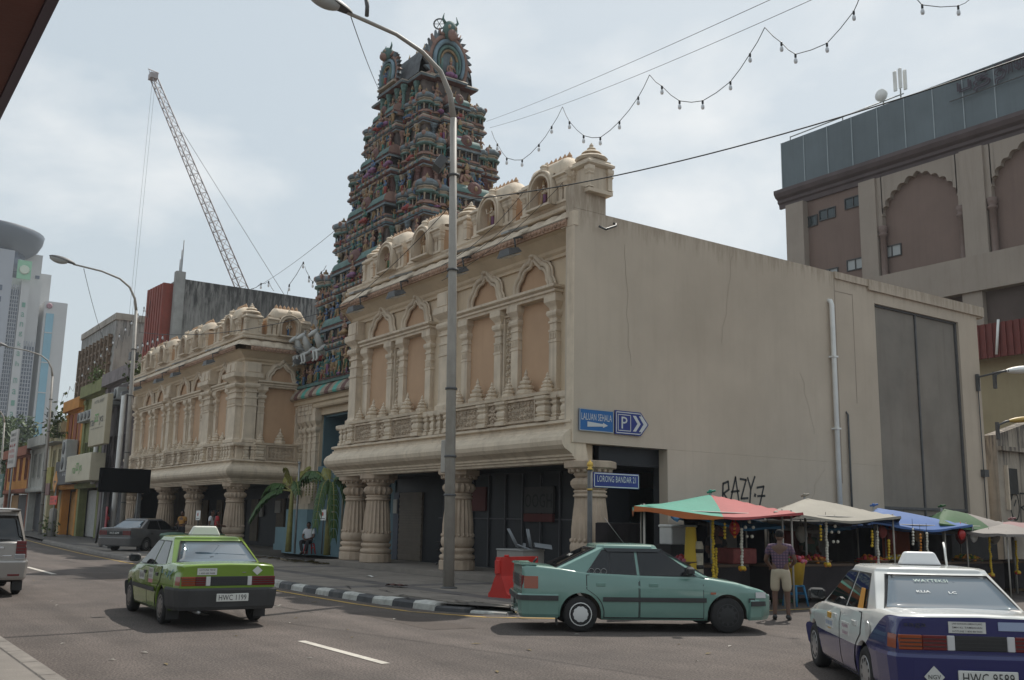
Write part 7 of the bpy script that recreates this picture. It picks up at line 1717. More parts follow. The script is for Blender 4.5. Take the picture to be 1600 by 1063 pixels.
for k, (y, w, m_) in enumerate(((15.9,2.4,dkc),(19.0,2.8,dkc),(22.4,2.9,dkc),(25.6,2.8,dkc),(28.6,2.4,dkc))): stall(-15.3 if k else -15.6, y, w, lbl[k], m_)
for k, (x, y, ms, lb) in enumerate(((-15.2,17.3,[FP,FG,FR_,FO],'heap of mixed pink and green blooms beside the yellow bucket'),(-15.3,18.3,[FR_,FO],'tray heaped with red blossoms'),(-15.2,21.2,[FO,FR_],'tray of orange blossoms under the blue tarpaulin'),(-15.2,22.3,[FW_,FY],'tray of white and yellow blossoms'),(-15.3,25.6,[FO,FY,FG],'tray of orange marigolds at the dark green stall'),(-15.5,14.2,[FR_,FP],'tray of dim red petals on the first stall'))): heap('flower_tray', x, y+(1.2 if y < 19 else .4), .86, .34, .42, .16, ms, 70, lb, 'flowers')
def garland(x, y, z, l, mat, label, loop=False, pend=None):
    o = E('garland', (x, y, z), 0, label, 'garland', 'flower garlands hanging from the stalls')
    q = MB(); q.tube([(0,0,.25),(0,0,0)], .006, 4); OL('string', q, wirem, o)
    n_ = int(l/.055)
    for i in range(n_):
        t = i/max(1, n_-1)
        p = (0, .13*math.sin(2*PI*t), -l*.5*(1-math.cos(2*PI*t))) if loop else (.008*math.sin(i), .008*math.cos(i*1.7), -l*t)
        b = I('blossom', BL, o, p, sc=rs.uniform(.85,1.15)); b.material_slots[0].link = 'OBJECT'; b.material_slots[0].material = mat
    if pend:
        for i in range(7):
            a = i*.9; b = I('blossom', BL, o, (.045*math.cos(a), .045*math.sin(a), -l-.05-.02*(i % 2)), sc=1.3); b.material_slots[0].link = 'OBJECT'; b.material_slots[0].material = pend if i % 2 else FY
    return o
gl = [(-14.6,15.75,1.72,.28,FY,0,None),(-14.6,16.05,1.72,.26,FO,0,None),(-14.5,16.4,1.78,.34,FW_,1,None),(-14.5,16.15,1.62,.75,FW_,0,FO),(-14.7,15.5,1.8,1.15,FY,0,None),(-15.0,15.9,1.2,.9,FY,0,None),
      (-14.3,18.5,1.72,.30,FY,0,None),(-14.3,18.7,1.78,.85,FW_,0,FO),(-14.25,18.95,1.72,.38,FW_,1,None),(-14.25,20.3,1.62,.33,FY,0,None),(-14.25,20.5,1.6,.7,FW_,0,FY),(-14.3,21.0,1.4,.4,FY,0,None),(-14.3,22.0,1.68,.35,FW_,0,None),(-14.3,22.3,1.55,.38,FO,0,None),(-14.25,22.5,1.58,.75,FW_,0,FW_),(-14.3,25.4,1.5,.9,FY,0,FR_),(-14.25,26.6,1.4,.75,FY,0,FR_),(-14.2,28.0,1.6,.45,FO,0,None)]
gd = ['short yellow garland at the near edge of the first stall','short orange garland next to the yellow one on the first stall','looped white garland in front of the red bag','long white garland ending in an orange flower on the first stall','long thin yellow garland beside a pole of the first stall','yellow garland hanging low by the white foam post','short yellow garland on the stall beyond the plaid shirted man','long white garland ending in an orange flower beyond the plaid shirted man','looped white garland beyond the plaid shirted man','short yellow garland under the edge of the beige tarpaulin','white garland with a yellow flower end under the beige tarpaulin','low yellow garland above the taxi roof sign','short white garland under the blue tarpaulin','orange garland under the blue tarpaulin','white garland with white flower end under the blue tarpaulin','long yellow garland with red tip near the dark green tarpaulin','second long yellow garland with red tip near the pink sheet','orange garland at the last visible pole']
for g_, lb in zip(gl, gd): garland(g_[0], g_[1], g_[2], g_[3], g_[4], lb, g_[5], g_[6])
def bag(x, y, z, label, mat, s=1.0, cat='bag'):
    o = E('hanging_bag', (x, y, z), 0, label, cat)
    q = MB(); q.grid(lambda a, b: ((.16+.04*math.sin(6*a*PI))*math.cos(2*PI*a)*math.sin(PI*min(.97, .08+b*.9))**.6*s, (.2+.03*math.sin(10*a))*math.sin(2*PI*a)*math.sin(PI*min(.97, .08+b*.9))**.6*s, -.5*b*s), 14, 8); OL('bag_body', q, mat, o)
    OL('handle', MB().tube([(0,-.05,0),(0,0,.18),(0,.05,0)], .012, 4), mat, o)
rbag = flat('bag_red', (.40,.02,.02), .4)
bag(-15.2,16.7,1.78,'bright red plastic bag hanging in the first stall',rbag,.62); bag(-14.6,21.2,1.75,'dull red cloth bag hanging under the blue tarpaulin',redc,.6); bag(-14.6,24.6,1.7,'red plastic bag hanging by the dark green tarpaulin',rbag,.55); bag(-14.5,25.0,1.62,'white plastic bag hanging by the pink sheet',flat('bag_white', (.5,.5,.48), .4),.5)
# hanging cloths and goods in the depth of the stalls
for k, (x, y, z0, z1, w, m_, lb) in enumerate(((-16.9,20.6,.8,1.7,.9,redc,'hanging dull red cloth in the shade of the blue stall'),(-17.0,21.9,.9,1.65,.7,tgy,'hanging pale cloth in the shade of the blue stall'),(-17.0,25.3,.8,1.7,1.4,pm('cloth_orange_dim',(.30,.07,.03),.8),'hanging orange cloth deep in the dark green stall'),(-17.3,18.6,.9,1.8,1.1,tgy,'hanging grey sheet behind the plaid shirted man'),(-17.4,23.4,.6,1.8,1.5,dkc,'dark backcloth between the blue and green stalls'),(-17.5,15.4,.5,1.7,1.4,dkc,'dark backcloth of the first stall'),(-17.4,27.6,.6,1.7,2.2,dkc,'dark backcloth of the last stall'))):
    o = E('hanging_cloth', (x, y, z0), 0, lb, 'cloth')
    q = MB(); q.grid(lambda a, b: (.05*math.sin(a*14+k), (a-.5)*w, (z1-z0)*b), 16, 4); OL('cloth', q, m_, o); OL('cord', MB().tube([(0,-w/2,z1-z0),(0,w/2,z1-z0)], .01, 4), wirem, o)
# added dark sheets standing in for the deep shade behind the stalls, then stored clutter
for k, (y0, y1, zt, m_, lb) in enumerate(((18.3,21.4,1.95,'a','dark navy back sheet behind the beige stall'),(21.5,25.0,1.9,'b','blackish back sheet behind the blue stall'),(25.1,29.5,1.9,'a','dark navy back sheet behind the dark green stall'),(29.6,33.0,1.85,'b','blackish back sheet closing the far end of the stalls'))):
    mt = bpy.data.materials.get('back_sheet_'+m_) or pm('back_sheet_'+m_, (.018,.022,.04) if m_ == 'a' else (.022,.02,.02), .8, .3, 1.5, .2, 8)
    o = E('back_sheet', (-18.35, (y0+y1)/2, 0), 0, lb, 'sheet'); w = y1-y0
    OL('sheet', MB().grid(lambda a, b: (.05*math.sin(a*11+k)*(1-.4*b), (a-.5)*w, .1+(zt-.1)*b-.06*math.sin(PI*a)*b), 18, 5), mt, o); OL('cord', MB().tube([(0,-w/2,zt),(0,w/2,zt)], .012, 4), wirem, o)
clut = [pm('crate_blue', (.03,.07,.16), .6, .2, 6), pm('crate_green', (.04,.11,.05), .6, .2, 6), pm('carton', (.20,.14,.08), .8, .2, 5), pm('crate_red', (.18,.03,.025), .6, .2, 6), pm('sack_white', (.36,.34,.30), .8, .15, 5)]
cw = ['blue', 'green', 'cardboard brown', 'red', 'white']; yy = 17.9; seq = 0
spots = ['under the beige stall table','behind the beige stall table','between the beige and blue stalls','under the blue stall table','behind the blue stall table','between the blue and green stalls','under the dark green stall table','behind the dark green stall table','near the last stall table']
for k in range(9):
    ci = (k*2+1) % 5; x = -15.4-.9*(k % 2); y = 18.4+1.25*k; z = 0
    o = E('crate', (x, y, 0), rs.uniform(-.2,.2), cw[ci]+' storage crate standing '+spots[k], 'crate', 'crates stored at the stalls')
    hh = rs.uniform(.3,.5); OL('box', MB().bbox(-.24,.24,-.34,.34,0,hh,.015), clut[ci], o); OL('rim', MB().bbox(-.26,.26,-.36,.36,hh-.05,hh+.015,.01), clut[ci], o)
for k, (x, y, z, ci, lb) in enumerate(((-16.9,18.0,1.15,3,'red cloth bundle hanging left of the plaid shirted man'),(-16.2,20.2,1.2,4,'white bundle hanging under the rear of the beige tarpaulin'),(-15.8,23.3,1.15,3,'red bundle hanging at the back of the blue stall'),(-15.6,24.2,1.25,2,'brown bundle hanging beside the green stall pole'),(-15.7,26.4,1.2,3,'dark red bundle hanging in the green stall'),(-15.4,27.6,1.2,4,'white bundle hanging near the pink sheet'))):
    bag(x, y, z+.5, lb, clut[ci], .8, 'bundle')
# first stall furniture: white cool box on a black cabinet, foam post, crates, bucket, stools
o = E('cool_box', (-17.6, 17.35, 1.22), 0, 'white cool box standing on a black cabinet against the wall', 'box')
q = MB(); q.bbox(-.22,.22,-.42,.42,0,.40,.02); OL('body', q, white, o); q = MB(); q.bbox(-.24,.24,-.44,.44,.40,.47,.02); OL('lid', q, white, o)
o = E('cabinet', (-17.6, 17.35, 0), 0, 'black metal cabinet under the white cool box', 'cabinet')
q = MB(); q.bbox(-.28,.28,-.52,.52,.08,1.22,.01); OL('body', q, black, o); OL('label_plate', MB().box(.281,.286,-.15,.15,.75,1.0), dkgrey, o); OL('leg', MB().box(-.25,-.2,-.5,-.45,0,.08), black, o)
o = E('foam_post', (-15.2, 15.55, 0), 0, 'white foam post stuck with yellow flowers beside the stall', 'post')
q = MB(); q.lathe([(.12,0),(.13,.4),(.12,.9),(.13,1.25),(.10,1.35)], n=10); OL('post', q, pm('foam', (.5,.46,.36), .9, .3, 9, .3, 30), o); q = MB(); q.grid(lambda a, b: (.10*math.cos(2*PI*a)*(1+.5*(1-b))-.05, -.14+.12*math.sin(2*PI*a)*(1+.8*(1-b)), .3+1.35*b), 10, 5); OL('yellow_wrap', q, FY, o)
for k in range(3): OL('band', MB().lathe([(.135,.45+.33*k),(.14,.49+.33*k),(.135,.53+.33*k)], n=10), black, o)
o = E('bucket', (-14.45, 17.75, .45), 0, 'yellow bucket of blooms standing on a blue stool', 'bucket')
q = MB(); q.lathe([(.17,0),(.24,.46),(.25,.48),(.23,.48),(.21,.40)], n=16); OL('body', q, pm('bucket_yellow', (.42,.27,.03), .5, .15, 4), o)
q = MB()
for i in range(60):
    a = rs.uniform(0, 2*PI); d = .26*math.sqrt(rs.random()); q.ball((d*math.cos(a), d*math.sin(a), .46+.14*rs.random()), .045, 6, 4, rs.randrange(3))
OL('blooms', q, [FP, FG, FR_], o, kind='stuff')
def stool(x, y, mat, label):
    o = E('stool', (x, y, 0), 0, label, 'stool')
    q = MB(); q.bbox(-.16,.16,-.16,.16,.41,.45,.02); OL('seat', q, mat, o)
    for sx in (-1,1):
        for sy_ in (-1,1):
            q = MB(); q.tube([(sx*.13,sy_*.13,.42),(sx*.19,sy_*.19,0)], [.035,.028], 4); OL('leg', q, mat, o)
    for s in (-1,1):
        OL('brace', MB().box(-.15,.15,s*.155-.01,s*.155+.01,.24,.29), mat, o)
    return o
stool(-14.45, 17.75, pm('plastic_blue', (.03,.16,.30), .5, .1, 3), 'blue plastic stool holding the yellow bucket')
o = E('crate', (-15.5, 17.1, .86), 0, 'dull red plastic basket on the first stall table', 'basket')
q = MB(); q.bbox(-.25,.25,-.38,.38,0,.34,.02); OL('basket', q, pm('basket_red', (.22,.05,.045), .6, .2, 8), o)
# ------------------------------------------------------------------ red road barrier, chairs and boxes under the colonnade
brm = pm('barrier_red', (.50,.035,.028), .45, .1, 2, .05)
o = E('road_barrier', (-17.1, 11.75, .14), R(14), 'red plastic water filled road barrier behind the teal hatchback', 'barrier'); o.scale = (.9, .78, .9)
q = MB(); sec = [(-.30,0),(-.30,.10),(-.24,.16),(-.13,.42),(-.09,.50),(-.085,.92),(.085,.92),(.09,.50),(.13,.42),(.24,.16),(.30,.10),(.30,0)]
n_ = len(sec); xs_ = [-.02,.12,.14,.42,.44,1.06,1.08,1.36,1.38,1.5]; dp = [1,1,.8,.8,1,1,.8,.8,1,1]
vs = [(y*(d if abs(y) > .08 and z > .05 and z < .9 else 1), x, z) for x, d in zip(xs_, dp) for y, z in sec]
q.add(vs, [(i*n_+k, i*n_+k+1, (i+1)*n_+k+1, (i+1)*n_+k) for i in range(len(xs_)-1) for k in range(n_-1)]+[tuple(range(n_-1,-1,-1)), tuple((len(xs_)-1)*n_+k for k in range(n_))]); OL('body', q, brm, o)
OL('end_lug', MB().bbox(-.06,.06,-.10,-.015,.55,.85,.01), brm, o); OL('filler_cap', MB().lathe([(.06,.92),(.06,.96),(.05,.97)], (0,.3,0), 10), brm, o); OL('fork_slot', MB().bbox(-.32,.32,.3,.5,.0,.06,.005), black, o)
o = E('office_chair', (-27.6, 16.9, .28), .6, 'black swivel office chair standing in the shaded porch', 'chair')
OL('seat', MB().bbox(-.25,.25,-.24,.24,.45,.54,.04), black, o); q = MB(); q.bbox(-.22,.22,-.03,.03,.62,1.05,.025); OL('backrest', q.xf(Matrix.Translation((0,.27,0)) @ Matrix.Rotation(-.2, 4, 'X')), black, o)
OL('stem', MB().tube([(0,0,.08),(0,0,.46)], .03, 8), dkgrey, o); OL('back_bracket', MB().tube([(0,.1,.47),(0,.33,.52),(0,.31,.7)], .02, 5), dkgrey, o)
for k in range(5):
    a = 2*PI*k/5; b = OL('foot', MB().tube([(0,0,.10),(.30*math.cos(a),.30*math.sin(a),.06)], .022, 5), dkgrey, o); OL('caster', MB().ball((.30*math.cos(a),.30*math.sin(a),.03), .03, 6, 4), black, b)
for s in (-1,1): OL('armrest', MB().tube([(s*.24,.1,.5),(s*.30,.1,.72),(s*.30,-.15,.72)], .02, 5), dkgrey, o)
o = E('table', (-19.9, 14.3, .28), .2, 'pale cloth covered box table under the upturned grey chair', 'table')
OL('top', MB().bbox(-.45,.45,-.4,.4,.72,.76,.01), grey, o); OL('skirt', MB().box(-.43,.43,-.38,.38,.05,.72), pm('table_cloth', (.28,.27,.25), .8, .1, 3), o)
for sx in (-.4,.4):
    for sy_ in (-.35,.35): OL('leg', MB().box(sx-.02,sx+.02,sy_-.02,sy_+.02,0,.05), dkgrey, o)
o = E('plastic_chair', (-19.75, 14.3, 1.06), 2.6, 'pale grey plastic chair lying upturned on the pale table', 'chair'); gpl = pm('plastic_grey', (.22,.235,.25), .5, .08, 3)
OL('seat', MB().bbox(-.24,.24,-.22,.22,0,.04,.015).xf(Matrix.Rotation(.35, 4, 'X')), gpl, o)
for sx, sy_ in ((-.2,-.18),(.2,-.18),(-.2,.18),(.2,.18)): OL('leg', MB().tube([(sx*.9,sy_*.9,.03),(sx*1.25,sy_*1.3+.16,.46)], [.028,.02], 6).move((0,0,.0)), gpl, o)
OL('backrest', MB().grid(lambda a, b: (-.23+.46*a, -.24-.42*b, -.06+.10*math.sin(PI*a)-.05*b+.10), 8, 5), gpl, o); OL('apron', MB().box(-.22,.22,-.02,.02,.04,.12), gpl, o)
o = E('litter', (-20.6, 11.3, .16), .5, 'crumpled dark cloth lying on the pavement near the lamp', 'litter'); q = MB(); q.grid(lambda a, b: (.45*(a-.5)+.04*math.sin(9*b), .3*(b-.5), .03+.05*abs(math.sin(7*a)*math.cos(5*b))), 8, 6); OL('cloth', q, pm('litter_brown', (.10,.05,.045), .8, .3, 8), o)
o = E('litter', (-24.4, 12.6, .16), .5, 'white scrap of paper lying on the pavement', 'litter'); q = MB(); q.grid(lambda a, b: (.3*(a-.5), .2*(b-.5), .005+.03*abs(math.sin(4*a+b))), 5, 4); OL('paper', q, white, o)
o = E('palm_clippings', (-34.0, 14.2, .17), 0, 'scattered cut palm leaves and husks on the pavement by the columns', 'clippings', kind='stuff')
q = MB()
for i in range(70):
    x, y, a, l = rs.uniform(-3.2,3.2), rs.uniform(-.35,.35), rs.uniform(0,PI), rs.uniform(.15,.5); dx, dy = l*math.cos(a), l*math.sin(a); q.add([(x,y,.01),(x+dx,y+dy,.03+.05*rs.random()),(x+dx-.05*dy/l,y+dy+.05*dx/l,.02),(x-.07*dy/l,y+.07*dx/l,.015)], [(0,1,2,3)], rs.randrange(2))
OL('leaf_litter', q, [pm('dry_leaf', (.10,.085,.03), .8), pm('husk', (.13,.10,.06), .8)], o)
# green bins behind the green taxi
for k, (x, y, lb) in enumerate(((-37.8,11.3,'dark green lidded bin, left of the pair behind the green taxi'),(-37.4,12.5,'dark green lidded bin, right of the pair behind the green taxi'))):
    o = E('wheelie_bin', (x, y, .14), .1, lb, 'bin', 'green bins behind the taxi'); gb = bpy.data.materials.get('bin_green') or pm('bin_green', (.02,.075,.04), .5, .1, 3)
    OL('body', MB().add([(-.42,-.3,.1),(.42,-.3,.1),(.42,.3,.1),(-.42,.3,.1),(-.5,-.36,.78),(.5,-.36,.78),(.5,.36,.78),(-.5,.36,.78)], [(0,3,2,1),(4,5,6,7),(0,1,5,4),(1,2,6,5),(2,3,7,6),(3,0,4,7)]), gb, o); OL('lid', MB().lathe([(.72,.78),(.75,.81),(.66,.88),(.3,.93),(0,.94)], n=4, ang=PI/4, sy=.75), gb, o)
    for s in (-1,1): OL('wheel', MB().lathe([(.09,-.03),(.09,.03)], n=10).xf(Matrix.Translation((s*.36,.3,.09)) @ Matrix.Rotation(PI/2, 4, 'Y')), black, o)
# ------------------------------------------------------------------ people: one skinned body each, clothes as children
def skinned(joints, edges, rad, root, sub=2):
    me = bpy.data.meshes.new('skin'); names = list(joints); ix = {n: i for i, n in enumerate(names)}
    me.from_pydata([joints[n] for n in names], [(ix[a], ix[b]) for a, b in edges], [])
    o = bpy.data.objects.new('skin', me); COL.objects.link(o)
    sk = o.modifiers.new('s', 'SKIN'); sk.use_smooth_shade = True
    if not me.skin_vertices: me.attributes.new('skin', 'FLOAT', 'POINT')
    for n in names:
        r = rad[n]; v = me.skin_vertices[0].data[ix[n]]; v.radius = r if isinstance(r, tuple) else (r, r); v.use_root = (n == root)
    ss = o.modifiers.new('u', 'SUBSURF'); ss.levels = sub; ss.render_levels = sub
    dg = bpy.context.evaluated_depsgraph_get(); dg.update()
    m2 = bpy.data.meshes.new_from_object(o.evaluated_get(dg)); bpy.data.objects.remove(o); bpy.data.meshes.remove(me)
    m2.materials.clear(); return m2
SKB = pm('brown_skin', (.12,.065,.045), .55, .08, 6, 0, 1); SKL = pm('light_brown_skin', (.22,.125,.085), .55, .08, 6, 0, 1); HAIR = flat('black_hair', (.012,.011,.011), .85, spec=.2)
def person(label, loc, rz, J, shirt, lower, h=1.0, skin=SKB, long_leg=False, short_sleeve=True, long_hair=False, shoes=None, skirt=False):
    """J: joints in metres for a figure facing -y."""
    o = E('person', loc, rz, label, 'person'); o.scale = (h, h, h)
    E_ = [('pelvis','belly'),('belly','chest'),('chest','neck'),('neck','skull'),('pelvis','hl'),('hl','kl'),('kl','al'),('al','tl'),('pelvis','hr'),('hr','kr'),('kr','ar'),('ar','tr'),('chest','sl'),('sl','el'),('el','wl'),('chest','sr'),('sr','er'),('er','wr')]
    R_ = dict(pelvis=(.15,.11),belly=(.145,.105),chest=(.165,.115),neck=.055,skull=.05,hl=.09,kl=.06,al=.04,tl=.04,hr=.09,kr=.06,ar=.04,tr=.04,sl=.062,el=.045,wl=.03,sr=.062,er=.045,wr=.03)
    body = skinned({k: J[k] for k in R_}, E_, R_, 'pelvis')
    b = I('body', body, o); body.materials.append(skin)
    # hands: palm with five fingers
    for s in ('l', 'r'):
        w = Vector(J['w'+s]); e = Vector(J['e'+s]); d = (w-e).normalized(); side = d.cross(Vector((0,1,.2))).normalized(); up = side.cross(d)
        q = MB(); q.tube([w-d*.02, w+d*.03, w+d*.08], [.024,.036,.034], 8)
        for k in range(4):
            p = w+d*.08+side*(.024-.016*k); l = (.062,.07,.066,.05)[k]; q.tube([p-d*.015, p+d*l*.5, p+d*l-up*.02], [.009,.0085,.007], 5)
        p = w+d*.03+side*.03; q.tube([p-side*.01, p+side*.02+d*.02, p+side*.024+d*.05], [.011,.010,.008], 5); OL('hand', q, skin, b)
    # head
    hp = Vector(J['head']); q = MB(); q.ball((0,0,0), (.078,.098,.118), 16, 12); q.ball((0,-.02,-.07), (.06,.075,.06), 12, 8)
    q.tube([(0,-.09,.01),(0,-.118,-.028),(0,-.10,-.035)], [.012,.017,.012], 6)
    for s in (-1,1): q.ball((s*.08,.005,-.01), (.013,.026,.036), 8, 6)
    q.tube([(-.024,-.09,-.066),(0,-.098,-.064),(.024,-.09,-.066)], [.006,.010,.006], 6)
    hd_ = OL('head', q, skin, b, hp); hd_.rotation_euler = J.get('hrot', (0,0,0))
    for s in (-1,1):
        OL('eye', MB().ball((s*.032,-.086,.018), (.014,.010,.009), 8, 6), flat('eye_white', (.5,.5,.48), .3) if 'eye_white' not in bpy.data.materials else bpy.data.materials['eye_white'], hd_) if False else None
    q = MB(); q.ball((0,.018,.034), (.085,.096,.100), 14, 10)
    if long_hair: q.ball((0,.06,-.06), (.075,.06,.15), 12, 8)
    q2 = MB()
    for s in (-1,1): q2.ball((s*.032,-.088,.018), (.011,.009,.007), 6, 4)
    hd_.data.materials.append(HAIR); 
    hm_ = I('hair', q.mesh('hair', HAIR), o, hp); hm_.rotation_euler = J.get('hrot', (0,0,0)); em_ = I('eyes', q2.mesh('eyes', HAIR), o, hp); em_.rotation_euler = J.get('hrot', (0,0,0))
    # shirt
    mid = lambda a, b_, t: tuple(Vector(J[a]).lerp(Vector(J[b_]), t))
    Js = dict(pelvis=mid('pelvis','belly',-.25), belly=J['belly'], chest=J['chest'], collar=mid('chest','neck',.93), sl=J['sl'], sr=J['sr'], cl=mid('sl','el',.62 if short_sleeve else .99), cr=mid('sr','er',.62 if short_sleeve else .99))
    Rs = dict(pelvis=(.172,.13),belly=(.165,.125),chest=(.18,.13),collar=.074,sl=.08,sr=.08,cl=.075,cr=.075)
    sm2 = skinned(Js, [('pelvis','belly'),('belly','chest'),('chest','collar'),('chest','sl'),('sl','cl'),('chest','sr'),('sr','cr')], Rs, 'pelvis'); sm2.materials.append(shirt); I('shirt', sm2, o)
    Jt = dict(pelvis=J['pelvis'], waist=mid('pelvis','belly',.55), hl=J['hl'], hr=J['hr'], kl=mid('hl','kl',.92), kr=mid('hr','kr',.92)); Rt = dict(pelvis=(.168,.13),waist=(.155,.118),hl=.112,hr=.112,kl=.098,kr=.098)
    Et = [('pelvis','waist'),('pelvis','hl'),('hl','kl'),('pelvis','hr'),('hr','kr')]
    if long_leg:
        Jt.update(kl=J['kl'], kr=J['kr'], al=mid('kl','al',.96), ar=mid('kr','ar',.96)); Rt.update(kl=.08, kr=.08, al=.068, ar=.068); Et += [('kl','al'),('kr','ar')]
    tm2 = skinned(Jt, Et, Rt, 'pelvis'); tm2.materials.append(lower); I('trousers' if long_leg else 'shorts', tm2, o)
    for s in ('l','r'):
        a = Vector(J['a'+s]); t = Vector(J['t'+s]); q = MB(); q.tube([a+(a-t)*.5+Vector((0,0,-.045)), a.lerp(t,.5)+Vector((0,0,-.025)), t+Vector((0,0,-.012))], [.042,.048,.03], 8); OL('shoe', q, shoes or black, o)
    return o
def stand(arm='down', lean=0, stride=.0):
    J = dict(pelvis=(0,0,.96), belly=(0,.0,1.12), chest=(0,.015,1.34), neck=(0,.01,1.50), skull=(0,0,1.60), head=(0,-.01,1.635),
        hl=(.10,0,.88), kl=(.12,-.02+stride,.49), al=(.13,.02+stride,.09), tl=(.15,-.13+stride,.035), hr=(-.10,0,.88), kr=(-.12,-.02-stride,.49), ar=(-.13,.02-stride,.09), tr=(-.15,-.13-stride,.035),
        sl=(.19,.015,1.41), el=(.26,.03,1.13), wl=(.27,-.06,.88), sr=(-.19,.015,1.41), er=(-.26,.03,1.13), wr=(-.27,-.06,.88))
    if arm == 'front': J.update(el=(.25,.0,1.13), wl=(.16,-.24,1.08), er=(-.25,.0,1.13), wr=(-.16,-.24,1.06))
    if arm == 'work': J.update(el=(.29,-.02,1.15), wl=(.22,-.26,1.02), er=(-.29,-.02,1.15), wr=(-.20,-.28,1.05))
    return J
# plaid shirt: crossed stripes woven into the cloth
def plaid():
    m = pm('plaid_cotton', (.10,.055,.085), .8, .1, 4, .1, 60); t = m.node_tree; N = t.nodes; B = N['Principled BSDF']; tcn = N.new('ShaderNodeTexCoord'); src = B.inputs['Base Color'].links[0].from_socket; prev = src
    for ax, sc_, col in (('X', 34, (.19,.12,.155)), ('Z', 34, (.04,.035,.07))):
        w = N.new('ShaderNodeTexWave'); w.bands_direction = ax; w.inputs['Scale'].default_value = sc_/6.28; w.inputs['Distortion'].default_value = .3; t.links.new(tcn.outputs['Object'], w.inputs['Vector'])
        r = N.new('ShaderNodeMapRange'); r.inputs[1].default_value = .72; r.inputs[2].default_value = .85; r.inputs[4].default_value = .75; t.links.new(w.outputs['Fac'], r.inputs[0])
        x = N.new('ShaderNodeMix'); x.data_type = 'RGBA'; t.links.new(r.outputs[0], x.inputs[0]); t.links.new(prev, x.inputs[6]); x.inputs[7].default_value = (*col, 1); prev = x.outputs[2]
    t.links.new(prev, B.inputs['Base Color']); return m
beige = pm('beige_cotton', (.40,.34,.25), .85, .1, 5, .1, 40); wsh = pm('white_cotton', (.55,.55,.56), .8, .08, 5, .1, 40); drk = pm('dark_cotton', (.025,.024,.028), .8, .2, 5, .1, 40); rsh = pm('red_cotton', (.32,.025,.03), .8, .1, 5, .1, 40); psh = pm('purple_cotton', (.14,.07,.24), .8, .1, 5, .1, 40); bsh = pm('pale_blue_cotton', (.22,.33,.46), .8, .1, 5, .1, 40); osh = pm('ochre_cotton', (.34,.17,.04), .8, .1, 5, .1, 40); gsh = pm('dull_green_cotton', (.06,.08,.06), .8, .2, 5, .1, 40)
person('man in a purple plaid shirt and beige shorts, back turned, at the stall', (-12.45, 14.9, 0), PI+.62, stand('work'), plaid(), beige, .93)
Jg = dict(pelvis=(0,.05,.50), belly=(0,.07,.68), chest=(0,.05,.90), neck=(0,.02,1.06), skull=(0,-.01,1.16), head=(0,-.03,1.19), hrot=(.25,0,.2),
    hl=(.11,-.02,.50), kl=(.14,-.42,.50), al=(.08,-.40,.09), tl=(.10,-.55,.035), hr=(-.11,-.02,.50), kr=(-.16,-.42,.52), ar=(-.06,-.46,.09), tr=(-.08,-.60,.035),
    sl=(.19,.05,.97), el=(.25,-.04,.70), wl=(.06,-.24,.62), sr=(-.19,.05,.97), er=(-.25,-.04,.70), wr=(-.04,-.26,.60))
person('seated guard in white short sleeved shirt and dark trousers on a red stool', (-39.1, 17.2, .2), .75, Jg, wsh, drk, 1.0, long_leg=True)
o = stool(-39.1, 17.27, pm('plastic_red', (.40,.03,.03), .5, .1, 3), 'red plastic stool the guard sits on'); o.location.z = .2
person('person in a white top and purple trousers standing by the fluted column', (-43.4, 14.5, .24), 2.6, stand('down', stride=.05), wsh, psh, .98, long_leg=True, long_hair=True)
person('person in a red top standing beside the fluted column', (-42.2, 14.35, .24), 2.9, stand('front'), rsh, drk, .98, long_leg=True, long_hair=True)
person('person in an ochre top in the shade beside the parked grey car', (-47.9, 14.6, .24), .6, stand('front'), osh, drk, .95, long_leg=True, long_hair=True)
person('man in a pale blue shirt walking on the far pavement', (-74, 13.7, .13), .5, stand('down', stride=.14), bsh, drk, 1.0, long_leg=True)
person('stall keeper in dark clothes behind the first stall table', (-16.4, 17.4, 0), 1.2, stand('front'), drk, drk, .97, long_leg=True, long_hair=True)
person('stall keeper in dull green shirt behind the beige stall', (-16.6, 21.0, 0), 1.2, stand('front'), gsh, drk, .97, long_leg=True)
person('person in red at the far end of the temple porch', (-63.5, 14.8, .14), .4, stand('front'), rsh, drk, .95, long_leg=True)
# ------------------------------------------------------------------ plants
lgreen = pm('banana_leaf', (.038,.085,.018), .5, .25, 4, .1, 20); lyel = pm('banana_leaf_yellowed', (.22,.21,.05), .55, .25, 4, .1, 20); stemm = pm('banana_stem', (.26,.24,.08), .6, .25, 5, .15, 30, .5, (.16,.10,.03))
def frond(az, l, up, droop, w=.34, twist=0):
    """banana leaf: arching midrib with two blades split into strips."""
    m = MB(); mid = []; N_ = 16
    for i in range(N_+1):
        t = i/N_; rr = l*(t-.12*t*t); z = up*math.sin(t*1.7)-droop*t**2.3; mid.append(Vector((rr*math.cos(az), rr*math.sin(az), z)))
    side = Vector((-math.sin(az), math.cos(az), 0))
    m.tube(mid, [.035*(1-.85*i/N_)+.004 for i in range(N_+1)], 5, 1)
    for s in (-1, 1):
        for i in range(3, N_):
            t = i/N_; wd = w*math.sin(PI*min(1, (t-.1)/.95))**.55; t2 = (i+.93)/N_
            a, b = mid[i], mid[i].lerp(mid[i+1], .93); dz = -wd*(.55+.5*rs.random()); o1 = side*s*wd*.85; fwd = (mid[i+1]-mid[i])*.5
            m.add([a, b, b+o1*.5+fwd*.4+Vector((0,0,.05)), a+o1*.5+fwd*.4+Vector((0,0,.05)), b+o1+fwd+Vector((0,0,dz)), a+o1+fwd+Vector((0,0,dz))], [(0,1,2,3),(3,2,4,5)] if s > 0 else [(3,2,1,0),(5,4,2,3)], 0, True)
    return m
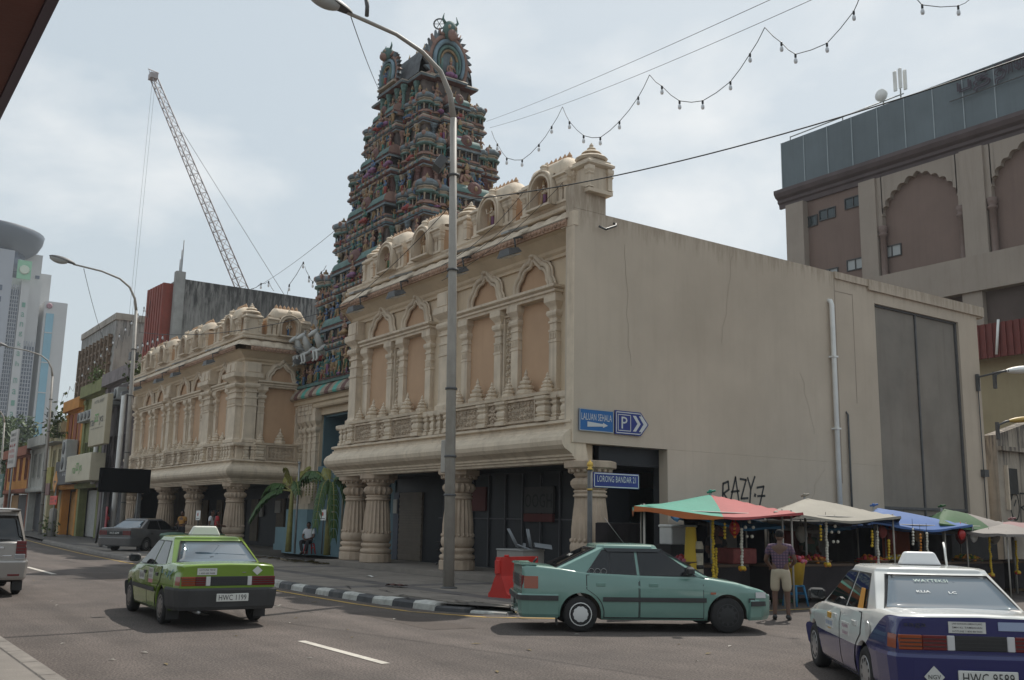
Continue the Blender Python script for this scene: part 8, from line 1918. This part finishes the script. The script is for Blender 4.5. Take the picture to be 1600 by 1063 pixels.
def banana(x, y, z, h, fr, label, lean=0):
    o = E('banana_plant', (x, y, z), 0, label, 'banana plant'); o.scale = (.92, .92, .95)
    q = MB(); q.tube([(0,0,0),(lean*.3,0,h*.4),(lean*.7,0,h*.75),(lean,0,h)], [.15,.125,.10,.07], 10); OL('stem', q, stemm, o)
    for i, (az, l, up, dr, yl_) in enumerate(fr):
        f = frond(R(az), l, up, dr, .30 if l > 1 else .18); OL('leaf', f, [lyel if yl_ else lgreen, stemm], o, (lean, 0, h*.97))
    return o
banana(-40.45, 16.9, .25, 2.75, [(195,2.5,.7,.9,0),(230,2.2,.3,1.6,0),(170,1.6,.9,.3,1),(20,2.0,1.0,.5,0),(300,.8,1.0,0,1),(60,.9,1.1,0,1),(345,2.4,.8,1.0,0),(120,1.0,1.0,.1,1)], 'banana palm tied up left of the temple gate', .08)
banana(-36.8, 17.0, .25, 2.9, [(190,2.6,1.1,.9,0),(345,1.5,.7,2.8,0),(10,1.6,.9,.6,0),(310,1.5,.8,2.5,0),(170,1.3,1.0,.3,1),(30,1.2,.9,2.2,0)], 'banana palm with hanging leaves right of the temple gate', .05)
q = MB()
for k in range(7):
    x = -39.6+.33*k; n_ = 4+int(5*rs.random())
    for i in range(n_): q.ball((x+.015*math.sin(i), 17.2, 3.2-.11*i), (.045,.03,.05), 5, 3)
    q.tube([(x,17.2,3.3),(x,17.2,3.2-.11*n_)], .008, 3)
q.tube([(-40.3,17.2,3.25),(-38.6,17.2,3.34),(-36.8,17.2,3.25)], .012, 4); tag(OW('leaf_garland', q, lyel), 'row of yellowed leaf tassels strung between the two banana palms', 'garland')
leafm = pm('tree_leaf', (.055,.085,.03), .6, .35, .8, 0, 1); leafl = pm('tree_leaf_light', (.09,.13,.035), .6, .35, .8, 0, 1); leafy = pm('tree_blossom_yellow', (.40,.30,.03), .6, .3, 1, 0, 1); bark = pm('bark', (.12,.09,.065), .9, .2, 4, .3, 20)
def tree(x, y, h, cr_, label, mats, n=2600, ls=.35, seed=1, trunk=None):
    o = E('tree', (x, y, 0), 0, label, 'tree', 'trees at the end of the street'); r_ = random.Random(seed)
    q = MB(); th = trunk or h*.45; q.tube([(0,0,0),(.1*h/8,0,th*.6),(0,.05*h/8,th),(0,0,h*.8)], [h*.035,h*.028,h*.022,h*.008], 8)
    cl = []
    for k in range(9):
        a = r_.uniform(0, 2*PI); e = r_.uniform(.2, 1); t = Vector((cr_*.75*math.cos(a)*math.sqrt(r_.random()), cr_*.75*math.sin(a)*math.sqrt(r_.random()), th+(h-th)*e*.85)); cl.append((t, cr_*r_.uniform(.3,.5))); q.tube([(0,0,th*.8), tuple(t*.5+Vector((0,0,th*.35))), tuple(t)], [h*.014,h*.010,h*.003], 5)
    OL('trunk', q, bark, o); q = MB()
    for i in range(n):
        c_, rr = cl[r_.randrange(len(cl))]; v = Vector((r_.gauss(0,1), r_.gauss(0,1), r_.gauss(0,.8))).normalized()*rr*(r_.random()**.35); p = c_+v
        a = Vector((r_.gauss(0,1), r_.gauss(0,1), r_.gauss(0,1))).normalized()*ls*r_.uniform(.6,1.3); b = a.cross(Vector((r_.gauss(0,1), r_.gauss(0,1), r_.gauss(0,1)))).normalized()*ls*.6
        q.add([p-a, p+b*.6, p+a, p-b*.6], [(0,1,2,3)], 0 if r_.random() < .7 else 1)
    OL('crown', q, mats, o); return o
tree(-150, 15.5, 14, 6.0, 'large dark green street tree closing the far end of the road', [leafm, leafl], 4200, .5, 2)
tree(-128, 9.5, 11, 4.6, 'yellow flowering tree at the edge of the far road', [leafm, leafy], 3200, .4, 3)
tree(-175, 22, 16, 7, 'dense green tree behind the far road signs', [leafm, leafl], 3600, .55, 4)
tree(-142, 6, 12, 5, 'dark tree on the near side of the far road', [leafm, leafm], 3200, .5, 5)
tree(-108, 16.5, 9.5, 1.6, 'slender young tree above the low shophouse roofs', [leafm, leafl], 900, .28, 6)
tree(-121, 16.2, 7.0, 2.2, 'bushy tree in front of the last shophouse', [leafl, leafm], 1400, .3, 7)
def roofplant(x, y, z, s, label, n=160, seed=1):
    o = E('roof_plant', (x, y, z), 0, label, 'plant'); r_ = random.Random(seed); q = MB()
    for i in range(n):
        p = Vector((r_.gauss(0,.35), r_.gauss(0,.2), abs(r_.gauss(.45,.3))))*s; a = Vector((r_.gauss(0,1), r_.gauss(0,1), r_.gauss(0,1))).normalized()*.11*s; b = a.cross(Vector((0,.3,1))).normalized()*.06*s; q.add([p-a, p+b, p+a, p-b], [(0,1,2,3)])
    OL('leaves', q, leafl, o); OL('stem', MB().tube([(0,0,0),(.05*s,0,.5*s)], .02*s, 5), bark, o)
roofplant(-62.4, 15.6, 9.6, 1.5, 'small leafy weed growing from the end of the left temple roof', 200, 3)
roofplant(-71.5, 15.2, 10.5, 1.2, 'ragged weeds growing on the olive green parapet', 200, 4); roofplant(-82.3, 15.0, 7.4, 2.2, 'potted bush on the yellow shophouse awning', 260, 5); roofplant(-73.0, 13.4, .15, 1.2, 'small potted shrub at the foot of the orange shophouse', 160, 6)
# ------------------------------------------------------------------ haze: one closed box of thin air round the whole place
hz = bpy.data.materials.new('haze_air'); hz.use_nodes = True; ht = hz.node_tree; ht.nodes.clear()
pv = ht.nodes.new('ShaderNodeVolumePrincipled'); ho = ht.nodes.new('ShaderNodeOutputMaterial'); ht.links.new(pv.outputs[0], ho.inputs['Volume'])
pv.inputs['Color'].default_value = (.90,.95,1.0,1); pv.inputs['Density'].default_value = .00035
g = MB(); g.box(-520, 60, -80, 160, -1.2, 118); OW('haze', g, hz, kind='stuff')
